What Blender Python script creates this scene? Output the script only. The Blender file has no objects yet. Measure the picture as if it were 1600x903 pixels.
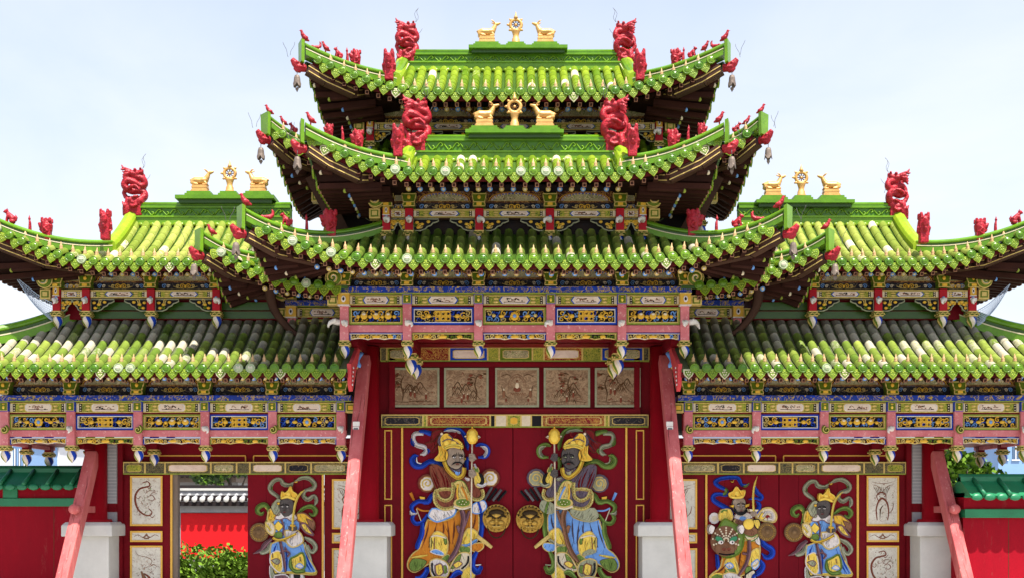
import bpy, bmesh, math, random
from mathutils import Vector, Matrix
R = random.Random(7)
PI = math.pi
SC = bpy.context.scene
COL = SC.collection
F = 1700.0          # focal length in photo pixels (1600 wide)
HY, CX, ZC, D0 = 795.0, 804.0, 1.65, 19.0

def W(px, py, d):   # photo pixel + distance -> world point
    return ((px - CX) * d / F, d - D0, ZC + (HY - py) * d / F)
def XW(px, d): return (px - CX) * d / F
def ZW(py, d): return ZC + (HY - py) * d / F
def PXY(p):
    d = p[1] + D0
    return CX + p[0] * F / d, HY - (p[2] - ZC) * F / d

# ------------------------------------------------------------------ materials
def lin(c):
    def g(u):
        u /= 255.0
        return u / 12.92 if u <= .04045 else ((u + .055) / 1.055) ** 2.4
    return tuple(g(x) for x in c)

class NT:
    def __init__(s, name):
        s.m = bpy.data.materials.new(name); s.m.use_nodes = True
        s.t = s.m.node_tree; s.t.nodes.clear()
        s.out = s.n('ShaderNodeOutputMaterial'); s.b = s.n('ShaderNodeBsdfPrincipled')
        s.l(s.b.outputs[0], s.out.inputs[0])
    def n(s, t, **k):
        x = s.t.nodes.new(t)
        for a, b in k.items(): setattr(x, a, b)
        return x
    def l(s, a, b): s.t.links.new(a, b)
    def pos(s, obj=False, scale=(1, 1, 1), loc=(0, 0, 0)):
        if obj: o = s.n('ShaderNodeTexCoord').outputs['Object']
        else: o = s.n('ShaderNodeNewGeometry').outputs['Position']
        mp = s.n('ShaderNodeMapping'); mp.inputs['Scale'].default_value = scale; mp.inputs['Location'].default_value = loc
        s.l(o, mp.inputs['Vector']); return mp.outputs[0]
    def noise(s, vec, scale, detail=4, rough=.6, dist=0):
        x = s.n('ShaderNodeTexNoise'); x.inputs['Scale'].default_value = scale
        x.inputs['Detail'].default_value = detail; x.inputs['Roughness'].default_value = rough
        x.inputs['Distortion'].default_value = dist
        s.l(vec, x.inputs['Vector']); return x.outputs['Fac']
    def ramp(s, fac, stops, interp='LINEAR'):
        x = s.n('ShaderNodeValToRGB'); r = x.color_ramp; r.interpolation = interp
        while len(r.elements) < len(stops): r.elements.new(.5)
        for e, (p, c) in zip(r.elements, stops):
            e.position = p; e.color = (*(c if isinstance(c, (tuple, list)) else (c, c, c)), 1)
        s.l(fac, x.inputs[0]); return x.outputs[0]
    def mix(s, fac, a, b, mode='MIX'):
        x = s.n('ShaderNodeMix', data_type='RGBA', blend_type=mode)
        for sock, v in ((x.inputs[0], fac), (x.inputs[6], a), (x.inputs[7], b)):
            if hasattr(v, 'links') or hasattr(v, 'is_linked'): s.l(v, sock)
            elif isinstance(v, (int, float)): sock.default_value = v
            else: sock.default_value = (*v, 1)
        return x.outputs[2]
    def bump(s, h, strength, dist=.01):
        x = s.n('ShaderNodeBump'); x.inputs['Strength'].default_value = strength; x.inputs['Distance'].default_value = dist
        s.l(h, x.inputs['Height']); s.l(x.outputs[0], s.b.inputs['Normal'])
    def fin(s, col, rough=.6, spec=.4, metal=0):
        if isinstance(col, (tuple, list)): s.b.inputs['Base Color'].default_value = (*col, 1)
        else: s.l(col, s.b.inputs['Base Color'])
        if isinstance(rough, (int, float)): s.b.inputs['Roughness'].default_value = rough
        else: s.l(rough, s.b.inputs['Roughness'])
        s.b.inputs['Specular IOR Level'].default_value = spec; s.b.inputs['Metallic'].default_value = metal
        return s.m

MAT = {}
def paint(name, c1, c2=None, wear=None, wearamt=.0, scale=2.5, rough=.55, spec=.12, bump=.25, bs=40, metal=0, stretch=(1, 1, 1), obj=False, scales=0):
    """painted / plain surface: two tones by world noise, optional worn patches of a third colour"""
    n = NT(name); p = n.pos(obj, stretch); c2 = c2 or tuple(x * .72 for x in c1)
    f = n.noise(p, scale, 5, .65)
    c = n.mix(n.ramp(f, [(.3, 0.), (.7, 1.)]), c1, c2)
    fine = n.noise(p, bs, 3, .7)
    c = n.mix(n.ramp(fine, [(.35, 0.), (.75, .35)]), c, tuple(x * .6 for x in c1))
    if wear:
        wn = n.noise(p, scale * 5.3, 6, .75)
        c = n.mix(n.ramp(wn, [(.62 - wearamt, 0.), (.74 - wearamt, .9)]), c, wear)
    if scales:
        vo = n.n('ShaderNodeTexVoronoi'); vo.inputs['Scale'].default_value = scales; n.l(n.pos(obj), vo.inputs['Vector'])
        c = n.mix(n.ramp(vo.outputs['Distance'], [(.3, 0.), (.8, .5)]), c, tuple(x * .3 for x in c1)); n.bump(vo.outputs['Distance'], .45, -.012)
    else: n.bump(fine, bump, .006)
    MAT[name] = n.fin(c, rough, spec, metal); return MAT[name]

def glaze(name, g1, g2, clay1, clay2, w0=.5, rough=.28):
    """glazed roof tile; face attribute 'wear' says how far a tile turns from glaze to clay"""
    n = NT(name); p = n.pos()
    a = n.n('ShaderNodeAttribute'); a.attribute_name = 'wear'
    t = n.n('ShaderNodeAttribute'); t.attribute_name = 'tone'
    f = n.noise(p, 5, 5, .7)
    g = n.mix(t.outputs['Fac'], g1, g2)
    g = n.mix(n.ramp(f, [(.4, 0.), (.75, .5)]), g, tuple(x * .55 for x in g1))
    k = n.mix(n.noise(p, 13, 4, .7), clay1, clay2)
    big = n.noise(p, 22, 5, .8)
    ad = n.n('ShaderNodeMath', operation='ADD'); n.l(a.outputs['Fac'], ad.inputs[0])
    sc = n.n('ShaderNodeMath', operation='MULTIPLY_ADD'); n.l(big, sc.inputs[0]); sc.inputs[1].default_value = .5; sc.inputs[2].default_value = -.25
    n.l(sc.outputs[0], ad.inputs[1])
    fac = n.ramp(ad.outputs[0], [(w0 - .06, 0.), (w0 + .06, 1.)])
    c = n.mix(fac, g, k)
    grime = n.noise(p, 60, 4, .8)
    c = n.mix(n.ramp(grime, [(.5, 0.), (.8, .5)]), c, (.05, .05, .03))
    n.bump(n.noise(p, 45, 3), .25, .008)
    rg = n.ramp(fac, [(0., rough), (1., .85)])
    MAT[name] = n.fin(c, rg, .32); return MAT[name]

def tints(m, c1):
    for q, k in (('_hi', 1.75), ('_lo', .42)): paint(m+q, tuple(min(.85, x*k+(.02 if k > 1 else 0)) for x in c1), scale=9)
def pattern(name, stops, scale=14, dist=2.5, rough=.5, detail=2, stretch=(1, 1, 1), obj=False):
    """painted ornament: hard-edged scrolls of colour"""
    n = NT(name); p = n.pos(obj, stretch)
    f = n.noise(p, scale, detail, .5, dist)
    c = n.ramp(f, stops, 'CONSTANT')
    d = n.noise(p, 4, 5, .7)
    c = n.mix(n.ramp(d, [(.4, 0.), (.75, .55)]), c, (.03, .025, .02))
    n.bump(f, .3, .006)
    MAT[name] = n.fin(c, rough, .12); return MAT[name]

def inkpaint(name, bg, ink, wash, scale=7, off=0., thr=.56):
    """sepia picture panel: pale ground, washes of tint, darker ink strokes"""
    n = NT(name); p = n.pos(False, (1, 1, 1.2), (off, off * 1.7, off * .3))
    a = n.noise(p, scale * .55, 5, .7, 1.2); b = n.noise(p, scale * 1.5, 6, .75, 2.6)
    c = n.mix(n.ramp(a, [(.42, 0.), (.68, .85)]), bg, wash)
    c = n.mix(n.ramp(b, [(thr, 0.), (thr + .035, .85), (thr + .08, .35), (.85, .8)]), c, ink)
    c = n.mix(n.ramp(n.noise(p, 1.5, 4), [(.4, 0.), (.8, .35)]), c, tuple(x * .5 for x in bg))
    MAT[name] = n.fin(c, .6, .1); return MAT[name]

gw = (.80, .70, .62); gw2 = (.46, .35, .29)
glaze('tile_glaze', (.085, .175, .004), (.27, .355, .02), (.68, .62, .42), (.44, .36, .22), .48)
glaze('tile_glaze_pale', (.15, .215, .02), (.40, .42, .10), (.66, .61, .42), (.46, .38, .24), .46)
glaze('tile_pan', (.03, .075, .008), (.06, .12, .012), (.14, .12, .09), (.09, .07, .05))  # pan tiles made darker for shade and dirt between the rolls
glaze('tile_glaze_old', (.09, .165, .018), (.28, .34, .06), (.42, .43, .30), (.31, .235, .18), .53)
glaze('ridge_glaze', (.045, .15, .004), (.14, .285, .008), gw, gw2)
glaze('disc_glaze', (.05, .135, .003), (.125, .225, .008), (.34, .40, .25), (.26, .31, .17))
glaze('drip_glaze', (.175, .265, .008), (.28, .335, .022), (.60, .54, .34), (.42, .38, .25))
paint('drip_green', (.08, .15, .012), (.14, .20, .02), bs=90)
paint('glaze_yellow', (.25, .33, .015), (.15, .26, .012), scale=5, rough=.4)
paint('wall_green', (.008, .13, .05), (.012, .20, .08), rough=.4, spec=.4)
paint('nail_tan', (.50, .34, .17), (.38, .22, .10), rough=.5)
paint('maroon', (.09, .007, .008), (.05, .005, .005), rough=.7, spec=.1)
paint('rafter_dark', (.045, .015, .010), (.026, .010, .007), rough=.8, spec=.08)  # darker than the maroon, shade under the eaves put into the colour
paint('soffit', (.022, .007, .005), (.012, .005, .004), rough=.8, spec=.1)  # near-black colour deepens the shade under the eaves
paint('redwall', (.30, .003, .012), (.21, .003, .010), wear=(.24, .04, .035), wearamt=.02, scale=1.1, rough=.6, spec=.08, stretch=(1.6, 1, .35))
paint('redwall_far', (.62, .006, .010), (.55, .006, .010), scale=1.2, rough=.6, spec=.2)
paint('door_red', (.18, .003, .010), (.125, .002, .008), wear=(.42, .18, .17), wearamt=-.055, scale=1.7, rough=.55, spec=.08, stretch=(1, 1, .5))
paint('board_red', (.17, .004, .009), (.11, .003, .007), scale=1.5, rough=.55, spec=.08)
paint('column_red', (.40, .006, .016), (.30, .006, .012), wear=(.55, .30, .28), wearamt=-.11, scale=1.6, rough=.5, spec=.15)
paint('pink', (.60, .205, .215), (.46, .105, .115), wear=(.72, .44, .40), wearamt=.06, scale=3.2, rough=.7, bs=55, stretch=(1, 1, 1))
paint('pole_pink', (.54, .15, .14), (.34, .05, .055), wear=(.66, .36, .32), wearamt=.03, scale=1.5, rough=.75, bs=30, bump=.6, stretch=(2.4, 2.4, .35))
paint('orn_red', (.43, .020, .032), (.24, .007, .013), wear=(.08, .006, .008), wearamt=.0, scale=7, rough=.45, spec=.22, scales=34)
paint('orn_red_faded', (.52, .07, .07), (.42, .03, .04), wear=(.6, .3, .26), wearamt=-.03, scale=6, rough=.5)
paint('gilt', (.66, .39, .12), (.46, .22, .055), wear=(.80, .62, .38), wearamt=.02, scale=11, rough=.42, spec=.4, metal=.25, bs=70, bump=.5)
paint('gilt_dark', (.10, .045, .015), (.05, .025, .01), rough=.5)
paint('gold', (.62, .37, .05), (.50, .27, .035), rough=.42, metal=.2)
paint('goldline', (.75, .44, .08), (.62, .34, .06), rough=.45)
paint('greengold', (.30, .33, .05), (.16, .22, .03), scale=18, rough=.5)
paint('bracket_green', (.13, .17, .012), (.07, .13, .012), scale=9, rough=.4)
paint('blue', (.012, .055, .42), (.008, .035, .28), wear=(.15, .2, .4), wearamt=-.05, scale=7, rough=.5)
paint('sky_blue', (.17, .34, .68), (.11, .25, .56), scale=6, rough=.55)
paint('white', (.74, .70, .64), (.58, .53, .47), scale=8, rough=.55)
paint('black', (.008, .008, .010), (.012, .010, .010), rough=.6)
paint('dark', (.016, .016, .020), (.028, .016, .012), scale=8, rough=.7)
paint('stone', (.56, .55, .51), (.44, .43, .40), wear=(.34, .32, .29), wearamt=-.03, scale=1.8, rough=.75, spec=.2, bs=140)
paint('brick', (.32, .32, .32), (.24, .24, .25), scale=3, rough=.8)
paint('bronze', (.58, .36, .07), (.24, .14, .03), scale=14, rough=.4, metal=.5)
paint('bronze_dark', (.05, .03, .012), (.03, .02, .01), rough=.5, metal=.4)
paint('bellmetal', (.24, .19, .15), (.11, .085, .07), wear=(.5, .38, .3), scale=9, rough=.55, metal=.3)
paint('wire', (.12, .11, .11), rough=.5)
paint('timber', (.20, .15, .115), (.12, .09, .07), scale=3, rough=.75, stretch=(3, 3, .4))
paint('brownwood', (.07, .032, .02), (.04, .02, .014), scale=3, rough=.7)
paint('paving', (.36, .34, .31), (.28, .265, .245), scale=.7, rough=.85, spec=.2)
pattern('bluegold', [(0, (.010, .04, .30)), (.46, (.010, .05, .40)), (.51, (.55, .36, .06)), (.55, (.06, .07, .16)), (.60, (.010, .05, .40)), (.66, (.5, .32, .06))], 7, 2.2)
pattern('greenorn', [(0, (.10, .15, .015)), (.42, (.30, .32, .05)), (.50, (.46, .40, .05)), (.56, (.16, .22, .02)), (.64, (.5, .42, .08))], 22, 2)
pattern('darkorn', [(0, (.012, .012, .018)), (.5, (.014, .014, .02)), (.60, (.22, .17, .10)), (.635, (.02, .02, .03)), (.70, (.10, .10, .13))], 9, 3)
pattern('lintelorn', [(0, (.05, .045, .03)), (.42, (.20, .17, .07)), (.5, (.05, .05, .035)), (.57, (.26, .20, .07)), (.62, (.03, .03, .03))], 13, 2.5)
pattern('brownorn', [(0, (.05, .016, .010)), (.46, (.16, .045, .02)), (.54, (.45, .26, .07)), (.60, (.05, .02, .015)), (.68, (.05, .09, .25))], 15, 2)
pattern('redgold', [(0, (.22, .01, .012)), (.50, (.60, .38, .07)), (.56, (.25, .02, .02)), (.64, (.45, .25, .05))], 16, 2.5)
pattern('scenery', [(0, (.30, .27, .16)), (.40, (.42, .36, .20)), (.50, (.20, .22, .08)), (.55, (.55, .47, .28)), (.63, (.10, .08, .04)), (.67, (.34, .24, .12))], 9, 1.5, detail=3)
inkpaint('cartouche_ink', (.70, .58, .48), (.20, .14, .12), (.55, .40, .32), 5, 0., .60)
for k in range(5):
    inkpaint('picture_%d' % k, (.36, .25, .15), (.10, .05, .028), (.22, .13, .075), 4.4, k * 3.1 + .4, .50)
inkpaint('sketch', (.62, .59, .50), (.26, .16, .12), (.50, .45, .37), 7, 5.5, .565)
# guardian colours
paint('robe_brown', (.20, .055, .028), (.14, .035, .02), scale=9, stretch=(3, 1, .8))
paint('robe_mauve', (.115, .085, .115), (.07, .055, .075), scale=9, stretch=(3, 1, .8))
paint('skirt_orange', (.58, .22, .02), (.42, .13, .012), scale=7, stretch=(4, 1, .5))
paint('skin_grey', (.33, .255, .19), (.22, .165, .12), scale=12)
paint('skin_dark', (.10, .085, .078), (.06, .05, .048), scale=12)
paint('r_gold', (.72, .44, .05), (.60, .32, .03), scale=14)
paint('r_yellow', (.80, .58, .10), (.70, .46, .06), scale=10)
paint('r_trim', (.66, .50, .16), (.42, .28, .08), scale=26, bs=80)
paint('r_cream', (.70, .60, .42), (.54, .45, .32), scale=14)
paint('r_green', (.16, .24, .045), (.09, .16, .03), scale=12)
paint('r_greengrey', (.33, .33, .22), (.22, .23, .14), scale=10)
paint('r_white', (.70, .64, .60), (.56, .50, .47), scale=10)
paint('r_mauve', (.20, .10, .11), (.13, .06, .075), scale=10)
paint('r_crimson', (.22, .012, .012), (.14, .008, .01), scale=10)
paint('r_black', (.012, .011, .012), rough=.5)
paint('r_grey', (.15, .15, .15), (.09, .09, .09))
paint('mask_brown', (.24, .115, .06), (.17, .075, .04), scale=16)
paint('gongmetal', (.22, .13, .06), (.13, .075, .035), scale=20, metal=.3)

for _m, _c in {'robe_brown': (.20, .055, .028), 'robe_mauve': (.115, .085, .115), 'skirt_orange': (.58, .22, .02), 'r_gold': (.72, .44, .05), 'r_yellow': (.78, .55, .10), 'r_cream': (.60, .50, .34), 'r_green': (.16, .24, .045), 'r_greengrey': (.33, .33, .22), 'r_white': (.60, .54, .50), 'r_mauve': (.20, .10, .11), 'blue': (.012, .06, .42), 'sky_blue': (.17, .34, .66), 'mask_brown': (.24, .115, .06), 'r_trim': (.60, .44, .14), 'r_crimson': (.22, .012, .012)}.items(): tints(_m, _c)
# ------------------------------------------------------------------ mesh builder
def vsub(a, b): return (a[0]-b[0], a[1]-b[1], a[2]-b[2])
class MB:
    def __init__(s): s.v = []; s.f = []; s.mi = []; s.sm = []; s.mats = []; s.wear = []; s.tone = []
    def m(s, name):
        if name not in s.mats: s.mats.append(name)
        return s.mats.index(name)
    def add(s, vs, fs, mat, smooth=False, wear=0., tone=0.):
        o = len(s.v); s.v += [tuple(p) for p in vs]; k = s.m(mat)
        for f in fs:
            s.f.append([o + i for i in f]); s.mi.append(k); s.sm.append(smooth); s.wear.append(wear); s.tone.append(tone)
    def bx(s, x0, x1, y0, y1, z0, z1, mat, **k):
        vs = [(x, y, z) for z in (z0, z1) for y in (y0, y1) for x in (x0, x1)]
        s.add(vs, [(0, 2, 3, 1), (4, 5, 7, 6), (0, 1, 5, 4), (2, 6, 7, 3), (0, 4, 6, 2), (1, 3, 7, 5)], mat, **k)
    def cb(s, c, d, mat, **k):
        s.bx(c[0]-d[0]/2, c[0]+d[0]/2, c[1]-d[1]/2, c[1]+d[1]/2, c[2]-d[2]/2, c[2]+d[2]/2, mat, **k)
    def bar(s, a, b, w, h, mat, up=(0, 0, 1), w2=None, h2=None, **k):
        a = Vector(a); b = Vector(b); t = (b - a).normalized(); up = Vector(up)
        sd = t.cross(up)
        if sd.length < 1e-4: sd = t.cross(Vector((1, 0, 0)))
        sd.normalize(); u = sd.cross(t); w2 = w if w2 is None else w2; h2 = h if h2 is None else h2
        vs = []
        for p, ww, hh in ((a, w, h), (b, w2, h2)):
            vs += [p - sd*ww/2 - u*hh/2, p + sd*ww/2 - u*hh/2, p + sd*ww/2 + u*hh/2, p - sd*ww/2 + u*hh/2]
        s.add(vs, [(0, 1, 2, 3), (7, 6, 5, 4), (0, 4, 5, 1), (1, 5, 6, 2), (2, 6, 7, 3), (3, 7, 4, 0)], mat, **k)
    def tube(s, pts, rad, mat, n=6, flat=None, smooth=True, caps=True, up=None, **k):
        """sweep; flat=(axis vector, factor) squashes the section along that axis"""
        pts = [Vector(p) for p in pts]
        if not hasattr(rad, '__len__'): rad = [rad] * len(pts)
        vs = []; fs = []; prev = None
        for i, p in enumerate(pts):
            t = (pts[min(i+1, len(pts)-1)] - pts[max(i-1, 0)])
            if t.length < 1e-9: t = Vector((0, 0, 1))
            t.normalize()
            ref = Vector(up) if up else (prev if prev else (Vector((0, 1, 0)) if abs(t.y) < .9 else Vector((1, 0, 0))))
            u = ref - t * ref.dot(t)
            if u.length < 1e-5: u = t.orthogonal()
            u.normalize(); prev = u; w = t.cross(u)
            for j in range(n):
                a = 2*PI*j/n
                o = u*math.cos(a) + w*math.sin(a)
                o = o * rad[i]
                if flat: ax = Vector(flat[0]); o -= ax * (o.dot(ax) * (1 - flat[1]))
                vs.append(p + o)
        m = len(pts)
        for i in range(m-1):
            for j in range(n):
                fs.append((i*n+j, i*n+(j+1) % n, (i+1)*n+(j+1) % n, (i+1)*n+j))
        if caps: fs.append(tuple(range(n-1, -1, -1))); fs.append(tuple((m-1)*n+j for j in range(n)))
        s.add(vs, fs, mat, smooth, **k)
    def lathe(s, prof, c, mat, n=12, axis='z', smooth=True, sq=1., **k):
        """prof = [(r, h)]; axis z: up. axis y: towards -y"""
        vs = []; fs = []
        for r, h in prof:
            for j in range(n):
                a = 2*PI*j/n; x, y = r*math.cos(a), r*math.sin(a)
                if axis == 'z': vs.append((c[0]+x, c[1]+y*sq, c[2]+h))
                else: vs.append((c[0]+x, c[1]-h, c[2]+y*sq))
        m = len(prof)
        for i in range(m-1):
            for j in range(n):
                q = (i*n+j, i*n+(j+1) % n, (i+1)*n+(j+1) % n, (i+1)*n+j)
                fs.append(q)
        fs.append(tuple(range(n-1, -1, -1))); fs.append(tuple((m-1)*n+j for j in range(n)))
        s.add(vs, fs, mat, smooth, **k)
    def ell(s, c, r, mat, n=10, m=7, rot=None, **k):
        vs = []; fs = []; c = Vector(c)
        for i in range(m+1):
            th = PI*i/m
            for j in range(n):
                a = 2*PI*j/n
                p = Vector((r[0]*math.sin(th)*math.cos(a), r[1]*math.sin(th)*math.sin(a), r[2]*math.cos(th)))
                if rot: p = rot @ p
                vs.append(c + p)
        for i in range(m):
            for j in range(n):
                fs.append((i*n+j, (i+1)*n+j, (i+1)*n+(j+1) % n, i*n+(j+1) % n))
        s.add(vs, fs, mat, True, **k)
    def prism(s, poly, y0, y1, mat, smooth=False, **k):
        """poly in (x, z), extruded from y0 (front) to y1 (back)"""
        n = len(poly)
        a = sum(poly[i][0]*poly[(i+1) % n][1] - poly[(i+1) % n][0]*poly[i][1] for i in range(n))
        if a < 0: poly = poly[::-1]
        vs = [(x, y0, z) for x, z in poly] + [(x, y1, z) for x, z in poly]
        fs = [tuple(range(n)), tuple(range(2*n-1, n-1, -1))] + [(i, i+n, (i+1) % n+n, (i+1) % n) for i in range(n)]
        s.add(vs, fs, mat, smooth, **k)
    def grid(s, rows, mat, smooth=True, wear=0., tone=0., flip=False):
        h = len(rows); w = len(rows[0]); vs = [p for r in rows for p in r]; fs = []
        for i in range(h-1):
            for j in range(w-1):
                q = (i*w+j, i*w+j+1, (i+1)*w+j+1, (i+1)*w+j)
                fs.append(q[::-1] if flip else q)
        s.add(vs, fs, mat, smooth, wear, tone)
    def merge(s, o, T=None, mirror=False):
        vs = o.v
        if T is not None: vs = [tuple(T @ Vector(p)) for p in vs]
        off = len(s.v); s.v += [tuple(p) for p in vs]
        mm = [s.m(x) for x in o.mats]
        for f, k, sm, w, t in zip(o.f, o.mi, o.sm, o.wear, o.tone):
            g = [off+i for i in f]
            s.f.append(g[::-1] if mirror else g); s.mi.append(mm[k]); s.sm.append(sm); s.wear.append(w); s.tone.append(t)
    def mesh(s, name, org=(0, 0, 0)):
        me = bpy.data.meshes.new(name)
        me.from_pydata([vsub(p, org) for p in s.v], [], s.f)
        for x in s.mats: me.materials.append(MAT[x])
        me.polygons.foreach_set('material_index', s.mi)
        me.polygons.foreach_set('use_smooth', s.sm)
        if any(s.wear) or any(s.tone):
            for nm, dat in (('wear', s.wear), ('tone', s.tone)):
                at = me.attributes.new(nm, 'FLOAT', 'FACE'); at.data.foreach_set('value', dat)
        me.update(); return me
    def build(s, name, parent=None, org=None, bevel=0, **k):
        """link as one object. Vertices are world coordinates; org is where its origin goes"""
        org = org or (wloc(parent) if parent else (0, 0, 0))
        o = bpy.data.objects.new(name, s.mesh(name, org)); COL.objects.link(o)
        place(o, org, parent)
        if bevel:
            b = o.modifiers.new('bevel', 'BEVEL'); b.width = bevel; b.segments = 2; b.limit_method = 'ANGLE'; b.angle_limit = math.radians(40)
        return o
WL_ = {}
def wloc(o): return WL_.get(o.name, (0, 0, 0))
def place(o, org, parent=None):
    WL_[o.name] = tuple(org)
    if parent: o.parent = parent; o.location = vsub(org, wloc(parent))
    else: o.location = org
def inst(mesh, name, loc, parent=None, rotz=0, scale=None, mods=None):
    o = bpy.data.objects.new(name, mesh); COL.objects.link(o); place(o, loc, parent)
    o.rotation_euler = (0, 0, rotz)
    if scale: o.scale = scale
    return o
def thing(name, label, cat, loc=(0, 0, 0), group=None, kind=None):
    o = bpy.data.objects.new(name, None); COL.objects.link(o); place(o, loc); o.empty_display_size = .2
    tag(o, label, cat, group, kind); return o
def tag(o, label=None, cat=None, group=None, kind=None):
    if label: o['label'] = label
    if cat: o['category'] = cat
    if group: o['group'] = group
    if kind: o['kind'] = kind
    return o
def remeshed(mb, name, vox=.012, smooth=3):
    """fuse the overlapping primitives of mb into one sculpted skin"""
    o = bpy.data.objects.new('tmp', mb.mesh('tmp')); COL.objects.link(o)
    r = o.modifiers.new('r', 'REMESH'); r.mode = 'VOXEL'; r.voxel_size = vox; r.use_smooth_shade = True
    if smooth:
        q = o.modifiers.new('s', 'SMOOTH'); q.factor = .5; q.iterations = smooth
    dg = bpy.context.evaluated_depsgraph_get(); dg.update()
    me = bpy.data.meshes.new_from_object(o.evaluated_get(dg)); me.name = name
    bpy.data.objects.remove(o)
    me.materials.clear(); me.materials.append(MAT[mb.mats[0]])
    for p in me.polygons: p.material_index = 0; p.use_smooth = True
    return me
def catmull(pts, k=4, closed=False):
    n = len(pts); out = []
    rng = range(n if closed else n-1)
    for i in rng:
        if closed: p0, p1, p2, p3 = pts[(i-1) % n], pts[i], pts[(i+1) % n], pts[(i+2) % n]
        else: p0, p1, p2, p3 = pts[max(i-1, 0)], pts[i], pts[i+1], pts[min(i+2, n-1)]
        for j in range(k):
            t = j/k
            out.append(tuple(.5*((2*b)+(-a+c)*t+(2*a-5*b+4*c-d)*t*t+(-a+3*b-3*c+d)*t**3) for a, b, c, d in zip(p0, p1, p2, p3)))
    if not closed: out.append(tuple(pts[-1]))
    return out
# ------------------------------------------------------------------ roofs
SP = .188
def disc_protos():
    global DISC, DISC_OLD, DRIP, NAIL
    def disc(mat, mat2):
        b = MB()
        b.lathe([(.066, -.05), (.074, -.01), (.074, .012), (.066, .020), (.060, .014), (.056, .010), (.050, .016), (.030, .024), (.012, .027)], (0, 0, 0), mat, 14, 'y')
        b.bx(-.034, .034, -.030, -.014, -.006, .004, mat2)
        for s in (-1, 1): b.bx(s*.022-.008, s*.022+.008, -.029, -.014, .018, .026, mat2)
        return b
    DISC = disc('disc_glaze', 'ridge_glaze')
    DRIP = MB()
    out = [(-.082, .045), (-.078, -.02), (-.06, -.055), (-.03, -.085), (0, -.118), (.03, -.085), (.06, -.055), (.078, -.02), (.082, .045)]
    DRIP.prism(out, -.011, .012, 'drip_glaze')
    inn = [(x*.74, z*.74-.012) for x, z in out]
    DRIP.prism(inn, -.0165, -.0105, 'drip_green')
    for a in range(5):
        x, z = (-.03, .03, 0, -.017, .017)[a], (0, 0, .008, -.035, -.035)[a]-.008
        DRIP.ell((x, -.018, z), (.012, .006, .014), 'drip_glaze', 6, 4)
    DRIP.ell((0, -.018, -.062), (.009, .006, .012), 'drip_glaze', 6, 4)
    NAIL = MB()
    NAIL.lathe([(.028, 0), (.034, .02), (.022, .035), (.030, .055), (.020, .075), (.012, .095), (.004, .135)], (0, 0, 0), 'nail_tan', 7)

class Roof:
    def __init__(s, cx, ym, xr, th, wo, ye, yt, ze, zt, lift, Lc, pw=2., push=.15, conc=.38, hips=(-1, 1), xlim=(None, None), old=0., tile='tile_glaze', gap=0., solid=True):
        s.__dict__.update(locals()); s.Ls = max(.3, Lc*(yt-ye)*th/(wo-xr))
    def prof(s, t): return t*(1-s.conc)+s.conc*t*t
    def cf(s, u, L, w, t):
        e = (u-(w-L))/L
        if e <= 0: return 0.
        return min(e, 1.)**s.pw*max(0., 1-t)**1.1
    def S(s, x, t):
        """front slope"""
        sg = 1 if x > s.cx else -1
        c = s.cf(abs(x-s.cx), s.Lc, s.wo, t) if sg in s.hips else 0.
        return Vector((x, s.ye+(s.yt-s.ye)*t-s.push*c, s.ze+(s.zt-s.ze)*s.prof(t)+s.lift*c))
    def tm(s, x):
        sg = 1 if x > s.cx else -1; u = abs(x-s.cx)
        if u <= s.xr or sg not in s.hips: return 1.
        return max(0., s.th*(s.wo-u)/(s.wo-s.xr))
    def Q(s, sg, y, t):
        """side slope"""
        c = s.cf(abs(y-s.ym), s.Ls, s.ym-s.ye, t)
        return Vector((s.cx+sg*(s.wo+(s.xr-s.wo)*t/s.th+s.push*c), y, s.ze+(s.zt-s.ze)*s.prof(t)+s.lift*c))
    def qtm(s, y):
        u = abs(y-s.ym); wy = s.ym-s.ye
        return max(0., min(s.th, (wy-u)/(s.yt-s.ye)))
    def hip(s, sg, k=24):
        out = []
        for i in range(k+1):
            u = s.xr+(s.wo-s.xr)*i/k; x = s.cx+sg*u
            p = s.S(x, s.tm(x)); e = (u-(s.wo-s.Lc))/s.Lc
            p.x += sg*s.push*(max(0, e)**s.pw)*(i/k); out.append(p)
        return out
    def xr_range(s):
        a = s.cx-s.wo if -1 in s.hips else s.xlim[0]
        b = s.cx+s.wo if 1 in s.hips else s.xlim[1]
        return a, b
    def xs(s):
        a, b = s.xr_range(); k0 = math.ceil((a+.06-s.cx)/SP-.5); out = []
        x = s.cx+SP*(k0+.5)
        while x < b-.05:
            if abs(x) >= s.gap or s.solid: out.append(x)
            x += SP
        return out

def roll(mb, P, r, tile, old, rnd):
    """one run of half round cover tiles through points P (eave -> top), each tile a short frustum"""
    P = [Vector(p) for p in P]; tone = rnd.random()
    for i in range(len(P)-1):
        a, b = P[i], P[i+1]
        t = (b-a)
        if t.length < .03: continue
        t.normalize(); sd = Vector((1, 0, 0)) if abs(t.x) < .6 else Vector((0, 1, 0))
        sd = (sd-t*sd.dot(t)).normalized(); n = sd.cross(t)
        if n.z < 0: n = -n
        vs = []
        for p, rr in ((a, r*1.03), (b, r*.975)):
            for j in range(7):
                an = PI*j/6
                vs.append(p+sd*math.cos(an)*rr+n*(math.sin(an)*rr*1.05-.012))
        fs = [(j, j+1, j+8, j+7) for j in range(6)]+[(0, 1, 2, 3, 4, 5, 6)]
        fr = i/max(1, len(P)-2)
        w = rnd.random()*.34+old*(.02+.72*fr**1.2)+(.34 if rnd.random() < .08+old*.14 else 0)  # clay share grows up the slope: lost glaze plus painted shadow
        mb.add(vs, fs, tile, True, w, min(1, max(0, tone*.6+rnd.random()*.45)))

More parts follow.
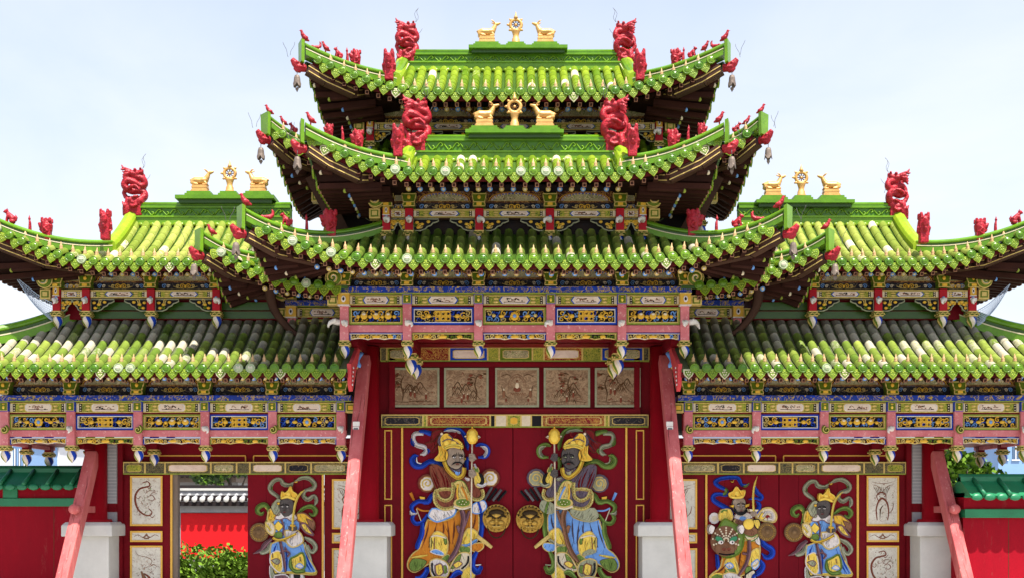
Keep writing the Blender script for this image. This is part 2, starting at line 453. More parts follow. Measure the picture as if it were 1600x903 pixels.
def sec_sweep(mb, path, prof, mat, out=None, **k):
    """sweep a vertical cross-section (offset across, height) along a path; caps both ends"""
    path = [Vector(p) for p in path]; n = len(prof); vs = []
    for i, p in enumerate(path):
        t = path[min(i+1, len(path)-1)]-path[max(i-1, 0)]
        h = Vector((t.x, t.y, 0)).normalized(); sd = Vector((h.y, -h.x, 0))
        for a, b in prof: vs.append(p+sd*a+Vector((0, 0, b)))
    fs = []
    for i in range(len(path)-1):
        for j in range(n): fs.append((i*n+j, i*n+(j+1) % n, (i+1)*n+(j+1) % n, (i+1)*n+j))
    fs += [tuple(range(n-1, -1, -1)), tuple((len(path)-1)*n+j for j in range(n))]
    mb.add(vs, fs, mat, **k)

HIPSEC = [(a_, z_*.80) for a_, z_ in [(-.10, -.06), (-.10, .05), (-.052, .065), (-.052, .115), (-.085, .13), (-.085, .155), (-.05, .195), (0, .21), (.05, .195), (.085, .155), (.085, .13), (.052, .115), (.052, .065), (.10, .05), (.10, -.06)]]

def halves(mb, gap, name, part):
    # a roof that the porch interrupts has its eave in two separate runs
    if not gap: return mb.build(name, part)
    for sg in (-1, 1):
        h = MB(); h.mats = mb.mats; mp = {}
        for f, k, sm, w, t in zip(mb.f, mb.mi, mb.sm, mb.wear, mb.tone):
            if sum(mb.v[i][0] for i in f)*sg < 0: continue
            q = []
            for i in f:
                if i not in mp: mp[i] = len(h.v); h.v.append(mb.v[i])
                q.append(mp[i])
            h.f.append(q); h.mi.append(k); h.sm.append(sm); h.wear.append(w); h.tone.append(t)
        h.build(name, part)

def make_roof(b, r, name='roof', ridge=None, back=True, rollseg=None, side_tiles=True, chui=False, seed=1, hiph=1., flaps=True, dragon=True, raf_t=.75):
    """b building; r Roof. -> the roof part with its sub-parts"""
    rnd = random.Random(seed)
    mb = MB(); xs = r.xs(); L = math.hypot(r.yt-r.ye, r.zt-r.ze); N = rollseg or max(3, round(L/.27))
    a, bb = r.xr_range()
    # pans: columns of grid between the rolls
    def colpts(x, dz, n=N):
        T = r.tm(x); return [r.S(x, T*i/n)+Vector((0, 0, dz)) for i in range(n+1)]
    cols = []; x = a
    edge = [a]+[q for x0 in xs for q in (x0-SP/2, x0)]+[bb]
    edge = sorted(set(round(min(max(q, a), bb), 4) for q in edge))
    for q in edge:
        cols.append(colpts(q, -.018 if any(abs(q-x0) < .01 for x0 in xs) else -.045))
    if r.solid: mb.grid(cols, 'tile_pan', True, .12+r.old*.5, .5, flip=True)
    else:
        for sgn in (-1, 1):
            cc = [c for q, c in zip(edge, cols) if q*sgn >= r.gap-.1]
            if len(cc) > 1: mb.grid(cc, 'tile_pan', True, .12, .5, flip=True)
    for x0 in xs:
        T = r.tm(x0)
        if T < .05: continue
        n = max(1, round(N*T)); roll(mb, [r.S(x0, T*i/n) for i in range(n+1)], .069, r.tile, r.old, rnd)
    for sg in r.hips:      # side slopes
        wy = r.ym-r.ye; ny = max(2, round(2*wy/SP)); rows = []
        for j in range(ny+1):
            y = r.ye+2*wy*j/ny; T = r.qtm(y)
            rows.append([r.Q(sg, y, T*i/4)+Vector((0, 0, -.03)) for i in range(5)])
        mb.grid(rows, 'tile_pan', True, .15, .5, flip=sg > 0)
        for j in range(ny):
            y = r.ye+2*wy*(j+.5)/ny; T = r.qtm(y)
            if T > .02: roll(mb, [r.Q(sg, y, T*i/3) for i in range(4)], .062, r.tile, r.old, rnd)
        if r.th < 1:       # gable triangle
            g = [r.S(r.cx+sg*r.xr, r.th+(1-r.th)*i/6) for i in range(7)]
            g2 = [Vector((p.x, 2*r.ym-p.y, p.z)) for p in g[::-1]]
            mb.add(g+g2[1:], [tuple(range(13))], 'board_red')
    if back:
        rows = []
        for i in range(25):
            x = a+(bb-a)*i/24; T = r.tm(x); rows.append([Vector((p.x, 2*r.ym-p.y, p.z)) for p in (r.S(x, T*j/5) for j in range(6))])
        mb.grid(rows, 'tile_pan', True, .15, .5)
    part = mb.build(name, b)
    # eave tiles
    e = MB()
    for x0 in xs:
        if abs(x0) < r.gap: continue
        p = r.S(x0, 0); w = .52+.3*rnd.random() if rnd.random() < .07 else rnd.random()*.4; tn = rnd.random()
        T = Matrix.Translation(p+Vector((0, -.02, -.012)))@Matrix.Rotation(-.12, 4, 'X')@Matrix.Rotation(rnd.uniform(-.05, .05), 4, 'Y')
        k0 = len(e.f); e.merge(DISC, T)
        for i in range(k0, len(e.f)): e.wear[i] = w; e.tone[i] = tn
        q = r.S(x0, min(.5, .14/L)) if r.tm(x0) > .14/L else p+Vector((0, .06, .02))
        e.merge(NAIL, Matrix.Translation(q+Vector((0, 0, .045)))@Matrix.Rotation(rnd.uniform(-.08, .08), 4, 'Y'))
    for i in range(len(xs)+1):
        x0 = (xs[0]-SP/2 if i == 0 else xs[i-1]+SP/2)
        if x0 < a+.01 or x0 > bb-.01 or abs(x0) < r.gap: continue
        p = r.S(x0, 0); d = (r.S(x0+.05, 0)-r.S(x0-.05, 0)); an = math.atan2(d.z, d.x)
        T = Matrix.Translation(p+Vector((0, -.008, -.075)))@Matrix.Rotation(-an*.5, 4, 'Y')@Matrix.Rotation(-.18+rnd.uniform(-.05, .05), 4, 'X')
        k0 = len(e.f); e.merge(DRIP, T); w = .85 if rnd.random() < .05 else rnd.random()*.42; tn = rnd.random()
        for k in range(k0, len(e.f)): e.wear[k] = w; e.tone[k] = tn
    nb = 40
    for i in range(nb):
        u0, u1 = a+(bb-a)*i/nb, a+(bb-a)*(i+1)/nb
        if abs((u0+u1)/2) < r.gap: continue
        e.bar(r.S(u0, 0)+Vector((0, .012, -.045)), r.S(u1, 0)+Vector((0, .012, -.045)), .035, .05, 'tile_pan')
    if side_tiles:
        for sg in r.hips:
            wy = r.ym-r.ye
            for i in range(16): e.bar(r.Q(sg, r.ye+2*wy*i/16, 0)+Vector((0, 0, -.045)), r.Q(sg, r.ye+2*wy*(i+1)/16, 0)+Vector((0, 0, -.045)), .035, .05, 'tile_pan')
    if side_tiles:
        for sg in r.hips:
            wy = r.ym-r.ye; ny = max(2, round(2*wy/SP))
            for j in range(ny):
                for h, mm in ((.5, DISC), (1., DRIP)):
                    y = r.ye+2*wy*(j+h)/ny; p = r.Q(sg, y, 0)
                    T = Matrix.Translation(p+Vector((0, 0, -.012 if h == .5 else -.075)))@Matrix.Rotation(sg*PI/2, 4, 'Z')
                    e.merge(mm, T)
    halves(e, r.gap, 'eave_tiles', part)
    # rafters, soffit, fascia
    f = MB()
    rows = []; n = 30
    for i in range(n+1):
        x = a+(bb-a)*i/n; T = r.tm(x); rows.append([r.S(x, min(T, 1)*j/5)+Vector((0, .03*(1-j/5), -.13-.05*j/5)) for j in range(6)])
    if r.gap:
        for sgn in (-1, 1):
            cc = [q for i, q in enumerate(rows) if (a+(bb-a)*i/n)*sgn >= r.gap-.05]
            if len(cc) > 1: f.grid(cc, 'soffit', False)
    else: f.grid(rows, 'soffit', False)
    for i in range(n):   # fascia under the drips
        x0, x1 = a+(bb-a)*i/n, a+(bb-a)*(i+1)/n
        if abs((x0+x1)/2) < r.gap: continue
        p, q = r.S(x0, 0)+Vector((0, .035, -.115)), r.S(x1, 0)+Vector((0, .035, -.115))
        f.bar(p, q, .035, .07, 'maroon')
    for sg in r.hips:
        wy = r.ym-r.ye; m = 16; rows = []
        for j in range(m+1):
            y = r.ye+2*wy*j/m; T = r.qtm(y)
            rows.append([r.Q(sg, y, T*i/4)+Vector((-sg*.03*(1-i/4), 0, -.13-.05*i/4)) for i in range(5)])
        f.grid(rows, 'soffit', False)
        ny = max(2, round(2*wy/.19))
        for j in range(ny):
            y = r.ye+2*wy*(j+.5)/ny; T = r.qtm(y)
            if T < .04*r.th: continue
            p0 = r.Q(sg, y, 0)+Vector((-sg*.05, 0, -.185)); p1 = r.Q(sg, y, T*.8)+Vector((0, 0, -.24))
            f.bar(p0, p1, .065, .085, 'rafter_dark'); f.ell(p0+Vector((sg*.005, 0, -.01)), (.02, .03, .03), 'mask_brown_hi', 7, 5); dd = (p1-p0).normalized()*.004
            p2 = p0.lerp(p1, min(1, .42))+Vector((0, 0, -.06))
            f.tube([p2, p1+Vector((0, 0, -.05))], .04, 'rafter_dark', 6); f.ell(p2+Vector((sg*.01, 0, -.012)), (.03, .036, .036), ('r_cream', 'greengold', 'sky_blue')[j % 3], 8, 5)
    k = 0; x = r.cx-SP*.5*math.ceil((r.cx-a)/SP*2)+SP*.25
    while x < bb:
        T = r.tm(x)
        if T > .06 and a+.08 < x < bb-.05 and abs(x) >= r.gap:
            p0 = r.S(x, 0)+Vector((0, .075, -.19)); p1 = r.S(x, T*.8)+Vector((0, 0, -.24))
            f.bar(p0, p1, .07, .078, 'rafter_dark'); d = (p0-p1).normalized()
            f.bar(p0, p0+d*.006, .054, .060, 'mask_brown_hi'); f.bar(p0+d*.006, p0+d*.010, .040, .044, 'rafter_dark')
            run = (r.yt-r.ye)
            t2 = min(.4/run, .45)
            if T > t2+.1:
                q0 = r.S(x, t2)+Vector((0, 0, -.325)); q1 = r.S(x, T*.95)+Vector((0, 0, -.33))
                f.tube([q0, q1], .042, 'rafter_dark', 7)
                d = (q0-q1).normalized(); c = ('r_green', 'sky_blue', 'r_cream', 'sky_blue')[k % 4] if k % 2 else 'r_trim'
                f.tube([q0, q0+d*.006], .041, c, 8); f.tube([q0+d*.006, q0+d*.009], .022, 'r_cream' if c != 'r_cream' else 'greengold', 6)
        x += SP*.95; k += 1
    halves(f, r.gap, 'rafters', part)
    # hip ridges with corner dragon and corner beam
    for sg in r.hips:
        hp = r.hip(sg); h = MB()
        zz = [(a_, b_*hiph) for a_, b_ in HIPSEC]
        sec_sweep(h, [p+Vector((0, 0, .04)) for p in hp], zz, 'ridge_glaze', tone=.6)
        sec_sweep(h, [p+Vector((0, 0, .04)) for p in hp], [(-.105, .040*hiph), (-.105, .054*hiph), (.105, .054*hiph), (.105, .040*hiph)], 'tile_glaze', wear=.56, tone=1)
        sec_sweep(h, [p+Vector((0, 0, .04)) for p in hp], [(-.060, .056*hiph), (-.060, .090*hiph), (.060, .090*hiph), (.060, .056*hiph)], 'tile_pan')  # dark strip paints shade into the groove
        tip = hp[-1]; dr = (hp[-1]-hp[-4]); dr.z = 0; dr.normalize(); sd = Vector((dr.y, -dr.x, 0))
        # upright end plate
        c = tip+dr*.02+Vector((0, 0, .065))
        vs = [c-sd*.10-Vector((0, 0, .20)), c+sd*.10-Vector((0, 0, .20)), c+sd*.115+Vector((0, 0, .145)), c-sd*.115+Vector((0, 0, .145))]
        vs2 = [p+dr*.05+Vector((0, 0, .02)) for p in vs]
        h.add(vs+vs2, [(3, 2, 1, 0), (4, 5, 6, 7), (0, 1, 5, 4), (1, 2, 6, 5), (2, 3, 7, 6), (3, 0, 4, 7)], 'ridge_glaze', tone=.9)
        h.build('hip_ridge', part)
        if chui:
            g = MB(); pts = [r.S(r.cx+sg*r.xr, t_)+Vector((0, 0, .05)) for t_ in [r.th*.85+(1-r.th*.85)*i/8 for i in range(9)]]
            pts = [Vector((r.cx+sg*(r.xr+.03), p.y, p.z)) for p in pts]
            # rounded yellow-green coping that climbs past the ridge
            pts.append(pts[-1]+Vector((0, .02, .16)))
            prof = [(-.11, -.06), (-.11, .10), (-.08, .16), (0, .19), (.08, .16), (.11, .10), (.11, -.06)]
            sec_sweep(g, pts, prof, 'glaze_yellow', smooth=False)
            g.build('descending_ridge', part, bevel=.01)
        cb = MB()
        inn = hp[0].lerp(hp[-1], .0)+Vector((0, 0, -.34)); outp = tip+Vector((0, 0, -.20))-dr*.05
        mid = hp[len(hp)//2]+Vector((0, 0, -.27)); m2 = hp[int(len(hp)*.78)]+Vector((0, 0, -.23))
        for p, q in ((inn, mid), (mid, m2), (m2, outp)):
            cb.bar(p, q, .15, .15, 'brownwood')
            for s2 in (-1, 1):
                n_ = (q-p).normalized().cross(Vector((0, 0, 1))).normalized()*(.076*s2)
                cb.bar(p+n_+Vector((0, 0, .03)), q+n_+Vector((0, 0, .03)), .012, .014, 'r_trim'); cb.bar(p+n_-Vector((0, 0, .05)), q+n_-Vector((0, 0, .05)), .012, .014, 'r_trim')
        cb.build('corner_beam', part)
        # gilt-edged cloud board beside the corner beam
        if dragon:
            o = inst(HORN, 'corner_dragon_head', tip+dr*.0+Vector((0, 0, -.17)), part, math.atan2(dr.y, dr.x), (.60, .70, .75))
            wb = MB(); base = tip+dr*.24+Vector((0, 0, -.07))
            for s2 in (-1, 1):
                pts = [base+sd*.04*s2+Vector((0, 0, .03))+dr*(.012*i*s2+.008*math.sin(i*1.1+s2))+Vector((0, 0, .032*i)) for i in range(8)]
                wb.tube(pts, .003, 'wire', 4)
            wb.build('wire_whisker', part)
    if ridge:
        ridge(part, r)
    return part

def ridge_beam(z0, h, ends=0.):
    """main ridge with carved frieze between two mouldings"""
    def fn(part, r):
        y = r.yt; x0 = r.cx-r.xr if -1 in r.hips else r.xlim[0]; x1 = r.cx+r.xr if 1 in r.hips else r.xlim[1]
        g = MB(); q = dict(tone=.55)
        g.bx(x0, x1, y-.13, y+.13, z0-.12, z0+.02, 'ridge_glaze', tone=.8)
        g.bx(x0, x1, y-.15, y+.15, z0+.02, z0+.045, 'ridge_glaze', tone=1., wear=.3)
        g.bx(x0, x1, y-.085, y+.085, z0+.045, z0+h-.10, 'ridge_glaze', tone=.2)
        g.bx(x0, x1, y-.12, y+.12, z0+h-.10, z0+h-.075, 'ridge_glaze', tone=.7)
        g.bx(x0, x1, y-.095, y+.095, z0+h-.075, z0+h-.02, 'ridge_glaze', tone=.35)
        g.tube([(x0, y, z0+h-.03), (x1, y, z0+h-.03)], .10, 'ridge_glaze', 10, flat=((0, 0, 1), .55), tone=.6)
        # scalloped valance below the ridge
        n = int((x1-x0)/.10)
        for i in range(n):
            xc = x0+(x1-x0)*(i+.5)/n
            g.ell((xc, y-.135, z0-.105), (.048, .02, .035), 'drip_glaze', 7, 5)
        # frieze carving: running scroll
        hf = h-.145; zc = z0+.045+hf/2; n = max(4, int((x1-x0)/.13))
        for i in range(n):
            xc = x0+(x1-x0)*(i+.5)/n; s = 1 if i % 2 else -1
            pts = [(xc-.075, y-.09, zc-s*hf*.32), (xc-.03, y-.095, zc+s*hf*.1), (xc+.01, y-.098, zc+s*hf*.36), (xc+.045, y-.095, zc+s*hf*.1), (xc+.01, y-.095, zc-s*hf*.05)]
            g.tube(catmull(pts, 2), .013, 'ridge_glaze', 4, tone=1.)
        g.build('ridge', part)
    return fn
# ------------------------------------------------------------------ sculpted roof ornaments (unit meshes, facing +x)
def ornament_protos():
    global HORN, DRAGON, BIRD, BIRD2, BEAST, BLOCK, MONK, DEER_BODY, SNAIL
    # corner dragon head, origin at its root, nose along +x
    b = MB()
    b.tube([(-.05, 0, -.02), (.08, 0, -.02), (.18, 0, .0), (.27, 0, .06), (.33, 0, .13)], [.085, .095, .10, .085, .055], 'orn_red', 10, flat=((0, 1, 0), .8))
    b.tube([(.10, 0, -.08), (.20, 0, -.09), (.28, 0, -.05)], [.06, .055, .03], 'orn_red', 8)
    for s in (-1, 1):
        b.ell((.20, .07*s, .055), (.03, .03, .03), 'orn_red', 8, 6)
        b.tube([(.20, .07*s, -.02), (.10, .085*s, -.03), (.0, .085*s, -.03)], [.02, .03, .02], 'orn_red', 6)
    HORN = remeshed(b, 'corner_dragon_head', .014, 2)
    # coiled dragon finial: x towards the ridge centre, height .85
    b = MB(); m = 'orn_red'
    # jaw block that bites the ridge
    b.tube([(.05, 0, -.10), (.06, 0, .05), (.10, 0, .20), (.06, 0, .31)], [.12, .14, .12, .07], m, 10, flat=((1, 0, 0), .9))
    b.tube([(.12, 0, .20), (.25, 0, .16), (.38, 0, .24), (.42, 0, .32)], [.14, .14, .11, .05], m, 10)
    b.tube([(.12, 0, .03), (.25, 0, -.02), (.36, 0, -.08), (.42, 0, -.06)], [.11, .09, .07, .04], m, 8)
    b.bx(.10, .40, -.08, .08, -.10, .20, m)
    for s in (-1, 1):
        b.tube([(.16, .11*s, .10), (.25, .13*s, .07), (.32, .12*s, .11), (.30, .12*s, .17)], [.03, .035, .03, .015], m, 6)
        b.ell((.16, .11*s, .22), (.05, .05, .05), m, 8, 6)
        b.tube([(.20, .10*s, .26), (.28, .13*s, .28), (.36, .10*s, .31)], [.03, .035, .02], m, 6)
        b.tube([(.02, .10*s, .0), (.03, .13*s, .10), (-.02, .12*s, .18)], [.04, .04, .02], m, 6)
    coil = [(.34, .0, .24), (.43, .06, .33), (.42, .08, .43), (.30, .05, .465), (.16, .0, .44), (.05, -.05, .48), (.0, -.07, .56), (.08, -.06, .645), (.22, -.03, .62), (.36, .02, .56), (.455, .05, .60), (.43, .03, .70), (.30, 0, .74), (.18, 0, .755)]
    b.tube(catmull(coil, 4), [.086-.018*i/52 for i in range(53)], m, 9)
    for s in (-1, 1):                        # claws across the coils, mane, knotted tail
        b.tube([(.10, -.08*s, .46), (.20, -.13*s, .50), (.30, -.12*s, .52), (.36, -.13*s, .47)], [.05, .042, .034, .03], m, 7)
        for q in (-.03, .0, .03): b.tube([(.35, -.13*s, .48), (.40, -.13*s+q, .46+q), (.42, -.13*s+q, .42+q)], [.018, .014, .005], m, 5)
        for k in range(4): b.tube([(.16-.02*k, .08*s, .82-.035*k), (.07-.01*k, .12*s, .83-.05*k), (.0, .13*s, .80-.06*k), (-.03, .12*s, .82-.055*k)], [.032, .028, .018, .007], m, 6)
        b.tube([(.30, .05*s, .17), (.37, .08*s, .15), (.42, .06*s, .19)], [.03, .025, .01], m, 6)
        for k in range(4): b.tube([(.14+.07*k, .07*s, .155), (.15+.07*k, .075*s, .10)], [.02, .007], m, 5)
    b.tube([(.02, .0, .30), (-.04, .0, .40), (-.01, .0, .50), (.04, .0, .55)], [.06, .05, .04, .015], m, 7)
    for i, p in enumerate(catmull(coil, 3)):        # dorsal fins
        if 3 < i < 37 and i % 2: b.ell((p[0]+.02, p[1], p[2]+.075), (.026, .016, .045), m, 6, 4)
    # head
    b.ell((.20, 0, .80), (.13, .10, .085), m, 12, 8)
    b.tube([(.22, 0, .82), (.32, 0, .815), (.40, 0, .86), (.42, 0, .90)], [.085, .075, .06, .025], m, 9)
    b.tube([(.22, 0, .76), (.32, 0, .725), (.40, 0, .73)], [.06, .05, .025], m, 8)
    for s in (-1, 1):
        b.ell((.26, .07*s, .88), (.04, .035, .035), m, 8, 6)
        b.tube([(.16, .06*s, .85), (.06, .09*s, .88), (-.02, .10*s, .91), (-.05, .10*s, .97)], [.04, .035, .028, .014], m, 7)
        b.tube([(.04, .09*s, .885), (-.02, .12*s, .86), (-.07, .12*s, .87)], [.028, .022, .012], m, 6)
        b.tube([(.12, .09*s, .78), (.04, .12*s, .76), (.0, .12*s, .72)], [.045, .035, .02], m, 6)
        b.tube([(.36, .05*s, .90), (.41, .06*s, .92)], [.028, .018], m, 6)
    DRAGON = remeshed(b, 'dragon_body', .0125, 2)
    # perching bird
    b = MB(); m = 'orn_red'
    b.tube([(-.13, 0, .09), (-.06, 0, .11), (.0, 0, .15), (.05, 0, .21), (.07, 0, .27)], [.015, .045, .062, .045, .03], m, 8)
    b.ell((.075, 0, .285), (.034, .028, .03), m, 8, 6)
    b.tube([(.09, 0, .285), (.145, 0, .275)], [.016, .004], m, 6)
    for s in (-1, 1):
        b.tube([(.0, .02*s, .12), (.005, .02*s, .0)], [.018, .012], m, 6)
        b.ell((-.02, .05*s, .14), (.07, .015, .04), m, 8, 5)
    BIRD = remeshed(b, 'bird_body', .009, 1)
    b = MB()                      # long-tailed fish-bird, tail up
    b.tube([(.10, 0, .05), (.03, 0, .05), (-.05, 0, .06), (-.11, 0, .11), (-.12, 0, .18), (-.09, 0, .23)], [.03, .05, .055, .04, .03, .012], m, 8)
    b.ell((.11, 0, .06), (.04, .03, .035), m, 8, 6); b.tube([(.14, 0, .06), (.18, 0, .065)], [.015, .005], m, 6)
    b.tube([(0, 0, .04), (0, 0, -.02)], [.025, .02], m, 6)
    SNAIL = remeshed(b, 'fish_bird_body', .009, 1)
    b = MB()                      # seated beast
    b.tube([(-.07, 0, .03), (-.06, 0, .09), (.0, 0, .15), (.04, 0, .20)], [.06, .075, .06, .045], m, 9)
    b.ell((.065, 0, .235), (.05, .042, .045), m, 9, 6); b.ell((.105, 0, .225), (.025, .025, .02), m, 7, 5)
    for s in (-1, 1):
        b.tube([(.03, .035*s, .15), (.055, .04*s, .07), (.055, .04*s, -.01)], [.03, .022, .022], m, 6)
        b.ell((-.05, .055*s, .03), (.06, .025, .04), m, 8, 5)
        b.tube([(.05, .03*s, .265), (.035, .04*s, .30)], [.014, .006], m, 5)
    b.tube([(-.12, 0, .04), (-.14, 0, .12), (-.11, 0, .18)], [.02, .02, .01], m, 6)
    BEAST = remeshed(b, 'beast_body', .009, 1)
    # upright thin figure
    b = MB()
    b.tube([(0, 0, -.02), (0, 0, .06), (0, 0, .14), (.01, 0, .19)], [.045, .042, .035, .022], m, 8, flat=((1, 0, 0), .7))
    b.ell((.01, 0, .215), (.026, .026, .03), m, 8, 6); b.tube([(.01, 0, .235), (.01, 0, .29)], [.018, .004], m, 6)
    MONK = remeshed(b, 'standing_figure_body', .008, 1)
    # square dragon-head block with open crest, height .42
    b = MB()
    b.bx(-.085, .085, -.085, .085, -.08, .16, m)
    b.tube([(0, 0, .10), (.0, 0, .22), (.02, 0, .33)], [.11, .125, .10], m, 10)
    b.tube([(.05, 0, .20), (.13, 0, .22), (.17, 0, .28)], [.08, .06, .025], m, 8)
    b.tube([(.05, 0, .13), (.12, 0, .12), (.15, 0, .15)], [.06, .04, .02], m, 8)
    for s in (-1, 1):
        for x, h in ((-.07, .385), (.0, .375), (.07, .385)):
            b.tube([(x, .06*s, .30), (x*1.2, .075*s, h)], [.05, .026], m, 6)
        b.ell((.07, .085*s, .28), (.03, .025, .03), m, 7, 5)
        b.tube([(-.02, .10*s, .20), (.03, .12*s, .15), (-.03, .115*s, .09), (.04, .10*s, .04)], [.025, .028, .025, .015], m, 6)
    BLOCK = remeshed(b, 'ridge_beast_body', .011, 1)
    # recumbent deer facing +x, lies at z=0
    b = MB(); m = 'gilt'
    b.tube([(-.20, 0, .09), (-.10, 0, .115), (.02, 0, .115), (.10, 0, .125), (.15, 0, .16)], [.07, .095, .09, .088, .06], m, 10)
    b.tube([(.12, 0, .15), (.16, 0, .22), (.185, 0, .285)], [.07, .055, .042], m, 8)
    b.tube([(.175, 0, .30), (.24, 0, .315), (.30, 0, .34)], [.042, .038, .018], m, 8)
    for s in (-1, 1):
        b.tube([(.18, .02*s, .32), (.13, .05*s, .36), (.09, .06*s, .38)], [.016, .019, .007], m, 6)
        b.tube([(.12, .05*s, .07), (.17, .06*s, .025), (.06, .065*s, .02)], [.032, .022, .018], m, 6)
        b.ell((-.13, .055*s, .06), (.085, .03, .055), m, 8, 6)
        b.tube([(-.12, .07*s, .03), (-.02, .075*s, .02)], [.025, .018], m, 6)
    b.tube([(-.20, 0, .12), (-.235, 0, .15)], [.025, .012], m, 6)
    DEER_BODY = remeshed(b, 'deer_body', .0095, 2)

def deer_proto(face):
    pass
def box_mesh(name, prof, mat, wx, wy):
    b = MB()
    for z0, z1, k in prof: b.bx(-wx*k, wx*k, -wy*k, wy*k, z0, z1, mat, tone=.6)
    return b.mesh(name)

def gilt_group(px, ridge_py, d, where, only=None):
    """platform slab, two deer and a wheel on a ridge; px = wheel, deer left, deer right pixel columns"""
    z = ZW(ridge_py, d); y = d-D0
    for k, (kind, p) in enumerate((('deer', px[0]), ('wheel', px[1]), ('deer', px[2]))):
        x = XW(p, d)
        if kind == 'deer':
            lab = 'gilded lying deer %s of the golden wheel on %s' % ('left' if k == 0 else 'right', where)
            t = thing('deer_statue', lab, 'deer statue', (x, y, z), 'gilded deer beside the golden wheels')
            inst(STEP, 'step', (x, y, z), t); inst(PLINTH, 'plinth', (x, y, z+.085), t, 0, (.80, .85, .80))
            inst(DEER_BODY, 'body', (x, y, z+.205), t, 0 if k == 0 else PI, (.78, .9, .74))
        else:
            t = thing('wheel_statue', 'golden spoked wheel between two gilded deer on %s' % where, 'wheel statue', (x, y, z), 'golden wheels on the ridges')
            inst(STEP2, 'step', (x, y, z), t); inst(WSTAND, 'stand', (x, y, z+.085), t, 0, (.84, .84, .78)); inst(WRIM, 'wheel', (x, y, z+.085), t, 0, (.84, .84, .78))

def gilt_protos():
    global STEP, STEP2, PLINTH, WSTAND, WRIM
    STEP = box_mesh('step', [(0, .045, 1.), (.045, .085, .87)], 'ridge_glaze', .235, .14)
    STEP2 = box_mesh('step', [(0, .045, 1.), (.045, .085, .84)], 'ridge_glaze', .17, .14)
    PLINTH = box_mesh('plinth', [(0, .03, 1.), (.03, .055, .93), (.055, .09, .86), (.09, .12, .90), (.12, .152, .84)], 'gilt', .185, .105)
    b = MB()
    b.lathe([(.098, 0), (.10, .03), (.085, .06), (.078, .12), (.062, .15), (.06, .19), (.07, .23), (.085, .28), (.095, .31), (.06, .33)], (0, 0, 0), 'gilt', 14, sq=.8)
    WSTAND = b.mesh('stand')
    b = MB(); c = (0, 0, .435)
    n = 28; rim = [(.115*math.cos(2*PI*i/n), 0, c[2]+.115*math.sin(2*PI*i/n)) for i in range(n+1)]
    b.tube(rim, .034, 'gilt', 8, up=(0, 1, 0), caps=False)
    for i in range(8):
        a = 2*PI*i/8+PI/8*0
        b.tube([c, (.10*math.cos(a), 0, c[2]+.10*math.sin(a))], .011, 'gilt_dark', 6)
        q = a+PI/2
        if i != 6:
            r0 = .14; b.tube([(r0*math.cos(q), 0, c[2]+r0*math.sin(q)), ((r0+.03)*math.cos(q), 0, c[2]+(r0+.03)*math.sin(q)), ((r0+.055)*math.cos(q), 0, c[2]+(r0+.055)*math.sin(q))], [.03, .024, .006], 'gilt', 7)
    b.ell(c, (.03, .03, .03), 'gilt', 8, 6)
    b.tube([(0, 0, .57), (0, 0, .62), (0, 0, .66), (0, 0, .73)], [.05, .035, .02, .004], 'gilt', 8)
    for s in (-1, 1): b.tube([(s*.07, 0, .315), (s*.12, 0, .325), (s*.15, 0, .31)], [.03, .025, .01], 'gilt', 6)
    WRIM = b.mesh('wheel')

def bell_proto():
    global BELL_CUP, BELL_CLAP, BELL_HOOK
    b = MB(); n = 12
    prof = [(.012, .0), (.045, -.015), (.06, -.06), (.068, -.14), (.080, -.22)]
    vs = []; fs = []
    for r, h in prof:
        for j in range(n):
            a = 2*PI*j/n; hh = h
            if h < -.2: hh = h+(.045 if j % 3 == 0 else -.012)
            vs.append((r*math.cos(a), r*math.sin(a), hh))
    for i in range(len(prof)-1):
        for j in range(n): fs.append((i*n+j, (i+1)*n+j, (i+1)*n+(j+1) % n, i*n+(j+1) % n))
    fs.append(tuple(range(n)))
    inner = [(x*.9, y*.9, z-.01) for x, y, z in vs]; o = len(vs)
    vs2 = vs+inner; fs2 = fs+[tuple(o+i for i in f[::-1]) for f in fs]
    k = (len(prof)-1)*n
    fs2 += [(k+j, o+k+j, o+k+(j+1) % n, k+(j+1) % n) for j in range(n)]
    b.add(vs2, fs2, 'bellmetal', False); BELL_CUP = b.mesh('bell_cup')
    b = MB(); b.tube([(0, 0, -.02), (0, 0, -.25)], .006, 'wire', 5)
    b.prism([(-.03, -.25), (.03, -.25), (.038, -.28), (.0, -.34), (-.038, -.28)], -.006, .006, 'bellmetal'); BELL_CLAP = b.mesh('clapper')
    b = MB(); b.tube([(0, 0, -.01), (0, 0, .14)], .006, 'wire', 5); BELL_HOOK = b.mesh('hook')

def bell(p, where):
    t = thing('wind_bell', 'metal wind bell under %s' % where, 'bell', p, 'wind bells under the roof corners')
    k = (.8, .8, .8); inst(BELL_HOOK, 'hook', p, t, 0, k); inst(BELL_CUP, 'cup', p, t, R.uniform(0, 1), k); inst(BELL_CLAP, 'clapper', p, t, R.uniform(-.6, .6), k)

def dragon(px, d, base_py, sg, label, wires=True, s=1., wx=.78):
    """sg=+1: its head looks to +x. base at base_py"""
    x = XW(px, d); y = d-D0; z = ZW(base_py, d)
    t = thing('dragon_finial', label, 'dragon statue', (x, y, z), 'red coiled dragons on the ridge ends')
    o = inst(DRAGON, 'body', (x, y, z), t, 0 if sg > 0 else PI, (s*wx, s, s*.88))
    if wires:
        b = MB()
        for k, (x0, z0) in enumerate(((.40, .90), (.36, .93), (.42, .5))):
            pts = [(x+sg*(x0*wx+.02*i*.6+.03*math.sin(i*1.2+k)), y-.05+.05*k, z+(z0*.88+.055*i)*s) for i in range(6)]
            b.tube(pts, .003, 'wire', 4)
        b.build('wire_whisker', t)

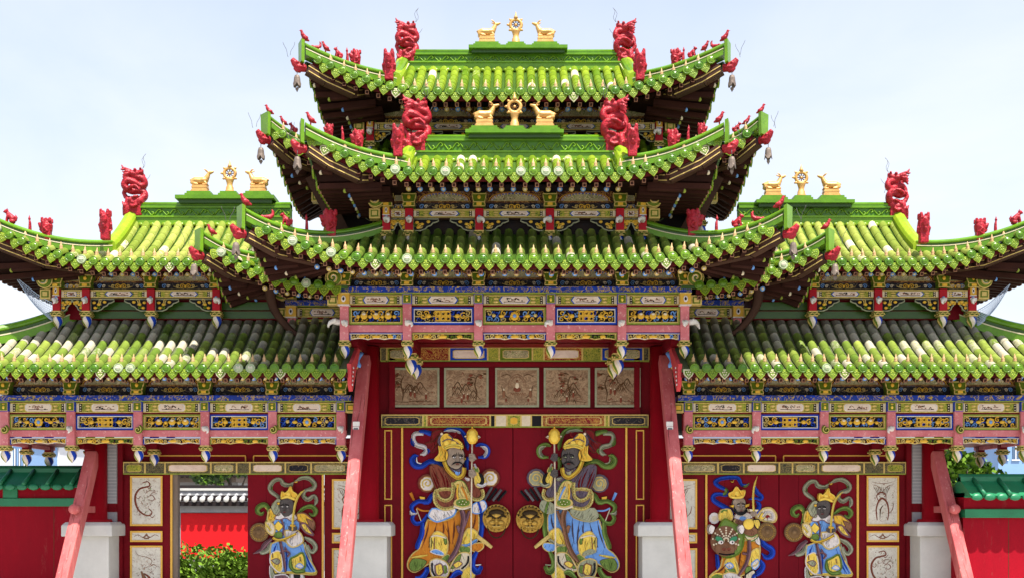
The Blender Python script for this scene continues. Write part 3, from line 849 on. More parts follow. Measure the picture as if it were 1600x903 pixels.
def hip_at(r, sg, px):
    """point of the hip ridge that projects to photo column px"""
    best = None
    for p in r.hip(sg, 120):
        e = abs(PXY(p)[0]-px)
        if best is None or e < best[0]: best = (e, p)
    return best[1]
KINDS = {}
def ridge_figures(r, sg, items, where, hh=.21):
    """items: (kind, px, scale) from the tip inwards"""
    nice = {'bird': ('bird_figurine', 'red bird figurine'), 'fish': ('fish_bird_figurine', 'red upturned-tail figurine'), 'beast': ('beast_figurine', 'small red seated beast'), 'monk': ('standing_figurine', 'thin upright red figurine'), 'block': ('ridge_beast', 'squat red beast head')}
    mesh = {'bird': BIRD, 'fish': SNAIL, 'beast': BEAST, 'monk': MONK, 'block': BLOCK}
    ords = ['nearest tip', 'second from tip', 'third from tip', 'fourth from tip', 'fifth from tip', 'sixth from tip', 'seventh from tip']
    for i, (k, px, s) in enumerate(items):
        s *= {'block': 1., 'monk': .85}.get(k, .70); p = hip_at(r, sg, px)+Vector((0, 0, hh)); nm, lb = nice[k]
        hp = r.hip(sg); dr = hp[-1]-hp[0]; ang = math.atan2(dr.y*.5, dr.x)
        b = inst(mesh[k], nm, p-Vector((0, 0, .035 if k == 'block' else .01)), None, ang+R.uniform(-.12, .12), (s, s, s))
        tag(b, '%s, %s, %s' % (lb, ords[i], where), 'roof figurine', 'red figurines along the corner ridges')
# ------------------------------------------------------------------ painted beams, carved panels, hanging posts
def spiral(cx, cz, r, turns, a0, sg, n=14):
    return [(cx+r*(1-.85*i/n)*math.cos(a0+sg*turns*2*PI*i/n), cz+r*(1-.85*i/n)*math.sin(a0+sg*turns*2*PI*i/n)) for i in range(n+1)]

def carved_mesh(w, h, kind, seed):
    """open carved panel, centred at origin, facing -y"""
    rnd = random.Random(seed); b = MB()
    fr = 'blue' if kind in (1, 3) else 'greengold'; li = 'white' if kind in (1, 3) else 'r_trim'
    t = .026; W_, H_ = w/2, h/2
    def frame(W_, H_, t, y0, y1, m):
        b.bx(-W_, W_, y0, y1, H_-t, H_, m); b.bx(-W_, W_, y0, y1, -H_, -H_+t, m)
        b.bx(-W_, -W_+t, y0, y1, -H_+t, H_-t, m); b.bx(W_-t, W_, y0, y1, -H_+t, H_-t, m)
    frame(W_, H_, t, -.02, .05, fr); frame(W_-t, H_-t, .011, -.026, .045, li)
    iw, ih = W_-t-.012, H_-t-.012
    b.bx(-W_+.01, W_-.01, .045, .06, -H_+.01, H_-.01, 'black' if kind != 2 else 'dark')
    cols = {0: ('r_gold', 'sky_blue', 'blue', 'r_trim'), 1: ('r_gold', 'blue', 'r_trim', 'blue'), 2: ('r_trim', 'sky_blue', 'r_gold', 'blue'), 3: ('r_gold', 'r_gold', 'sky_blue', 'blue')}[kind]
    def sc(pts, r, m, y=.01): b.tube([(x, y+.006*math.sin(i*.9), z) for i, (x, z) in enumerate(pts)], r, m, 5, flat=((0, 1, 0), .8))
    n = max(4, int(iw*2/.115))
    for i in range(n):
        x = -iw+2*iw*(i+.5)/n
        for sgn in (-1, 1):
            c = cols[rnd.randrange(4)]; z = sgn*ih*.48; r = min(ih*.50, iw/n*1.05)
            sc(spiral(x, z, r, 1.15, rnd.uniform(0, 6.28), rnd.choice((-1, 1)), 10), .0105, c, rnd.uniform(.0, .025))
        if rnd.random() < .8:
            sc(catmull([(x-.05, -ih*.8), (x-.01, -ih*.2), (x+.02, ih*.25), (x+.055, ih*.85)], 2), .010, cols[rnd.randrange(4)], .03)
    b.bx(-iw, iw, .028, .040, -.010, .010, cols[2])
    # central motif
    g = 'r_gold'
    if kind == 0:
        for k in range(8):
            a = 2*PI*k/8; b.ell((.045*math.cos(a), -.008, .045*math.sin(a)), (.03, .016, .03), g, 7, 4)
        b.ell((0, -.02, 0), (.03, .016, .03), 'sky_blue', 8, 5)
        for s in (-1, 1):
            b.ell((s*iw*.45, -.008, 0), (.05, .016, .028), g, 7, 4); b.ell((s*iw*.72, -.004, .01), (.035, .016, .03), 'r_trim', 7, 4)
    elif kind in (1, 3):
        for s in (-1, 0, 1):
            for k in range(2):
                sc([(s*.075+.042*math.cos(2*PI*i/12), (k*2-1)*ih*.42+.030*math.sin(2*PI*i/12)) for i in range(13)], .010, g, -.004)
        for z in (-ih*.8, -ih*.1, ih*.1, ih*.8): b.bx(-.13, .13, -.012, .004, z-.007, z+.007, g)
        for s in (-1, 1):
            b.bx(s*.06-.007, s*.06+.007, -.013, .005, -ih*.8, ih*.8, g)
            b.ell((s*.23, -.006, 0), (.045, .016, .035), g, 7, 4)
            sc(spiral(s*.32, 0, ih*.6, 1.1, 1, s, 12), .012, g, -.002)
    else:
        for s in (-1, 0, 1):
            b.ell((s*iw*.5, -.006, .0), (.06, .018, ih*.55), g, 8, 5); b.ell((s*iw*.5, -.014, ih*.3), (.035, .014, .025), 'r_cream', 7, 4)
        for s in (-.75, -.25, .25, .75): b.ell((s*iw, .0, -.01), (.035, .016, .03), 'r_gold', 7, 4)
    return b.mesh('carved_panel')

def cartouche_mesh(w, h, hexa, seed):
    b = MB(); W_, H_ = w/2, h/2
    b.bx(-W_, W_, 0, .03, -H_, H_, 'greenorn')
    for s in (-1, 1):
        b.bx(-W_, W_, -.008, .0, s*(H_-.007)-.007, s*(H_-.007)+.007, 'r_trim')
        b.bx(s*(W_-.022)-.022, s*(W_-.022)+.022, -.006, .0, -H_+.016, H_-.016, 'r_cream')
        b.bx(s*(W_-.068)-.02, s*(W_-.068)+.02, -.005, .0, -H_+.016, H_-.016, 'black')
        for k in range(3): b.ell((s*(W_-.068), -.006, (k-1)*h*.26), (.012, .008, .012), 'r_cream', 6, 4)
        for k in (-1, 1): b.ell((s*W_*.60, -.002, k*h*.17), (.045, .012, h*.14), 'r_trim', 8, 4)
    def shape(k):
        a, c = .40*w*.56, H_-.022
        a *= k; c *= k if k < 1 else 1+(k-1)*.5
        if hexa: return [(-a, 0), (-a*.82, c), (a*.82, c), (a, 0), (a*.82, -c), (-a*.82, -c)]
        q = .03
        return [(-a, c-q), (-a+q, c), (a-q, c), (a, c-q), (a, -c+q), (a-q, -c), (-a+q, -c), (-a, -c+q)]
    b.prism(shape(1.12), -.010, .0, 'blue' if hexa else 'r_trim'); b.prism(shape(1.03), -.013, -.009, 'r_white'); b.prism(shape(.93), -.016, -.012, 'cartouche_ink')
    rnd = random.Random(seed); aw, ah = .40*w*.56*.8, (H_-.022)*.75          # brush drawing
    def st(pts, r, m): b.tube([(x*aw, -.0165, z*ah) for x, z in catmull(pts, 2)], r, m, 5, flat=((0, 1, 0), .25))
    ink = ('r_black', 'mask_brown', 'robe_brown')
    for i in range(5):
        u, v = rnd.uniform(-.9, .5), rnd.uniform(-.6, .3); st([(u, v), (u+.12, v+rnd.uniform(.2, .8)), (u+.25, v+rnd.uniform(-.1, .5)), (u+.42, v)], .0055, ink[rnd.randrange(3)])
    for i in range(6):
        u, v = rnd.uniform(-.9, .9), rnd.uniform(-.7, .7); b.ell((u*aw, -.016, v*ah), (.014, .003, .010), ink[rnd.randrange(3)], 6, 4)
    st([(-.95, -.75), (-.3, -.65), (.3, -.8), (.95, -.7)], .005, 'r_black')
    return b.mesh('cartouche_panel')

def lace_mesh(w, h, kind, seed):
    rnd = random.Random(seed); b = MB(); W_, H_ = w/2, h/2
    m = 'blue' if kind else 'greengold'; li = 'r_cream' if kind else 'r_trim'
    b.bx(-W_, W_, -.02, .02, H_-.018, H_, m); b.bx(-W_, W_, -.026, -.019, H_-.026, H_-.014, li)
    for s in (-1, 1):
        b.bx(s*(W_-.010)-.010, s*(W_-.010)+.010, -.02, .02, -H_, H_-.018, m); b.bx(s*(W_-.026)-.006, s*(W_-.026)+.006, -.024, .015, -H_+.01, H_-.02, li)
    n = max(6, int(w/.075))
    b.bx(-W_+.02, W_-.02, .008, .02, -H_*.35, H_-.02, 'dark')
    for i in range(n):
        x = -W_+.03+(w-.06)*(i+.5)/n; dz = .016*abs(math.sin(PI*(i+.5)/n*3))
        c = ('r_trim', 'sky_blue' if kind else 'bracket_green', 'r_gold', 'r_trim')[rnd.randrange(4)]
        b.tube([(p, -.008, q) for p, q in spiral(x, -.012+dz, .036, 1.2, rnd.uniform(0, 6), rnd.choice((-1, 1)), 9)], .010, c, 5)
    b.tube([(-W_+.03+(w-.06)*i/24, -.006, -H_+.012+.020*abs(math.sin(PI*i/24*3))) for i in range(25)], .010, li, 5)
    for k in (-1, 0, 1):
        a = .075 if k == 0 else .05
        b.ell((k*w*.27, -.012, -.004), (a, .014, .026), 'r_gold', 9, 5)
    return b.mesh('lace_panel')

def spandrel_mesh(w, h):
    """carved wing bracket; post side at x=0, stepped away to +x"""
    b = MB(); rnd = random.Random(int(w*100))
    out = [(0, 0), (w, 0), (w, -h*.18), (w*.88, -h*.30), (w*.78, -h*.34), (w*.70, -h*.55), (w*.56, -h*.66), (w*.48, -h*.86), (w*.30, -h), (0, -h)]
    b.prism([(x*.98, z*.96-.004) for x, z in out], .006, .02, 'black')
    b.tube([(x, 0, z) for x, z in out+[out[0]]], .012, 'r_greengrey', 5)
    for k in range(9):
        x, z = rnd.uniform(.06, .95)*w, rnd.uniform(-.9, -.1)*h
        if -z/h > 1.05-x/w*.85: continue
        b.tube([(p, -.004, q) for p, q in spiral(x, z, .034, 1.1, rnd.uniform(0, 6), rnd.choice((-1, 1)), 8)], .010, rnd.choice(('r_gold', 'r_trim', 'r_trim', 'bracket_green')), 5)
    for x, z in ((.15, .3), (.35, .45), (.2, .75), (.6, .25)): b.ell((x*w, -.006, -z*h), (.034, .014, .024), 'r_gold', 7, 4)
    return b.mesh('spandrel')

def arch_mesh(w, h):
    """painted fan-shaped arch; base centre at origin"""
    b = MB(); n = 20
    b.bx(-w/2, w/2, .02, .04, 0, h*1.06, 'brownorn')
    def fan(k, kz, y0, y1, m):
        b.prism([(w*.45*k*math.cos(PI*i/n), h*kz*math.sin(PI*i/n)**.75) for i in range(n+1)], y0, y1, m)
    fan(1., .98, .012, .022, 'r_gold'); fan(.965, .94, .009, .014, 'r_crimson'); fan(.92, .885, .006, .011, 'r_cream'); fan(.895, .85, .003, .008, 'blue')
    for i in range(1, 20):
        a = PI*i/20; b.ell((w*.45*.855*math.cos(a), .002, h*.80*math.sin(a)**.75), (.013, .006, .013), 'r_cream' if i % 2 else 'r_gold', 6, 4)
    fan(.81, .74, -.002, .005, 'scenery')
    b.bx(-w*.46, w*.46, -.004, .01, 0, .016, 'r_trim')
    zc = -.075                       # cloud scrolls on the frieze below the arch
    for s in (-1, 1):
        for x, r, c in ((.055, .042, 'r_gold'), (w*.40, .040, 'sky_blue'), (w*.40-.07, .030, 'r_cream'), (.13, .030, 'r_trim')):
            b.tube([(s*x+p*s, .006, zc+q) for p, q in spiral(0, 0, r, 1.3, PI*.9, -1, 12)], .0075, c, 5)
        b.tube([(s*.02, .006, zc-.035), (s*.12, .006, zc-.03), (s*.2, .006, zc)], .006, 'r_trim', 5)
    b.ell((0, .008, zc-.005), (.022, .012, .03), 'r_gold', 8, 5)
    return b.mesh('painted_arch')

def bulb_proto():
    """collar and lotus bulb below a post; origin at the post's foot, hangs to -.27"""
    global BULB, BRACKET, VOLUTE, HEAD, CURL, BEAMEND
    b = MB(); n = 16
    b.bx(-.075, .075, -.075, .075, -.02, .0, 'r_trim')
    for s in (0, 1):
        for i in range(4):
            for a in (0, 1, 2, 3):
                ang = a*PI/2; ca, sa = math.cos(ang), math.sin(ang)
                u = -.06+.04*i; x, y = u*ca+.078*sa, u*sa-.078*ca
                zz = -.03-.03*((i+s) % 2)
                u2 = u+.04; x2, y2 = u2*ca+.078*sa, u2*sa-.078*ca; z2 = -.03-.03*((i+1+s) % 2)
                b.tube([(x, y, zz), (x2, y2, z2)], .011, 'r_trim' if s else 'bracket_green', 5)
    b.bx(-.066, .066, -.066, .066, -.075, -.02, 'black'); b.bx(-.078, .078, -.078, .078, -.088, -.07, 'r_trim')
    prof = [(.058, -.085), (.074, -.12), (.080, -.155), (.074, -.19), (.052, -.23), (.022, -.262), (.004, -.285)]
    cols = ('r_white', 'blue', 'blue', 'r_white', 'bracket_green', 'r_trim', 'bracket_green', 'r_cream')
    m = 24
    for j in range(m):
        vs = []
        for i, (r, h) in enumerate(prof):
            for q in (0, 1):
                a = 2*PI*(j+q)/m+i*.22; vs.append((r*math.cos(a), r*math.sin(a), h))
        b.add(vs, [(2*i, 2*i+2, 2*i+3, 2*i+1) for i in range(len(prof)-1)], cols[(j//3*3+j % 3 // 1) % 8] if False else cols[(j//2) % 8], True)
    BULB = b
    # green bracket block with gilt edges; origin top centre, comes forward
    b = MB()
    pr = [(.10, 0), (.115, -.02), (.10, -.10), (.085, -.16), (.095, -.20), (.09, -.225)]
    for (w0, z0), (w1, z1) in zip(pr, pr[1:]):
        y0 = -.06-.05*(-z0/.225); y1 = -.06-.05*(-z1/.225)
        vs = [(-w0, y0, z0), (w0, y0, z0), (w0, .1, z0), (-w0, .1, z0), (-w1, y1, z1), (w1, y1, z1), (w1, .1, z1), (-w1, .1, z1)]
        b.add(vs, [(0, 1, 2, 3)[::-1], (4, 5, 6, 7), (0, 4, 5, 1), (1, 5, 6, 2), (3, 2, 6, 7), (0, 3, 7, 4)], 'bracket_green')
        for s in (-1, 1): b.tube([(s*w0*.99, y0, z0), (s*w1*.99, y1, z1)], .009, 'r_trim', 5)
    for z, y, w in ((-.155, -.098, .085), (-.222, -.112, .09), (-.018, -.066, .11)): b.tube([(-w, y, z), (w, y, z)], .009, 'r_trim', 5)
    b.ell((0, -.088, -.075), (.03, .012, .035), 'r_gold', 8, 5); b.bx(-.04, .04, -.118, -.10, -.212, -.168, 'r_gold')
    BRACKET = b.mesh('bracket')
    # drum-like volute at the corners; faces -y and +x
    b = MB()
    b.lathe([(.07, -.02), (.12, .0), (.125, .14), (.115, .16), (.10, .165), (.02, .175)], (0, .05, 0), 'bracket_green', 14, 'y')
    b.tube([(x, -.128, z) for x, z in spiral(0, 0, .11, 1.6, 2.4, -1, 26)], [.016-.006*i/26 for i in range(27)], 'r_trim', 6)
    b.tube([(x, -.122, z) for x, z in spiral(0, 0, .065, 1.1, 5.4, -1, 16)], .010, 'r_white', 5)
    for y in (-.09, .0): b.tube([(.127*math.cos(2*PI*i/18), y, .127*math.sin(2*PI*i/18)) for i in range(19)], .010, 'r_trim', 5, caps=False)
    VOLUTE = b.mesh('corner_volute')
    # white beast head on a post, looks along -y and +x
    b = MB()
    b.tube([(0, .06, 0), (0, -.03, .01), (.02, -.09, .02)], [.035, .042, .04], 'white', 8)
    b.tube([(.02, -.08, .025), (.06, -.13, -.005), (.07, -.15, -.045), (.05, -.155, -.07)], [.038, .03, .018, .010], 'white', 8)
    for s in (-1, 1): b.ell((.015+s*.038, -.06, .03), (.022, .014, .03), 'white', 7, 5); b.tube([(.03+s*.02, -.11, -.01), (.05+s*.025, -.15, .0)], [.010, .004], 'white', 5)
    HEAD = remeshed(b, 'beast_head', .0085, 1)
    b = MB()
    b.tube([(x, -.03, z) for x, z in spiral(0, 0, .065, 1.3, 1.2, -1, 20)], [.026-.010*i/20 for i in range(21)], 'bracket_green', 7)
    b.tube([(x, -.055, z) for x, z in spiral(0, 0, .065, 1.3, 1.2, -1, 20)], .008, 'r_trim', 5)
    b.bx(-.02, .02, -.03, .06, -.02, .02, 'bracket_green'); CURL = b.mesh('scroll_end')
    # painted beam end block with medallion
    b = MB()
    b.bx(-.085, .085, -.06, .08, -.10, .07, 'gold'); b.bx(-.092, .092, -.066, .08, .07, .085, 'r_trim'); b.bx(-.092, .092, -.066, .08, -.115, -.10, 'r_white')
    b.lathe([(.036, -.01), (.036, .004), (.03, .007)], (0, -.06, -.01), 'r_white', 12, 'y', sq=1.5); b.lathe([(.018, .0), (.018, .004)], (0, -.0665, -.01), 'black', 10, 'y', sq=1.5)
    BEAMEND = b.mesh('beam_end')
CACHE = {}
def cached(key, fn):
    if key not in CACHE: CACHE[key] = fn()
    return CACHE[key]

def post_mesh(z_top, z_foot, w, lower):
    """hanging post: origin at the foot of the square shaft"""
    b = MB(); h = z_top-z_foot
    b.bx(-w, w, -w, w, 0, h, 'pink' if lower else 'column_red')
    if lower:
        b.bx(-w-.006, w+.006, -w-.010, w, h-.16, h, 'blue'); b.bx(-w+.004, w-.004, -w-.016, -w-.009, h-.15, h-.012, 'r_trim'); b.bx(-w+.012, w-.012, -w-.020, -w-.015, h-.142, h-.02, 'bracket_green')
        b.ell((0, -w-.02, h-.095), (.022, .008, .03), 'r_yellow', 7, 4); b.bx(-.02, .02, -w-.024, -w-.018, h-.05, h-.035, 'r_gold')
    else:
        b.ell((0, -w-.002, h*.60), (.026, .010, .03), 'sky_blue', 8, 5); b.ell((-.025, -w-.002, h*.53), (.02, .008, .015), 'blue', 6, 4); b.ell((.025, -w-.002, h*.53), (.02, .008, .015), 'blue', 6, 4)
    b.merge(BULB, Matrix.Translation((0, 0, 0)))
    return b.mesh('hanging_post')

def band(bld, name, xs, y, z, ends, lower, heads=True, hexa=True, vis=None, bulbs=True, back=.5, bays=None):
    """z: dict arc_top, fr_top, fr_bot(=board top), board_bot, cart (top,bot), carved(top,bot), beam(top,bot), lace(top,bot), foot
       ends: (x0, x1, left corner?, right corner?)"""
    x0, x1, cl, cr = ends; b = MB()
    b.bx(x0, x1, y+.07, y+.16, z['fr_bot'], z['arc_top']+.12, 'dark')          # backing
    b.bx(x0, x1, y+.035, y+.072, z['fr_bot']+.004, z['fr_top'], 'darkorn')     # frieze
    b.bx(x0-.03, x1+.03, y-.01, y+.05, z['fr_top']-.006, z['fr_top']+.012, 'brownorn')
    if lower:
        b.bx(x0-.10, x1+.10, y-.14, y+.14, z['board_bot'], z['fr_bot'], 'bluegold')
        b.bx(x0-.105, x1+.105, y-.145, y+.10, z['board_bot']-.012, z['board_bot']-.001, 'greengold')
        b.bx(x0, x1, y+.03, y+.10, z['beam'][1]+.02, z['board_bot']-.02, 'board_red')
        b.bx(x0, x1, y-.04, y+.05, z['beam'][1], z['beam'][0], 'pink')
        b.bx(x0, x1, y-.035, y+.03, z['cart'][1]-.028, z['cart'][1]-.004, 'board_red')
    else:
        b.bx(x0, x1, y-.03, y+.06, z['cart'][1]-.015, z['fr_bot']+.002, 'brownwood')
        b.bx(x0, x1, y-.036, y-.028, z['cart'][0]+.004, z['cart'][0]+.016, 'r_trim')
    part = b.build(name, bld)
    w = .068 if lower else .062
    pm = cached(('post', lower, round(z['fr_bot']-z['foot'], 3)), lambda: post_mesh((z['board_bot']-.012 if lower else z['fr_bot']), z['foot'], w, lower))
    for i, x in enumerate(xs):
        inst(pm, 'hanging_post', (x, y-.03, z['foot']), part)
        inst(BRACKET, 'bracket', (x, y-.03 if not lower else y-.05, z['fr_bot']+.245), part)
        if heads:
            hz = (z['beam'][0]+z['carved'][1])/2 if lower else z['cart'][1]-.07
            if (i+(0 if x < 0 else 1)) % 2 and not hexa: inst(CURL, 'scroll_end', (x+.02, y-.03-w, hz), part, 0, ((-1 if x > 0 else 1), 1, 1))
            else: inst(HEAD, 'beast_head', (x, y-.03-w, hz), part, R.uniform(-.25, .25), ((1 if x < 0 else -1), 1, 1))
    for sg, on, xe in ((-1, cl, x0), (1, cr, x1)):
        if not on: continue
        if on == 'box':
            bm = MB(); q0, q1 = sorted((xe, xe+sg*.17)); zz = (z['cart'][0]+z['cart'][1])/2
            bm.bx(q0, q1, y-.09, y+.08, zz-.085, zz+.07, 'r_trim'); q0 += .025; q1 -= .025; bm.bx(q0, q1, y-.098, y-.088, zz-.06, zz+.045, 'bracket_green'); bm.bx(q0+.02, q1-.02, y-.104, y-.096, zz-.04, zz+.028, 'r_gold'); bm.build('side_beam_end', part); continue
        inst(VOLUTE, 'corner_volute', (xe+sg*.16, y-.08, z['fr_bot']+.13), part, 0, (sg, 1, 1))
        zz = (z['cart'][0]+z['cart'][1])/2
        inst(BEAMEND, 'beam_end', (xe, y-.11 if lower else y-.05, zz+(.01 if lower else .05)), part, 0, (1, 1, 1) if lower else (.6, 1, .8))
        bm = MB(); bm.bx(xe+sg*.10, xe+sg*.27, y-.09, y+.08, zz-.085, zz+.07, 'r_trim') if sg > 0 else bm.bx(xe-.27, xe-.10, y-.09, y+.08, zz-.085, zz+.07, 'r_trim')
        cx_ = xe+sg*.185; bm.bx(cx_-.06, cx_+.06, y-.098, y-.088, zz-.06, zz+.045, 'bracket_green'); bm.bx(cx_-.04, cx_+.04, y-.104, y-.096, zz-.04, zz+.028, 'r_trim')
        bm.build('side_beam_end', part)
        if lower and heads:
            inst(HEAD, 'beast_head', (xe+sg*w, y-.03, (z['beam'][0]+z['carved'][1])/2+.03), part, PI/2*sg, (1.2, 1.2, 1.2))
    px = sorted(xs)
    for i, (a, c) in enumerate(zip(px, px[1:])):
        if bays and i not in bays: continue
        m = (a+c)/2; bw = c-a; k = i
        aw = round(bw-.20, 2); ah = z['arc_top']-z['fr_top']-.015
        inst(cached(('arch', aw, round(ah, 2)), lambda: arch_mesh(aw, ah)), 'painted_arch', (m, y+.02, z['fr_top']+.012), part)
        # scroll motifs on the frieze
        ch = z['cart'][0]-z['cart'][1]; cw = round(bw-2*w-.02, 2)
        inst(cached(('cart', cw, round(ch, 3), hexa, k, m > 0), lambda: cartouche_mesh(cw, ch, hexa, k+3+(9 if m > 0 else 0))), 'cartouche_panel', (m, y-.045, (z['cart'][0]+z['cart'][1])/2), part)
        if lower:
            kk = (k % 2) if hexa else k % 4
            n = len(px)-1
            if hexa: kk = {0: 2, 1: 1, 2: 0, 3: 3, 4: 2}.get(k, k % 4)
            vh = z['carved'][0]-z['carved'][1]; vw = round(bw-2*w-.015, 2)
            sd_ = kk+11+(20*(k+1) if m > 0 else 50*k); inst(cached(('carv', vw, kk, sd_), lambda: carved_mesh(vw, vh, kk, sd_)), 'carved_panel', (m, y-.03, (z['carved'][0]+z['carved'][1])/2), part)
            lh = z['lace'][0]-z['lace'][1]; lk = (k+1) % 2
            inst(cached(('lace', vw, lk), lambda: lace_mesh(vw, lh, lk, 5+lk)), 'lace_panel', (m, y-.02, (z['lace'][0]+z['lace'][1])/2), part)
        else:
            sw = min(.42, bw*.36); sh = z['cart'][1]-.015-z['foot']-.015
            sm = cached(('span', round(sw, 2), round(sh, 2)), lambda: spandrel_mesh(sw, sh))
            inst(sm, 'spandrel', (a+w, y-.03, z['cart'][1]-.02), part)
            inst(sm, 'spandrel', (c-w, y-.03, z['cart'][1]-.02), part, 0, (-1, 1, 1))
    return part
# ------------------------------------------------------------------ painted relief guardians on the doors
class Relief:
    """u,v drawing coordinates -> carved relief in front of the door plane y0"""
    def __init__(s, ox, oy, k, d, mirror=None, cmap=None):
        s.ox, s.oy, s.k, s.d = ox, oy, k, d; s.b = MB(); s.lay = 0; s.mir = mirror; s.cm = cmap or {}
        s.y0 = d-D0
    def p(s, u, v):
        px = s.ox+u/s.k
        if s.mir: px = s.mir-px
        return XW(px, s.d), ZW(s.oy+v/s.k, s.d)
    def c(s, m): return s.cm.get(m, m)
    def r(s, q): return q/s.k*s.d/F
    def poly(s, pts, m, out=None, ow=6, th=.010, sm=3, dep=None):
        s.lay += 1; y = s.y0-.008-.0016*s.lay if dep is None else s.y0-dep
        q = [s.p(u, v) for u, v in (catmull(pts, sm, True) if sm else pts)]
        if abs(sum(q[i][0]*q[(i+1) % len(q)][1]-q[(i+1) % len(q)][0]*q[i][1] for i in range(len(q)))) < 1e-7: return
        # domed face: rim at y+.006, inner ring at y
        n = len(q); cx = sum(a for a, _ in q)/n; cz = sum(a for _, a in q)/n
        s.b.prism(q, y, s.y0, s.c(m))
        uv = catmull(pts, sm, True) if sm else pts; us = [a for a, _ in uv]; vv = [a for _, a in uv]; area = abs(sum(uv[i][0]*uv[(i+1) % n][1]-uv[(i+1) % n][0]*uv[i][1] for i in range(n)))/2
        if s.c(m)+'_hi' in MAT and area > 1400*(s.k/7.5)**2: s.strokes(uv, us, vv, area, s.c(m), y)
        s.line(pts+[pts[0]], ow if out else 3.2*s.k/7.5, out or 'gilt_dark', sm, y)
    def strokes(s, uv, us, vv, area, m, y):
        # brushed folds and ornament inside a painted field
        def inside(u, v):
            c = False; j = len(uv)-1
            for i in range(len(uv)):
                if (uv[i][1] > v) != (uv[j][1] > v) and u < (uv[j][0]-uv[i][0])*(v-uv[i][1])/(uv[j][1]-uv[i][1])+uv[i][0]: c = not c
                j = i
            return c
        k = s.k/7.5; rn = random.Random(int(area)); base = rn.uniform(1.1, 2.0)
        for _ in range(min(70, int(area/(520*k*k)))):
            u, v = rn.uniform(min(us), max(us)), rn.uniform(min(vv), max(vv)); a = base+rn.uniform(-.35, .35); p = []
            bend = rn.uniform(-.05, .05); st = 9*k
            for i in range(rn.randrange(5, 16)):
                if not (inside(u, v) and inside(u+6*k, v) and inside(u-6*k, v)): break
                p.append((u, v)); u += math.cos(a)*st; v += math.sin(a)*st; a += bend
            if len(p) > 3:
                rr = s.r(rn.uniform(1.6, 3.4)*k); q = [(x, y-.0006, z) for x, z in (s.p(*t) for t in p)]
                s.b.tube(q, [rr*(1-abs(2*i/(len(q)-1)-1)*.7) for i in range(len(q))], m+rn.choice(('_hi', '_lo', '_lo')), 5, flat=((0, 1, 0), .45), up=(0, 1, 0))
    def line(s, pts, w, m, sm=3, y=None, flat=.55):
        if y is None: s.lay += 1; y = s.y0-.008-.0016*s.lay
        q = catmull(pts, sm) if sm else pts
        n = len(q)
        ws = w if hasattr(w, '__len__') else None
        rad = [s.r(ws[min(len(ws)-1, int(i/(n-1)*(len(ws)-1)+.5))] if ws else w) for i in range(n)]
        s.b.tube([(x, y, z) for x, z in (s.p(u, v) for u, v in q)], rad, s.c(m), 7, flat=((0, 1, 0), flat), up=(0, 1, 0))
        mw = max(ws) if ws else w
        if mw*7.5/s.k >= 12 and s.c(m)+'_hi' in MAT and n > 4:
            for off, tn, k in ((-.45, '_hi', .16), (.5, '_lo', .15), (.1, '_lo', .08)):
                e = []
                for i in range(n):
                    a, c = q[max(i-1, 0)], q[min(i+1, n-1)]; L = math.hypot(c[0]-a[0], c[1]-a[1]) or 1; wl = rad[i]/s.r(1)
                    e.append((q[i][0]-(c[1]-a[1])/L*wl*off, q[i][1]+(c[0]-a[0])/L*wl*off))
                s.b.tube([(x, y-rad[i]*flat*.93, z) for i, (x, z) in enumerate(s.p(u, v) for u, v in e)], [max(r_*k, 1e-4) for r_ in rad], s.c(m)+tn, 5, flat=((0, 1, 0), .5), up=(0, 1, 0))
            if m == 'r_trim':
                for i in range(1, n-1):
                    x, z = s.p(*q[i]); s.b.ell((x, y-rad[i]*flat*.95, z), (rad[i]*.35, .002, rad[i]*.35), 'r_gold_lo' if i % 2 else 'r_green', 6, 4)
    def dot(s, u, v, ru, rv, m, th=.012):
        s.lay += .7; x, z = s.p(u, v); th = th if th >= .03 else .004; y = s.y0-.008-.0016*s.lay+th*.2
        if th >= .03: s.lay += th*.8/.0016
        s.b.ell((x, y, z), (s.r(ru), th, s.r(rv)), s.c(m), 12, 6)

def halo(g, u, v, r, rim, fill, sc):
    g.dot(u, v, r*1.16, r*1.12, rim, .012); g.dot(u, v+r*.03, r*.95, r*.93, 'r_trim', .016); g.dot(u, v+r*.05, r*.84, r*.82, fill, .020)
    pts = [(u+r*.62*(1-.8*i/16)*math.cos(2.2+i*.55), v+r*.62*(1-.8*i/16)*math.sin(2.2+i*.55)) for i in range(17)]
    g.line(pts, r*.10, sc, 1)

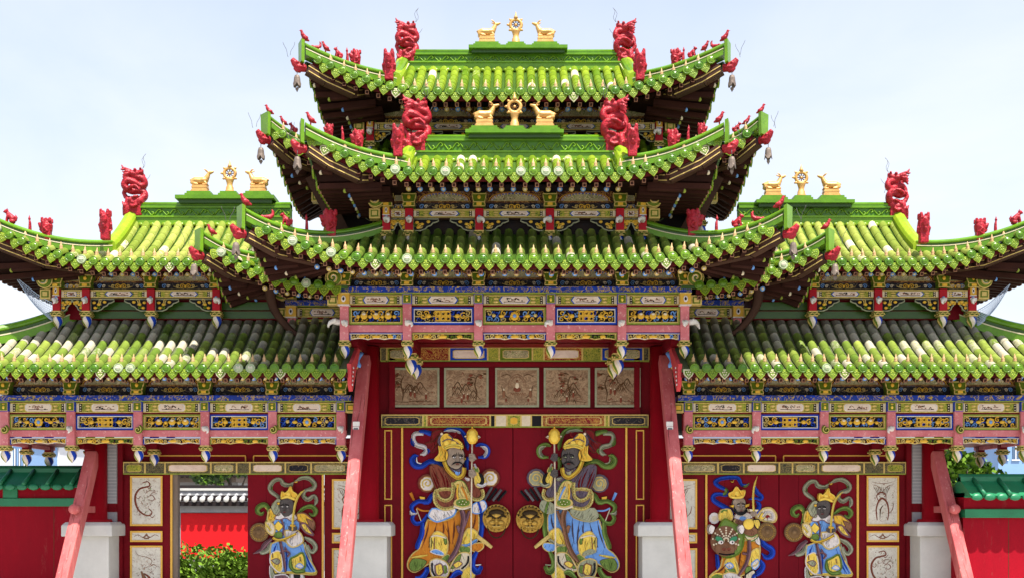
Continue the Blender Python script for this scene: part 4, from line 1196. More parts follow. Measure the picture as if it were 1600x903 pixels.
def face(g, cx, cy, w, h, skin, look, beard='r_black', mous=True):
    """look -1/+1 turn"""
    pts = [(cx-.5*w, cy-.30*h), (cx-.25*w, cy-.5*h), (cx+.25*w, cy-.5*h), (cx+.5*w, cy-.30*h), (cx+.52*w, cy+.05*h), (cx+.36*w, cy+.38*h), (cx+look*.08*w, cy+.54*h), (cx-.36*w, cy+.38*h), (cx-.52*w, cy+.05*h)]
    g.poly(pts, skin, 'r_black', w*.02)
    o = look*.14*w
    g.dot(cx+o*.6, cy-.34*h, .30*w, .12*h, skin, .016)
    for s in (-1, 1):
        ex = cx+o+s*.19*w
        g.dot(ex+s*.06*w, cy+.14*h, .14*w, .13*h, skin, .018)
        g.line([(ex-.12*w, cy-.10*h-s*.03*h), (ex, cy-.15*h), (ex+.12*w, cy-.10*h+s*.03*h)], w*.030, 'r_black', 2)
        g.dot(ex, cy-.03*h, .085*w, .038*h, 'r_white'); g.dot(ex+look*.015*w, cy-.03*h, .035*w, .035*h, 'r_black', .016)
        g.line([(ex-.10*w, cy-.045*h), (ex, cy-.085*h), (ex+.10*w, cy-.045*h)], w*.016, 'r_black', 2)
        g.line([(ex-.09*w, cy+.03*h), (ex+.09*w, cy+.03*h)], w*.010, 'r_black', 0)
    g.line([(cx+o, cy-.08*h), (cx+o+look*.03*w, cy+.08*h), (cx+o, cy+.14*h)], [w*.045, w*.055, w*.07], skin, 2)
    g.dot(cx+o-.06*w, cy+.145*h, .045*w, .03*h, skin); g.dot(cx+o+.06*w, cy+.145*h, .045*w, .03*h, skin)
    g.line([(cx+o-.09*w, cy+.175*h), (cx+o, cy+.185*h), (cx+o+.09*w, cy+.175*h)], w*.014, 'r_black', 0)
    if mous:
        g.line([(cx+o-.34*w, cy+.34*h), (cx+o-.15*w, cy+.22*h), (cx+o, cy+.21*h), (cx+o+.15*w, cy+.22*h), (cx+o+.30*w, cy+.32*h)], [w*.02, w*.045, w*.04, w*.045, w*.02], beard, 3)
    g.line([(cx+o-.10*w, cy+.29*h), (cx+o, cy+.275*h), (cx+o+.10*w, cy+.29*h)], w*.022, 'r_crimson', 2)
    g.line([(cx+o-.10*w, cy+.325*h), (cx+o+.10*w, cy+.325*h)], w*.012, 'r_black', 0)
    g.line([(cx+o-.07*w, cy-.26*h), (cx+o-.03*w, cy-.13*h)], w*.014, 'r_black', 0); g.line([(cx+o+.07*w, cy-.26*h), (cx+o+.03*w, cy-.13*h)], w*.014, 'r_black', 0)

def folds(g, lines, m, w):
    for l in lines: g.line(l, [w*.3, w, w*.35], m, 3, flat=.8)

def guardian_mace(g, skin='skin_grey', blk=False):
    """big guardian with a mace (drawn for the left leaf)"""
    B, Wt, T = 'blue', 'r_white', 'r_trim'
    # plume
    g.poly([(430, 60), (480, 110), (430, 200), (400, 290), (330, 330), (255, 230), (330, 190), (350, 90)], 'r_crimson')
    folds(g, [[(450, 70), (390, 160), (300, 230)], [(470, 110), (420, 200), (340, 310)]], 'robe_brown', 8)
    # ribbons
    g.line([(330, 108), (230, 82), (160, 100)], [30, 26, 10], B); g.line([(240, 110), (150, 105), (118, 150), (150, 235), (240, 262), (270, 300), (250, 340), (200, 352)], [20, 26, 24, 28, 30, 22, 26, 8], Wt)
    g.line([(100, 160), (120, 225), (160, 240)], [14, 28, 8], B); g.line([(240, 290), (300, 300), (290, 345)], [10, 16, 6], B)
    g.line([(500, 600), (480, 510), (410, 440), (310, 435), (220, 490), (140, 480), (105, 425), (130, 375), (180, 365)], [14, 30, 34, 30, 34, 38, 36, 30, 10], B)
    g.line([(460, 520), (400, 460), (300, 462)], [6, 9, 4], Wt); g.line([(160, 380), (165, 440), (220, 462), (280, 440)], [4, 8, 10, 4], Wt)
    g.line([(480, 70), (560, 42), (650, 55), (720, 120), (750, 230), (760, 300)], [10, 20, 24, 26, 24, 10], B); g.line([(478, 82), (560, 66), (650, 82), (700, 110)], [6, 18, 18, 5], Wt)
    g.line([(850, 255), (910, 232), (985, 258), (1005, 320), (970, 375), (880, 385)], [12, 22, 20, 22, 24, 14], B); g.line([(910, 255), (970, 275), (985, 320), (960, 370), (930, 380)], [8, 26, 22, 24, 8], Wt)
    g.line([(770, 380), (745, 450), (760, 530)], [20, 26, 16], B)
    # halo sleeves
    halo(g, 283, 690, 98, 'robe_brown', Wt, 'r_trim'); halo(g, 1025, 628, 100, 'robe_brown', Wt, 'r_trim')
    # arrows, swords
    for i in range(4):
        x = 945+55*i; g.line([(x, 895), (x+100, 735+14*i)], 17, 'r_black' if i % 2 else 'r_grey', 0); g.line([(x+12, 895), (x+104, 742+14*i)], 5, 'r_white', 0)
    g.line([(90, 800), (130, 890)], [18, 12], 'skirt_orange', 0); g.poly([(190, 840), (260, 850), (255, 903), (215, 920)], 'r_gold', sm=0)
    # lower-left ribbons
    g.line([(390, 790), (330, 850), (290, 910), (190, 900), (110, 950), (110, 1010), (140, 1040), (110, 1100), (150, 1160), (230, 1140), (290, 1050)], [20, 30, 32, 26, 28, 22, 16, 24, 26, 22, 16], B)
    g.line([(85, 1010), (110, 1050), (170, 1040)], [10, 22, 10], Wt); g.line([(160, 980), (230, 1010), (320, 1010)], 10, 'skirt_orange')
    g.line([(160, 990), (250, 1220)], 6, 'r_cream', 0)
    g.line([(230, 1150), (225, 1280), (180, 1400), (165, 1460)], [24, 30, 30, 24], B)
    # right blue fall
    g.line([(885, 910), (930, 1050), (930, 1180), (915, 1320)], [24, 30, 30, 26], B)
    # skirt
    g.poly([(290, 1110), (420, 1140), (590, 1090), (660, 1000), (820, 1000), (885, 1060), (890, 1160), (880, 1260), (800, 1330), (700, 1430), (640, 1520), (520, 1620), (420, 1600), (290, 1640), (150, 1730), (65, 1690), (60, 1600), (120, 1510), (200, 1440), (245, 1260)], 'skirt_orange', T, 7)
    folds(g, [[(310, 1130), (280, 1280), (220, 1450)], [(400, 1150), (360, 1300), (300, 1440)], [(520, 1130), (540, 1300), (545, 1480)], [(600, 1100), (600, 1250), (580, 1400)], [(470, 1140), (480, 1230), (470, 1290)], [(850, 1060), (840, 1160), (800, 1260)]], 'robe_brown', 9)
    g.poly([(75, 1640), (110, 1580), (180, 1570), (280, 1600), (230, 1680), (150, 1720), (90, 1700)], 'r_green'); g.line([(100, 1560), (180, 1550), (290, 1530)], [8, 14, 8], 'r_yellow')
    g.poly([(325, 1330), (400, 1250), (515, 1325), (525, 1470), (480, 1545), (400, 1500), (330, 1480)], 'r_yellow', T, 8); g.poly([(312, 1330), (335, 1320), (340, 1420), (315, 1440)], 'r_green', sm=2); g.poly([(480, 1330), (515, 1335), (515, 1400), (490, 1400)], 'r_green', sm=2)
    g.line([(375, 1330), (368, 1460)], 7, 'mask_brown'); g.poly([(320, 1490), (380, 1460), (460, 1490), (480, 1530), (390, 1520)], 'sky_blue', 'r_white', 5); g.line([(330, 1315), (400, 1300), (510, 1330)], 10, 'r_cream')
    g.poly([(440, 1580), (520, 1520), (560, 1560), (540, 1640), (450, 1640)], 'r_green', T, 5)
    # right knee
    g.poly([(655, 1400), (720, 1280), (770, 1215), (860, 1250), (885, 1340), (820, 1400), (720, 1440)], 'r_yellow', T, 8); folds(g, [[(760, 1260), (730, 1340), (690, 1400)], [(830, 1260), (840, 1330), (800, 1380)]], 'r_gold', 7)
    g.line([(690, 1410), (760, 1415), (840, 1370), (880, 1340)], [8, 16, 20, 8], 'sky_blue')
    g.poly([(655, 1420), (780, 1430), (785, 1500), (700, 1510), (660, 1480)], 'r_green', T, 6)
    g.poly([(800, 1400), (930, 1385), (945, 1440), (880, 1490), (810, 1475)], 'skirt_orange', T, 6)
    g.line([(870, 1310), (960, 1375), (1045, 1440)], [26, 24, 20], T, 0); g.line([(885, 1312), (1030, 1425)], 8, 'r_cream', 0)
    # boots
    g.poly([(320, 1600), (400, 1570), (520, 1620), (540, 1740), (480, 1800), (360, 1790), (320, 1700)], Wt, T, 8); g.line([(345, 1620), (350, 1720), (400, 1790)], 12, 'r_black'); g.poly([(380, 1650), (450, 1630), (480, 1720), (430, 1770), (390, 1740)], 'r_yellow', 'r_mauve', 8); g.poly([(460, 1660), (510, 1650), (520, 1730), (480, 1740)], 'r_green', sm=2)
    g.poly([(540, 1700), (600, 1580), (690, 1500), (790, 1520), (780, 1640), (690, 1720), (580, 1720)], 'r_cream', T, 8); g.poly([(560, 1690), (640, 1540), (690, 1520), (640, 1660)], 'r_green', sm=2); g.line([(770, 1540), (760, 1620), (690, 1690)], 11, 'r_black'); g.poly([(590, 1640), (650, 1600), (700, 1630), (630, 1680)], 'r_yellow', 'r_mauve', 6)
    g.line([(870, 1490), (830, 1570), (820, 1660), (870, 1720), (910, 1680), (900, 1650)], [22, 30, 34, 44, 30, 12], B); g.line([(845, 1560), (840, 1640), (920, 1640)], 7, Wt)
    g.poly([(700, 1720), (790, 1660), (850, 1740), (800, 1830), (700, 1830)], 'r_yellow', T, 7); g.line([(560, 1800), (640, 1730), (700, 1740)], [20, 34, 20], B)
    g.line([(150, 1800), (230, 1790), (290, 1700), (260, 1680)], [26, 32, 30, 12], B)
    g.poly([(280, 1800), (400, 1780), (520, 1800), (600, 1900), (560, 2010), (300, 2010), (260, 1900)], 'skirt_orange', T, 8); g.poly([(620, 1830), (800, 1830), (880, 1920), (860, 2010), (620, 2010)], 'r_green', T, 8)
    # sash
    g.line([(690, 1000), (715, 1100), (690, 1260), (655, 1400), (600, 1520), (530, 1610)], [30, 34, 28, 30, 30, 20], 'r_mauve'); g.line([(780, 1010), (740, 1130), (690, 1260)], [18, 22, 14], 'r_mauve'); g.poly([(625, 1190), (660, 1180), (680, 1220), (720, 1230), (690, 1270), (650, 1270), (640, 1230)], 'r_mauve', sm=2)
    # waist cloth
    g.poly([(300, 1070), (350, 985), (480, 1000), (620, 980), (600, 1060), (520, 1100), (410, 1140), (340, 1110)], Wt, 'sky_blue', 9); g.poly([(820, 940), (890, 900), (960, 900), (980, 980), (900, 1040), (820, 1030)], Wt, 'sky_blue', 7)
    g.line([(885, 905), (915, 1000), (915, 1040)], 15, B, 0)
    # robe
    g.poly([(330, 560), (420, 480), (560, 560), (700, 600), (820, 640), (900, 760), (900, 850), (780, 920), (560, 940), (420, 860)], 'robe_brown')
    g.poly([(380, 900), (390, 780), (560, 760), (650, 840), (690, 900), (620, 960), (500, 990), (420, 960)], 'robe_brown', T, 22)
    g.poly([(320, 490), (400, 470), (480, 530), (560, 640), (585, 700), (580, 790), (540, 850), (470, 862), (420, 810), (360, 690), (325, 590)], 'robe_brown', None)
    folds(g, [[(350, 520), (400, 640), (450, 780)], [(420, 520), (480, 640), (510, 780)], [(500, 600), (530, 700), (520, 800)], [(345, 580), (390, 700), (430, 790)]], 'r_crimson', 9)
    g.line([(395, 780), (430, 860), (510, 892), (575, 850), (592, 760), (590, 680)], 22, T)
    g.poly([(720, 690), (800, 660), (880, 740), (915, 800), (890, 850), (820, 855), (770, 790)], 'robe_brown'); g.line([(930, 760), (945, 830), (900, 880), (820, 870), (770, 800)], 21, T)
    # chest
    g.poly([(600, 690), (660, 655), (730, 690), (790, 830), (800, 910), (620, 915), (640, 800)], T, 'r_green', 5); g.line([(650, 700), (640, 800), (650, 880)], 12, 'r_gold'); g.line([(690, 730), (740, 830), (760, 890)], 11, 'skirt_orange'); g.poly([(620, 760), (655, 740), (640, 860), (600, 880)], 'robe_brown', sm=2)
    g.dot(705, 925, 112, 70, T); g.dot(705, 920, 92, 52, 'r_green', .018); g.line([(600, 960), (700, 990), (810, 960)], 12, 'r_cream')
    for u, v in ((665, 910), (705, 900), (745, 910), (690, 935), (725, 935)): g.dot(u, v, 20, 18, 'bracket_green', .024); g.dot(u, v, 9, 8, 'r_cream', .028)
    # right forearm
    g.poly([(835, 560), (890, 570), (960, 640), (970, 700), (900, 740), (850, 700)], 'r_yellow', T, 7); g.line([(885, 560), (930, 620), (935, 680), (890, 700)], [8, 20, 22, 8], 'r_black'); g.line([(870, 700), (930, 725), (985, 690)], 17, Wt); g.poly([(830, 500), (880, 510), (895, 560), (850, 570)], 'r_green', T, 5)
    # collar, neck
    g.poly([(560, 500), (700, 480), (690, 580), (640, 620), (590, 580)], 'robe_mauve'); g.poly([(590, 530), (660, 560), (680, 540), (670, 590), (630, 600)], 'sky_blue', sm=2)
    g.line([(490, 440), (530, 530), (600, 600), (655, 625), (710, 590), (725, 510)], 25, 'r_gold'); g.line([(490, 440), (530, 530), (600, 600), (655, 625), (710, 590), (725, 510)], 10, T)
    # helmet ear flap and face
    g.poly([(425, 255), (480, 265), (520, 310), (520, 400), (480, 430), (375, 415), (430, 350)], 'r_gold', 'r_yellow', 5); folds(g, [[(440, 280), (470, 340), (420, 400)], [(490, 300), (500, 350), (470, 410)]], 'r_yellow', 7)
    g.poly([(700, 350), (745, 405), (720, 425), (690, 400)], 'r_gold', sm=0)
    if blk: face(g, 622, 395, 210, 250, skin, 1)
    else: face(g, 618, 398, 205, 245, skin, 1)
    g.poly([(520, 300), (540, 360), (520, 430), (505, 380)], 'r_gold', sm=2)
    g.poly([(412, 210), (430, 150), (470, 125), (480, 230), (440, 260)], 'robe_mauve'); g.poly([(455, 170), (490, 125), (545, 125), (590, 175), (645, 185), (690, 225), (712, 270), (670, 285), (590, 270), (500, 292), (460, 240)], 'r_gold', 'r_yellow', 6)
    g.line([(470, 210), (530, 180), (600, 195), (660, 240)], 6, 'robe_mauve'); g.line([(540, 125), (585, 165), (590, 190)], 7, 'robe_mauve')
    g.line([(490, 285), (560, 255), (640, 250), (710, 275)], 17, 'r_yellow'); g.poly([(670, 245), (700, 220), (712, 270), (690, 310)], 'r_yellow', sm=0); g.dot(520, 225, 30, 28, 'r_yellow'); g.dot(600, 225, 32, 24, 'r_yellow')
    g.dot(463, 120, 16, 16, 'r_cream'); g.line([(600, 160), (630, 130), (610, 115), (640, 100)], 6, 'r_crimson')
    # hands and mace
    g.line([(818, 240), (812, 600), (806, 1200), (800, 1950)], 9, 'r_cream', 0)
    g.dot(818, 148, 72, 94, 'r_gold', .03); g.dot(818, 148, 52, 74, 'r_yellow', .034); g.poly([(800, 60), (818, 30), (836, 60)], 'r_gold', sm=0)
    for s in (-1, 1): g.poly([(818+s*66, 135), (818+s*95, 150), (818+s*66, 165)], 'r_cream', sm=0)
    for v, w in ((395, 42), (580, 44)):
        g.dot(818, v, w, 50, skin, .016)
        for i in range(4): g.line([(818-w*.9, v-34+20*i), (818+4, v-38+20*i), (818+w*.75, v-28+20*i)], [8, 11, 8], skin, 3)
        g.line([(818+w, v+25), (818+w*.4, v-20), (818-4, v-50)], [14, 12, 9], skin, 3)
    g.line([(735, 630), (770, 650), (790, 640)], [10, 18, 12], Wt); g.line([(845, 470), (870, 520)], 12, Wt, 0)

def guardian_sword(g):
    """guardian with raised sabre and a round shield"""
    gr, gg = 'r_greengrey', 'r_green'
    g.line([(285, 250), (265, 215), (210, 175), (200, 130), (240, 80), (290, 75), (310, 110), (370, 120), (420, 85)], [8, 16, 18, 20, 18, 16, 20, 16, 8], gr); g.line([(200, 185), (205, 150), (215, 120)], [6, 16, 8], gg); g.line([(310, 112), (360, 120), (400, 100)], [6, 12, 6], gg)
    g.line([(410, 90), (470, 60), (530, 65), (575, 110), (560, 150), (500, 165), (480, 210), (520, 240), (570, 210), (590, 250), (570, 295)], [8, 16, 20, 20, 20, 14, 18, 20, 16, 16, 8], gr); g.line([(540, 90), (570, 130), (540, 150)], [6, 12, 6], gg); g.line([(485, 190), (500, 230), (540, 235)], [6, 14, 8], gg)
    g.poly([(400, 60), (410, 90), (420, 85), (440, 65), (430, 100), (405, 105)], 'r_gold', sm=0); g.line([(405, 100), (395, 150)], 8, 'r_crimson', 0)
    g.line([(170, 430), (190, 370), (185, 310), (150, 285), (105, 305), (95, 340), (125, 365), (150, 345)], [10, 14, 18, 22, 22, 20, 14, 8], gg); g.line([(180, 400), (185, 330), (150, 300)], [6, 9, 5], 'r_yellow')
    g.line([(430, 360), (490, 310), (550, 300), (585, 335), (565, 375), (530, 355)], [10, 16, 20, 22, 16, 8], gg); g.line([(440, 345), (500, 312), (560, 290)], [5, 8, 5], gr)
    g.line([(215, 570), (160, 620), (120, 670), (60, 695)], [16, 22, 14, 5], 'r_mauve'); g.line([(210, 600), (190, 660), (140, 685), (110, 670)], [14, 22, 20, 8], gr)
    g.line([(490, 560), (550, 590), (585, 640), (560, 680), (530, 660), (520, 620)], [14, 20, 20, 18, 14, 8], gr); g.line([(490, 600), (520, 690), (560, 790)], [14, 16, 8], gr)
    # boots / lower
    g.poly([(200, 800), (240, 760), (310, 800), (330, 900), (260, 960), (205, 890)], 'r_greengrey', 'r_white', 4); g.poly([(225, 800), (270, 790), (280, 850), (240, 860)], 'r_yellow', 'r_black', 4)
    g.poly([(370, 850), (450, 840), (490, 900), (470, 1000), (380, 1000)], 'r_white', 'r_greengrey', 6); g.poly([(240, 880), (330, 870), (380, 930), (350, 1010), (230, 1010)], 'r_mauve', 'r_white', 5); g.poly([(180, 950), (280, 930), (460, 960), (540, 1020), (480, 1080), (200, 1080)], 'r_green', 'r_trim', 5)
    g.poly([(400, 860), (450, 850), (450, 920), (410, 920)], 'r_black', sm=2)
    # skirt
    g.poly([(215, 610), (290, 585), (340, 600), (400, 640), (480, 605), (510, 700), (595, 850), (545, 870), (480, 865), (330, 855), (240, 830), (205, 700)], 'sky_blue', 'r_trim', 6)
    folds(g, [[(330, 620), (345, 740), (340, 850)], [(460, 640), (500, 760), (550, 850)], [(490, 650), (530, 770), (570, 840)], [(260, 610), (240, 660), (235, 690)]], 'blue', 6); g.line([(340, 850), (450, 850), (560, 860), (595, 845)], 9, 'r_yellow')
    g.poly([(208, 700), (260, 670), (295, 690), (310, 800), (290, 850), (250, 830), (205, 770)], 'r_yellow', 'r_white', 5); g.line([(225, 690), (228, 730)], 5, 'mask_brown', 0); g.poly([(215, 750), (260, 735), (290, 760), (260, 785)], 'r_greengrey', 'r_mauve', 4)
    g.poly([(375, 735), (420, 715), (480, 690), (500, 800), (450, 835), (395, 820)], 'r_yellow', gg, 9); g.line([(455, 720), (458, 760)], 5, 'mask_brown', 0); g.poly([(420, 800), (450, 775), (485, 800), (460, 815)], 'r_white', 'sky_blue', 4); g.line([(378, 740), (372, 800), (420, 850), (500, 840)], 11, gg)
    g.line([(290, 590), (310, 680), (325, 760), (335, 850)], [12, 14, 12, 8], 'r_mauve'); g.line([(290, 690), (330, 670), (370, 690), (350, 720)], 9, 'r_mauve'); g.line([(360, 690), (330, 640)], 7, 'r_mauve', 0)
    # torso
    g.poly([(240, 400), (330, 380), (440, 410), (445, 500), (330, 570), (250, 560), (225, 480)], 'sky_blue', 'r_mauve', 6); g.line([(300, 400), (320, 470), (315, 540)], 9, 'r_mauve')
    g.poly([(330, 500), (440, 500), (485, 590), (400, 640), (345, 600)], 'r_white', 'r_trim', 6); g.poly([(232, 470), (275, 420), (320, 465), (280, 510)], 'r_yellow', sm=0); g.poly([(245, 520), (300, 510), (310, 560), (245, 560)], 'r_green', sm=2)
    g.poly([(200, 325), (255, 320), (265, 380), (230, 420), (185, 410)], 'r_gold', 'r_trim', 6); g.poly([(430, 360), (490, 355), (540, 390), (575, 430), (570, 480), (500, 440), (440, 420)], 'r_gold', 'mask_brown', 6); g.poly([(460, 450), (500, 440), (545, 500), (570, 540), (500, 510)], 'r_yellow', 'r_mauve', 8); g.poly([(510, 400), (575, 430), (575, 500), (540, 470)], 'mask_brown', sm=2)
    g.poly([(170, 430), (215, 430), (250, 480), (230, 540), (180, 500)], 'r_cream', 'r_trim', 6); g.line([(170, 445), (200, 480), (215, 500)], 9, 'r_yellow')
    g.poly([(245, 400), (290, 350), (400, 355), (435, 400), (390, 425), (340, 395), (290, 410)], 'r_white', 'r_mauve', 4)
    g.poly([(215, 300), (260, 240), (300, 250), (290, 370), (240, 360)], 'r_greengrey'); g.poly([(265, 265), (300, 265), (298, 290), (268, 285)], 'r_gold', sm=0)
    face(g, 347, 305, 110, 145, 'skin_dark', -1, mous=False)
    g.poly([(305, 235), (310, 175), (335, 190), (365, 165), (383, 130), (395, 170), (425, 190), (440, 215), (420, 245), (360, 225)], 'r_gold', 'r_yellow', 5); g.line([(312, 228), (360, 215), (420, 238)], 8, 'r_yellow'); g.dot(365, 195, 16, 14, 'r_yellow')
    g.line([(235, 560), (280, 580), (350, 565), (430, 525)], 10, 'r_gold')
    # sword arm
    g.dot(402, 480, 40, 26, 'skin_dark', .02)
    for i in range(4): g.line([(372+16*i, 462), (374+16*i, 480), (380+14*i, 498)], 8, 'skin_dark', 2)
    g.line([(402, 455), (405, 400), (425, 270), (460, 200), (502, 160)], [10, 10, 10, 9, 3], 'r_yellow'); g.line([(382, 455), (425, 460)], 10, 'r_gold', 0); g.line([(402, 450), (400, 500)], 7, 'r_gold', 0)

def shield(g, u, v, r):
    g.dot(u, v, r, r, 'gongmetal', .02); n = 26
    for rr, w in ((.97, .05), (.62, .03), (.30, .035)):
        g.line([(u+r*rr*math.cos(2*PI*i/n), v+r*rr*math.sin(2*PI*i/n)) for i in range(n+1)], r*w, 'bronze', 1)
    for i in range(n): a = 2*PI*i/n; g.line([(u+r*.68*math.cos(a), v+r*.68*math.sin(a)), (u+r*.90*math.cos(a), v+r*.90*math.sin(a))], r*.025, 'bronze', 0)
    g.dot(u, v, r*.18, r*.18, 'bronze', .035)

def guardian_mask(g):
    """guardian carrying a large beast-head mask"""
    B = 'blue'
    g.line([(275, 400), (240, 330), (160, 285), (105, 245), (110, 205), (160, 195), (215, 205), (215, 165), (150, 130), (120, 95), (170, 65), (260, 55), (315, 65), (345, 120), (400, 115)], [10, 20, 22, 22, 20, 16, 14, 14, 18, 20, 18, 18, 18, 14, 8], B); g.line([(160, 205), (200, 195), (215, 165), (180, 140)], [6, 16, 16, 6], 'r_green'); g.line([(340, 110), (370, 130), (405, 105)], [5, 12, 5], 'r_green')
    g.line([(455, 130), (470, 180), (510, 215), (500, 240), (455, 230), (400, 240)], [8, 20, 18, 16, 12, 6], B); g.line([(460, 255), (490, 290), (470, 340), (445, 375)], [8, 20, 20, 10], B)
    g.poly([(240, 65), (262, 95), (280, 70), (272, 100), (255, 100)], 'r_gold', sm=0)
    g.dot(112, 398, 46, 48, 'r_white'); g.dot(112, 400, 30, 30, 'r_cream'); g.poly([(455, 390), (520, 320), (590, 315), (632, 370), (620, 425), (560, 430), (500, 410)], 'r_cream', 'r_trim', 8); g.line([(520, 390), (545, 350), (590, 355), (600, 400), (560, 400)], 10, 'r_white'); g.dot(560, 385, 18, 16, 'r_crimson')
    g.poly([(435, 420), (480, 400), (510, 350), (540, 390), (480, 430)], 'r_yellow')
    # ribbons right
    g.line([(500, 560), (530, 620), (590, 660), (595, 705), (550, 730), (510, 690)], [16, 26, 28, 26, 20, 8], B); g.line([(495, 750), (520, 800), (490, 850), (440, 880), (430, 930)], [14, 22, 24, 24, 18], B); g.line([(130, 700), (140, 780), (135, 830)], [16, 18, 8], B)
    # skirt
    g.poly([(180, 720), (340, 590), (470, 600), (495, 660), (480, 740), (440, 840), (330, 880), (230, 900), (90, 930), (70, 890), (110, 850), (160, 810)], 'skirt_orange', 'r_trim', 6); folds(g, [[(340, 640), (320, 760), (310, 860)], [(400, 640), (390, 720), (360, 820)], [(240, 740), (180, 820), (110, 870)]], 'robe_brown', 7); g.poly([(80, 885), (130, 860), (190, 880), (150, 940), (90, 935)], 'r_green', 'r_yellow', 6)
    g.poly([(190, 800), (215, 735), (265, 710), (305, 790), (310, 870), (250, 860)], 'r_yellow', 'r_trim', 6); g.poly([(200, 790), (240, 770), (270, 800), (235, 820)], 'r_white', 'sky_blue', 5); g.poly([(200, 830), (280, 820), (285, 880), (205, 890)], 'r_green', sm=2)
    g.poly([(385, 770), (420, 680), (480, 650), (490, 720), (470, 780), (420, 800)], 'r_yellow', 'r_trim', 6); g.poly([(420, 780), (470, 740), (485, 790), (440, 830)], 'r_white', 'sky_blue', 5); g.poly([(370, 810), (420, 800), (410, 860), (370, 870)], 'r_green', sm=2)
    g.poly([(180, 870), (240, 850), (330, 880), (340, 960), (240, 1010), (190, 960)], 'r_white', 'r_trim', 6); g.poly([(370, 870), (440, 830), (460, 900), (430, 980), (370, 960)], 'r_cream', 'r_black', 6); g.poly([(150, 960), (300, 940), (460, 960), (500, 1030), (440, 1080), (170, 1080)], 'r_green', 'r_trim', 5)
    g.line([(400, 580), (400, 680), (375, 780), (310, 880)], [16, 18, 16, 12], 'r_mauve'); g.line([(345, 690), (390, 700)], 12, 'r_mauve', 0)
    # torso
    g.poly([(270, 420), (330, 390), (420, 400), (485, 450), (465, 550), (370, 575), (330, 500)], 'mask_brown', 'r_trim', 5); g.poly([(350, 530), (420, 555), (475, 530), (460, 570), (400, 590)], 'r_cream', 'r_green', 5); g.poly([(440, 560), (480, 550), (495, 620), (460, 610)], 'r_white', sm=2)
    g.poly([(430, 410), (480, 410), (495, 460), (470, 490), (440, 450)], 'r_yellow', 'r_black', 5); g.poly([(160, 330), (240, 325), (255, 410), (150, 412)], 'r_yellow', 'r_trim', 6); g.line([(165, 350), (185, 330), (215, 335)], 8, 'r_green')
    g.poly([(270, 395), (300, 350), (390, 350), (430, 390), (380, 410), (310, 410)], 'r_white', 'r_mauve', 4); g.dot(345, 400, 30, 20, 'sky_blue')
    face(g, 315, 295, 105, 140, 'skin_grey', 1, mous=False); g.line([(268, 300), (285, 345), (325, 362), (365, 345), (378, 310)], [5, 11, 14, 11, 5], 'r_black')
    g.poly([(240, 290), (270, 285), (270, 310), (245, 305)], 'r_gold', sm=0); g.poly([(360, 285), (400, 275), (395, 300), (365, 310)], 'r_gold', sm=0)
    g.poly([(225, 190), (260, 175), (290, 135), (320, 170), (360, 165), (345, 220), (290, 230), (240, 222)], 'r_gold', 'r_yellow', 5); g.dot(290, 190, 18, 18, 'r_yellow'); g.line([(242, 218), (290, 226), (342, 216)], 8, 'r_yellow')
    # mask
    g.poly([(150, 460), (190, 405), (265, 440), (335, 490), (350, 590), (320, 680), (240, 725), (170, 715), (130, 660), (120, 560)], 'r_green', 'bracket_green', 7)
    g.dot(192, 586, 124, 132, 'mask_brown', .035); g.dot(190, 650, 88, 66, 'mask_brown', .03)
    for i in range(9):
        for j in range(5):
            a = PI*(.88+1.24*i/8); rr = 108-22*j; g.dot(195+rr*math.cos(a), 580+rr*math.sin(a)*.95, 8, 8, 'r_cream')
    for s in (-1, 1):
        g.poly([(195+s*22, 590), (195+s*40, 555), (195+s*85, 545), (195+s*90, 575), (195+s*60, 595)], 'wall_green'); x = 195+s*46
        g.dot(x, 597, 22, 16, 'r_white'); g.dot(x+4, 597, 9, 10, 'r_black'); g.dot(195+s*20, 655, 18, 14, 'robe_brown'); g.dot(195+s*20, 660, 7, 6, 'r_black')
        g.poly([(195+s*95, 470), (195+s*130, 450), (195+s*150, 490), (195+s*130, 530), (195+s*105, 510)], 'r_white', sm=2)
    g.line([(130, 690), (195, 700), (260, 690)], 7, 'r_black', flat=1.)
    # disc and sword
    g.dot(378, 445, 46, 46, 'r_yellow', .03)
    g.line([(418, 340), (412, 240), (420, 140), (447, 50)], [9, 9, 9, 3], 'r_yellow'); g.poly([(375, 320), (460, 325), (445, 345), (390, 345)], 'r_cream', sm=0); g.dot(415, 360, 28, 24, 'skin_grey')
    for i in range(4): g.line([(396+13*i, 345), (398+13*i, 362), (402+12*i, 378)], 6, 'skin_grey', 2)
# ------------------------------------------------------------------ assemble
disc_protos(); ornament_protos(); gilt_protos(); bell_proto(); bulb_proto()

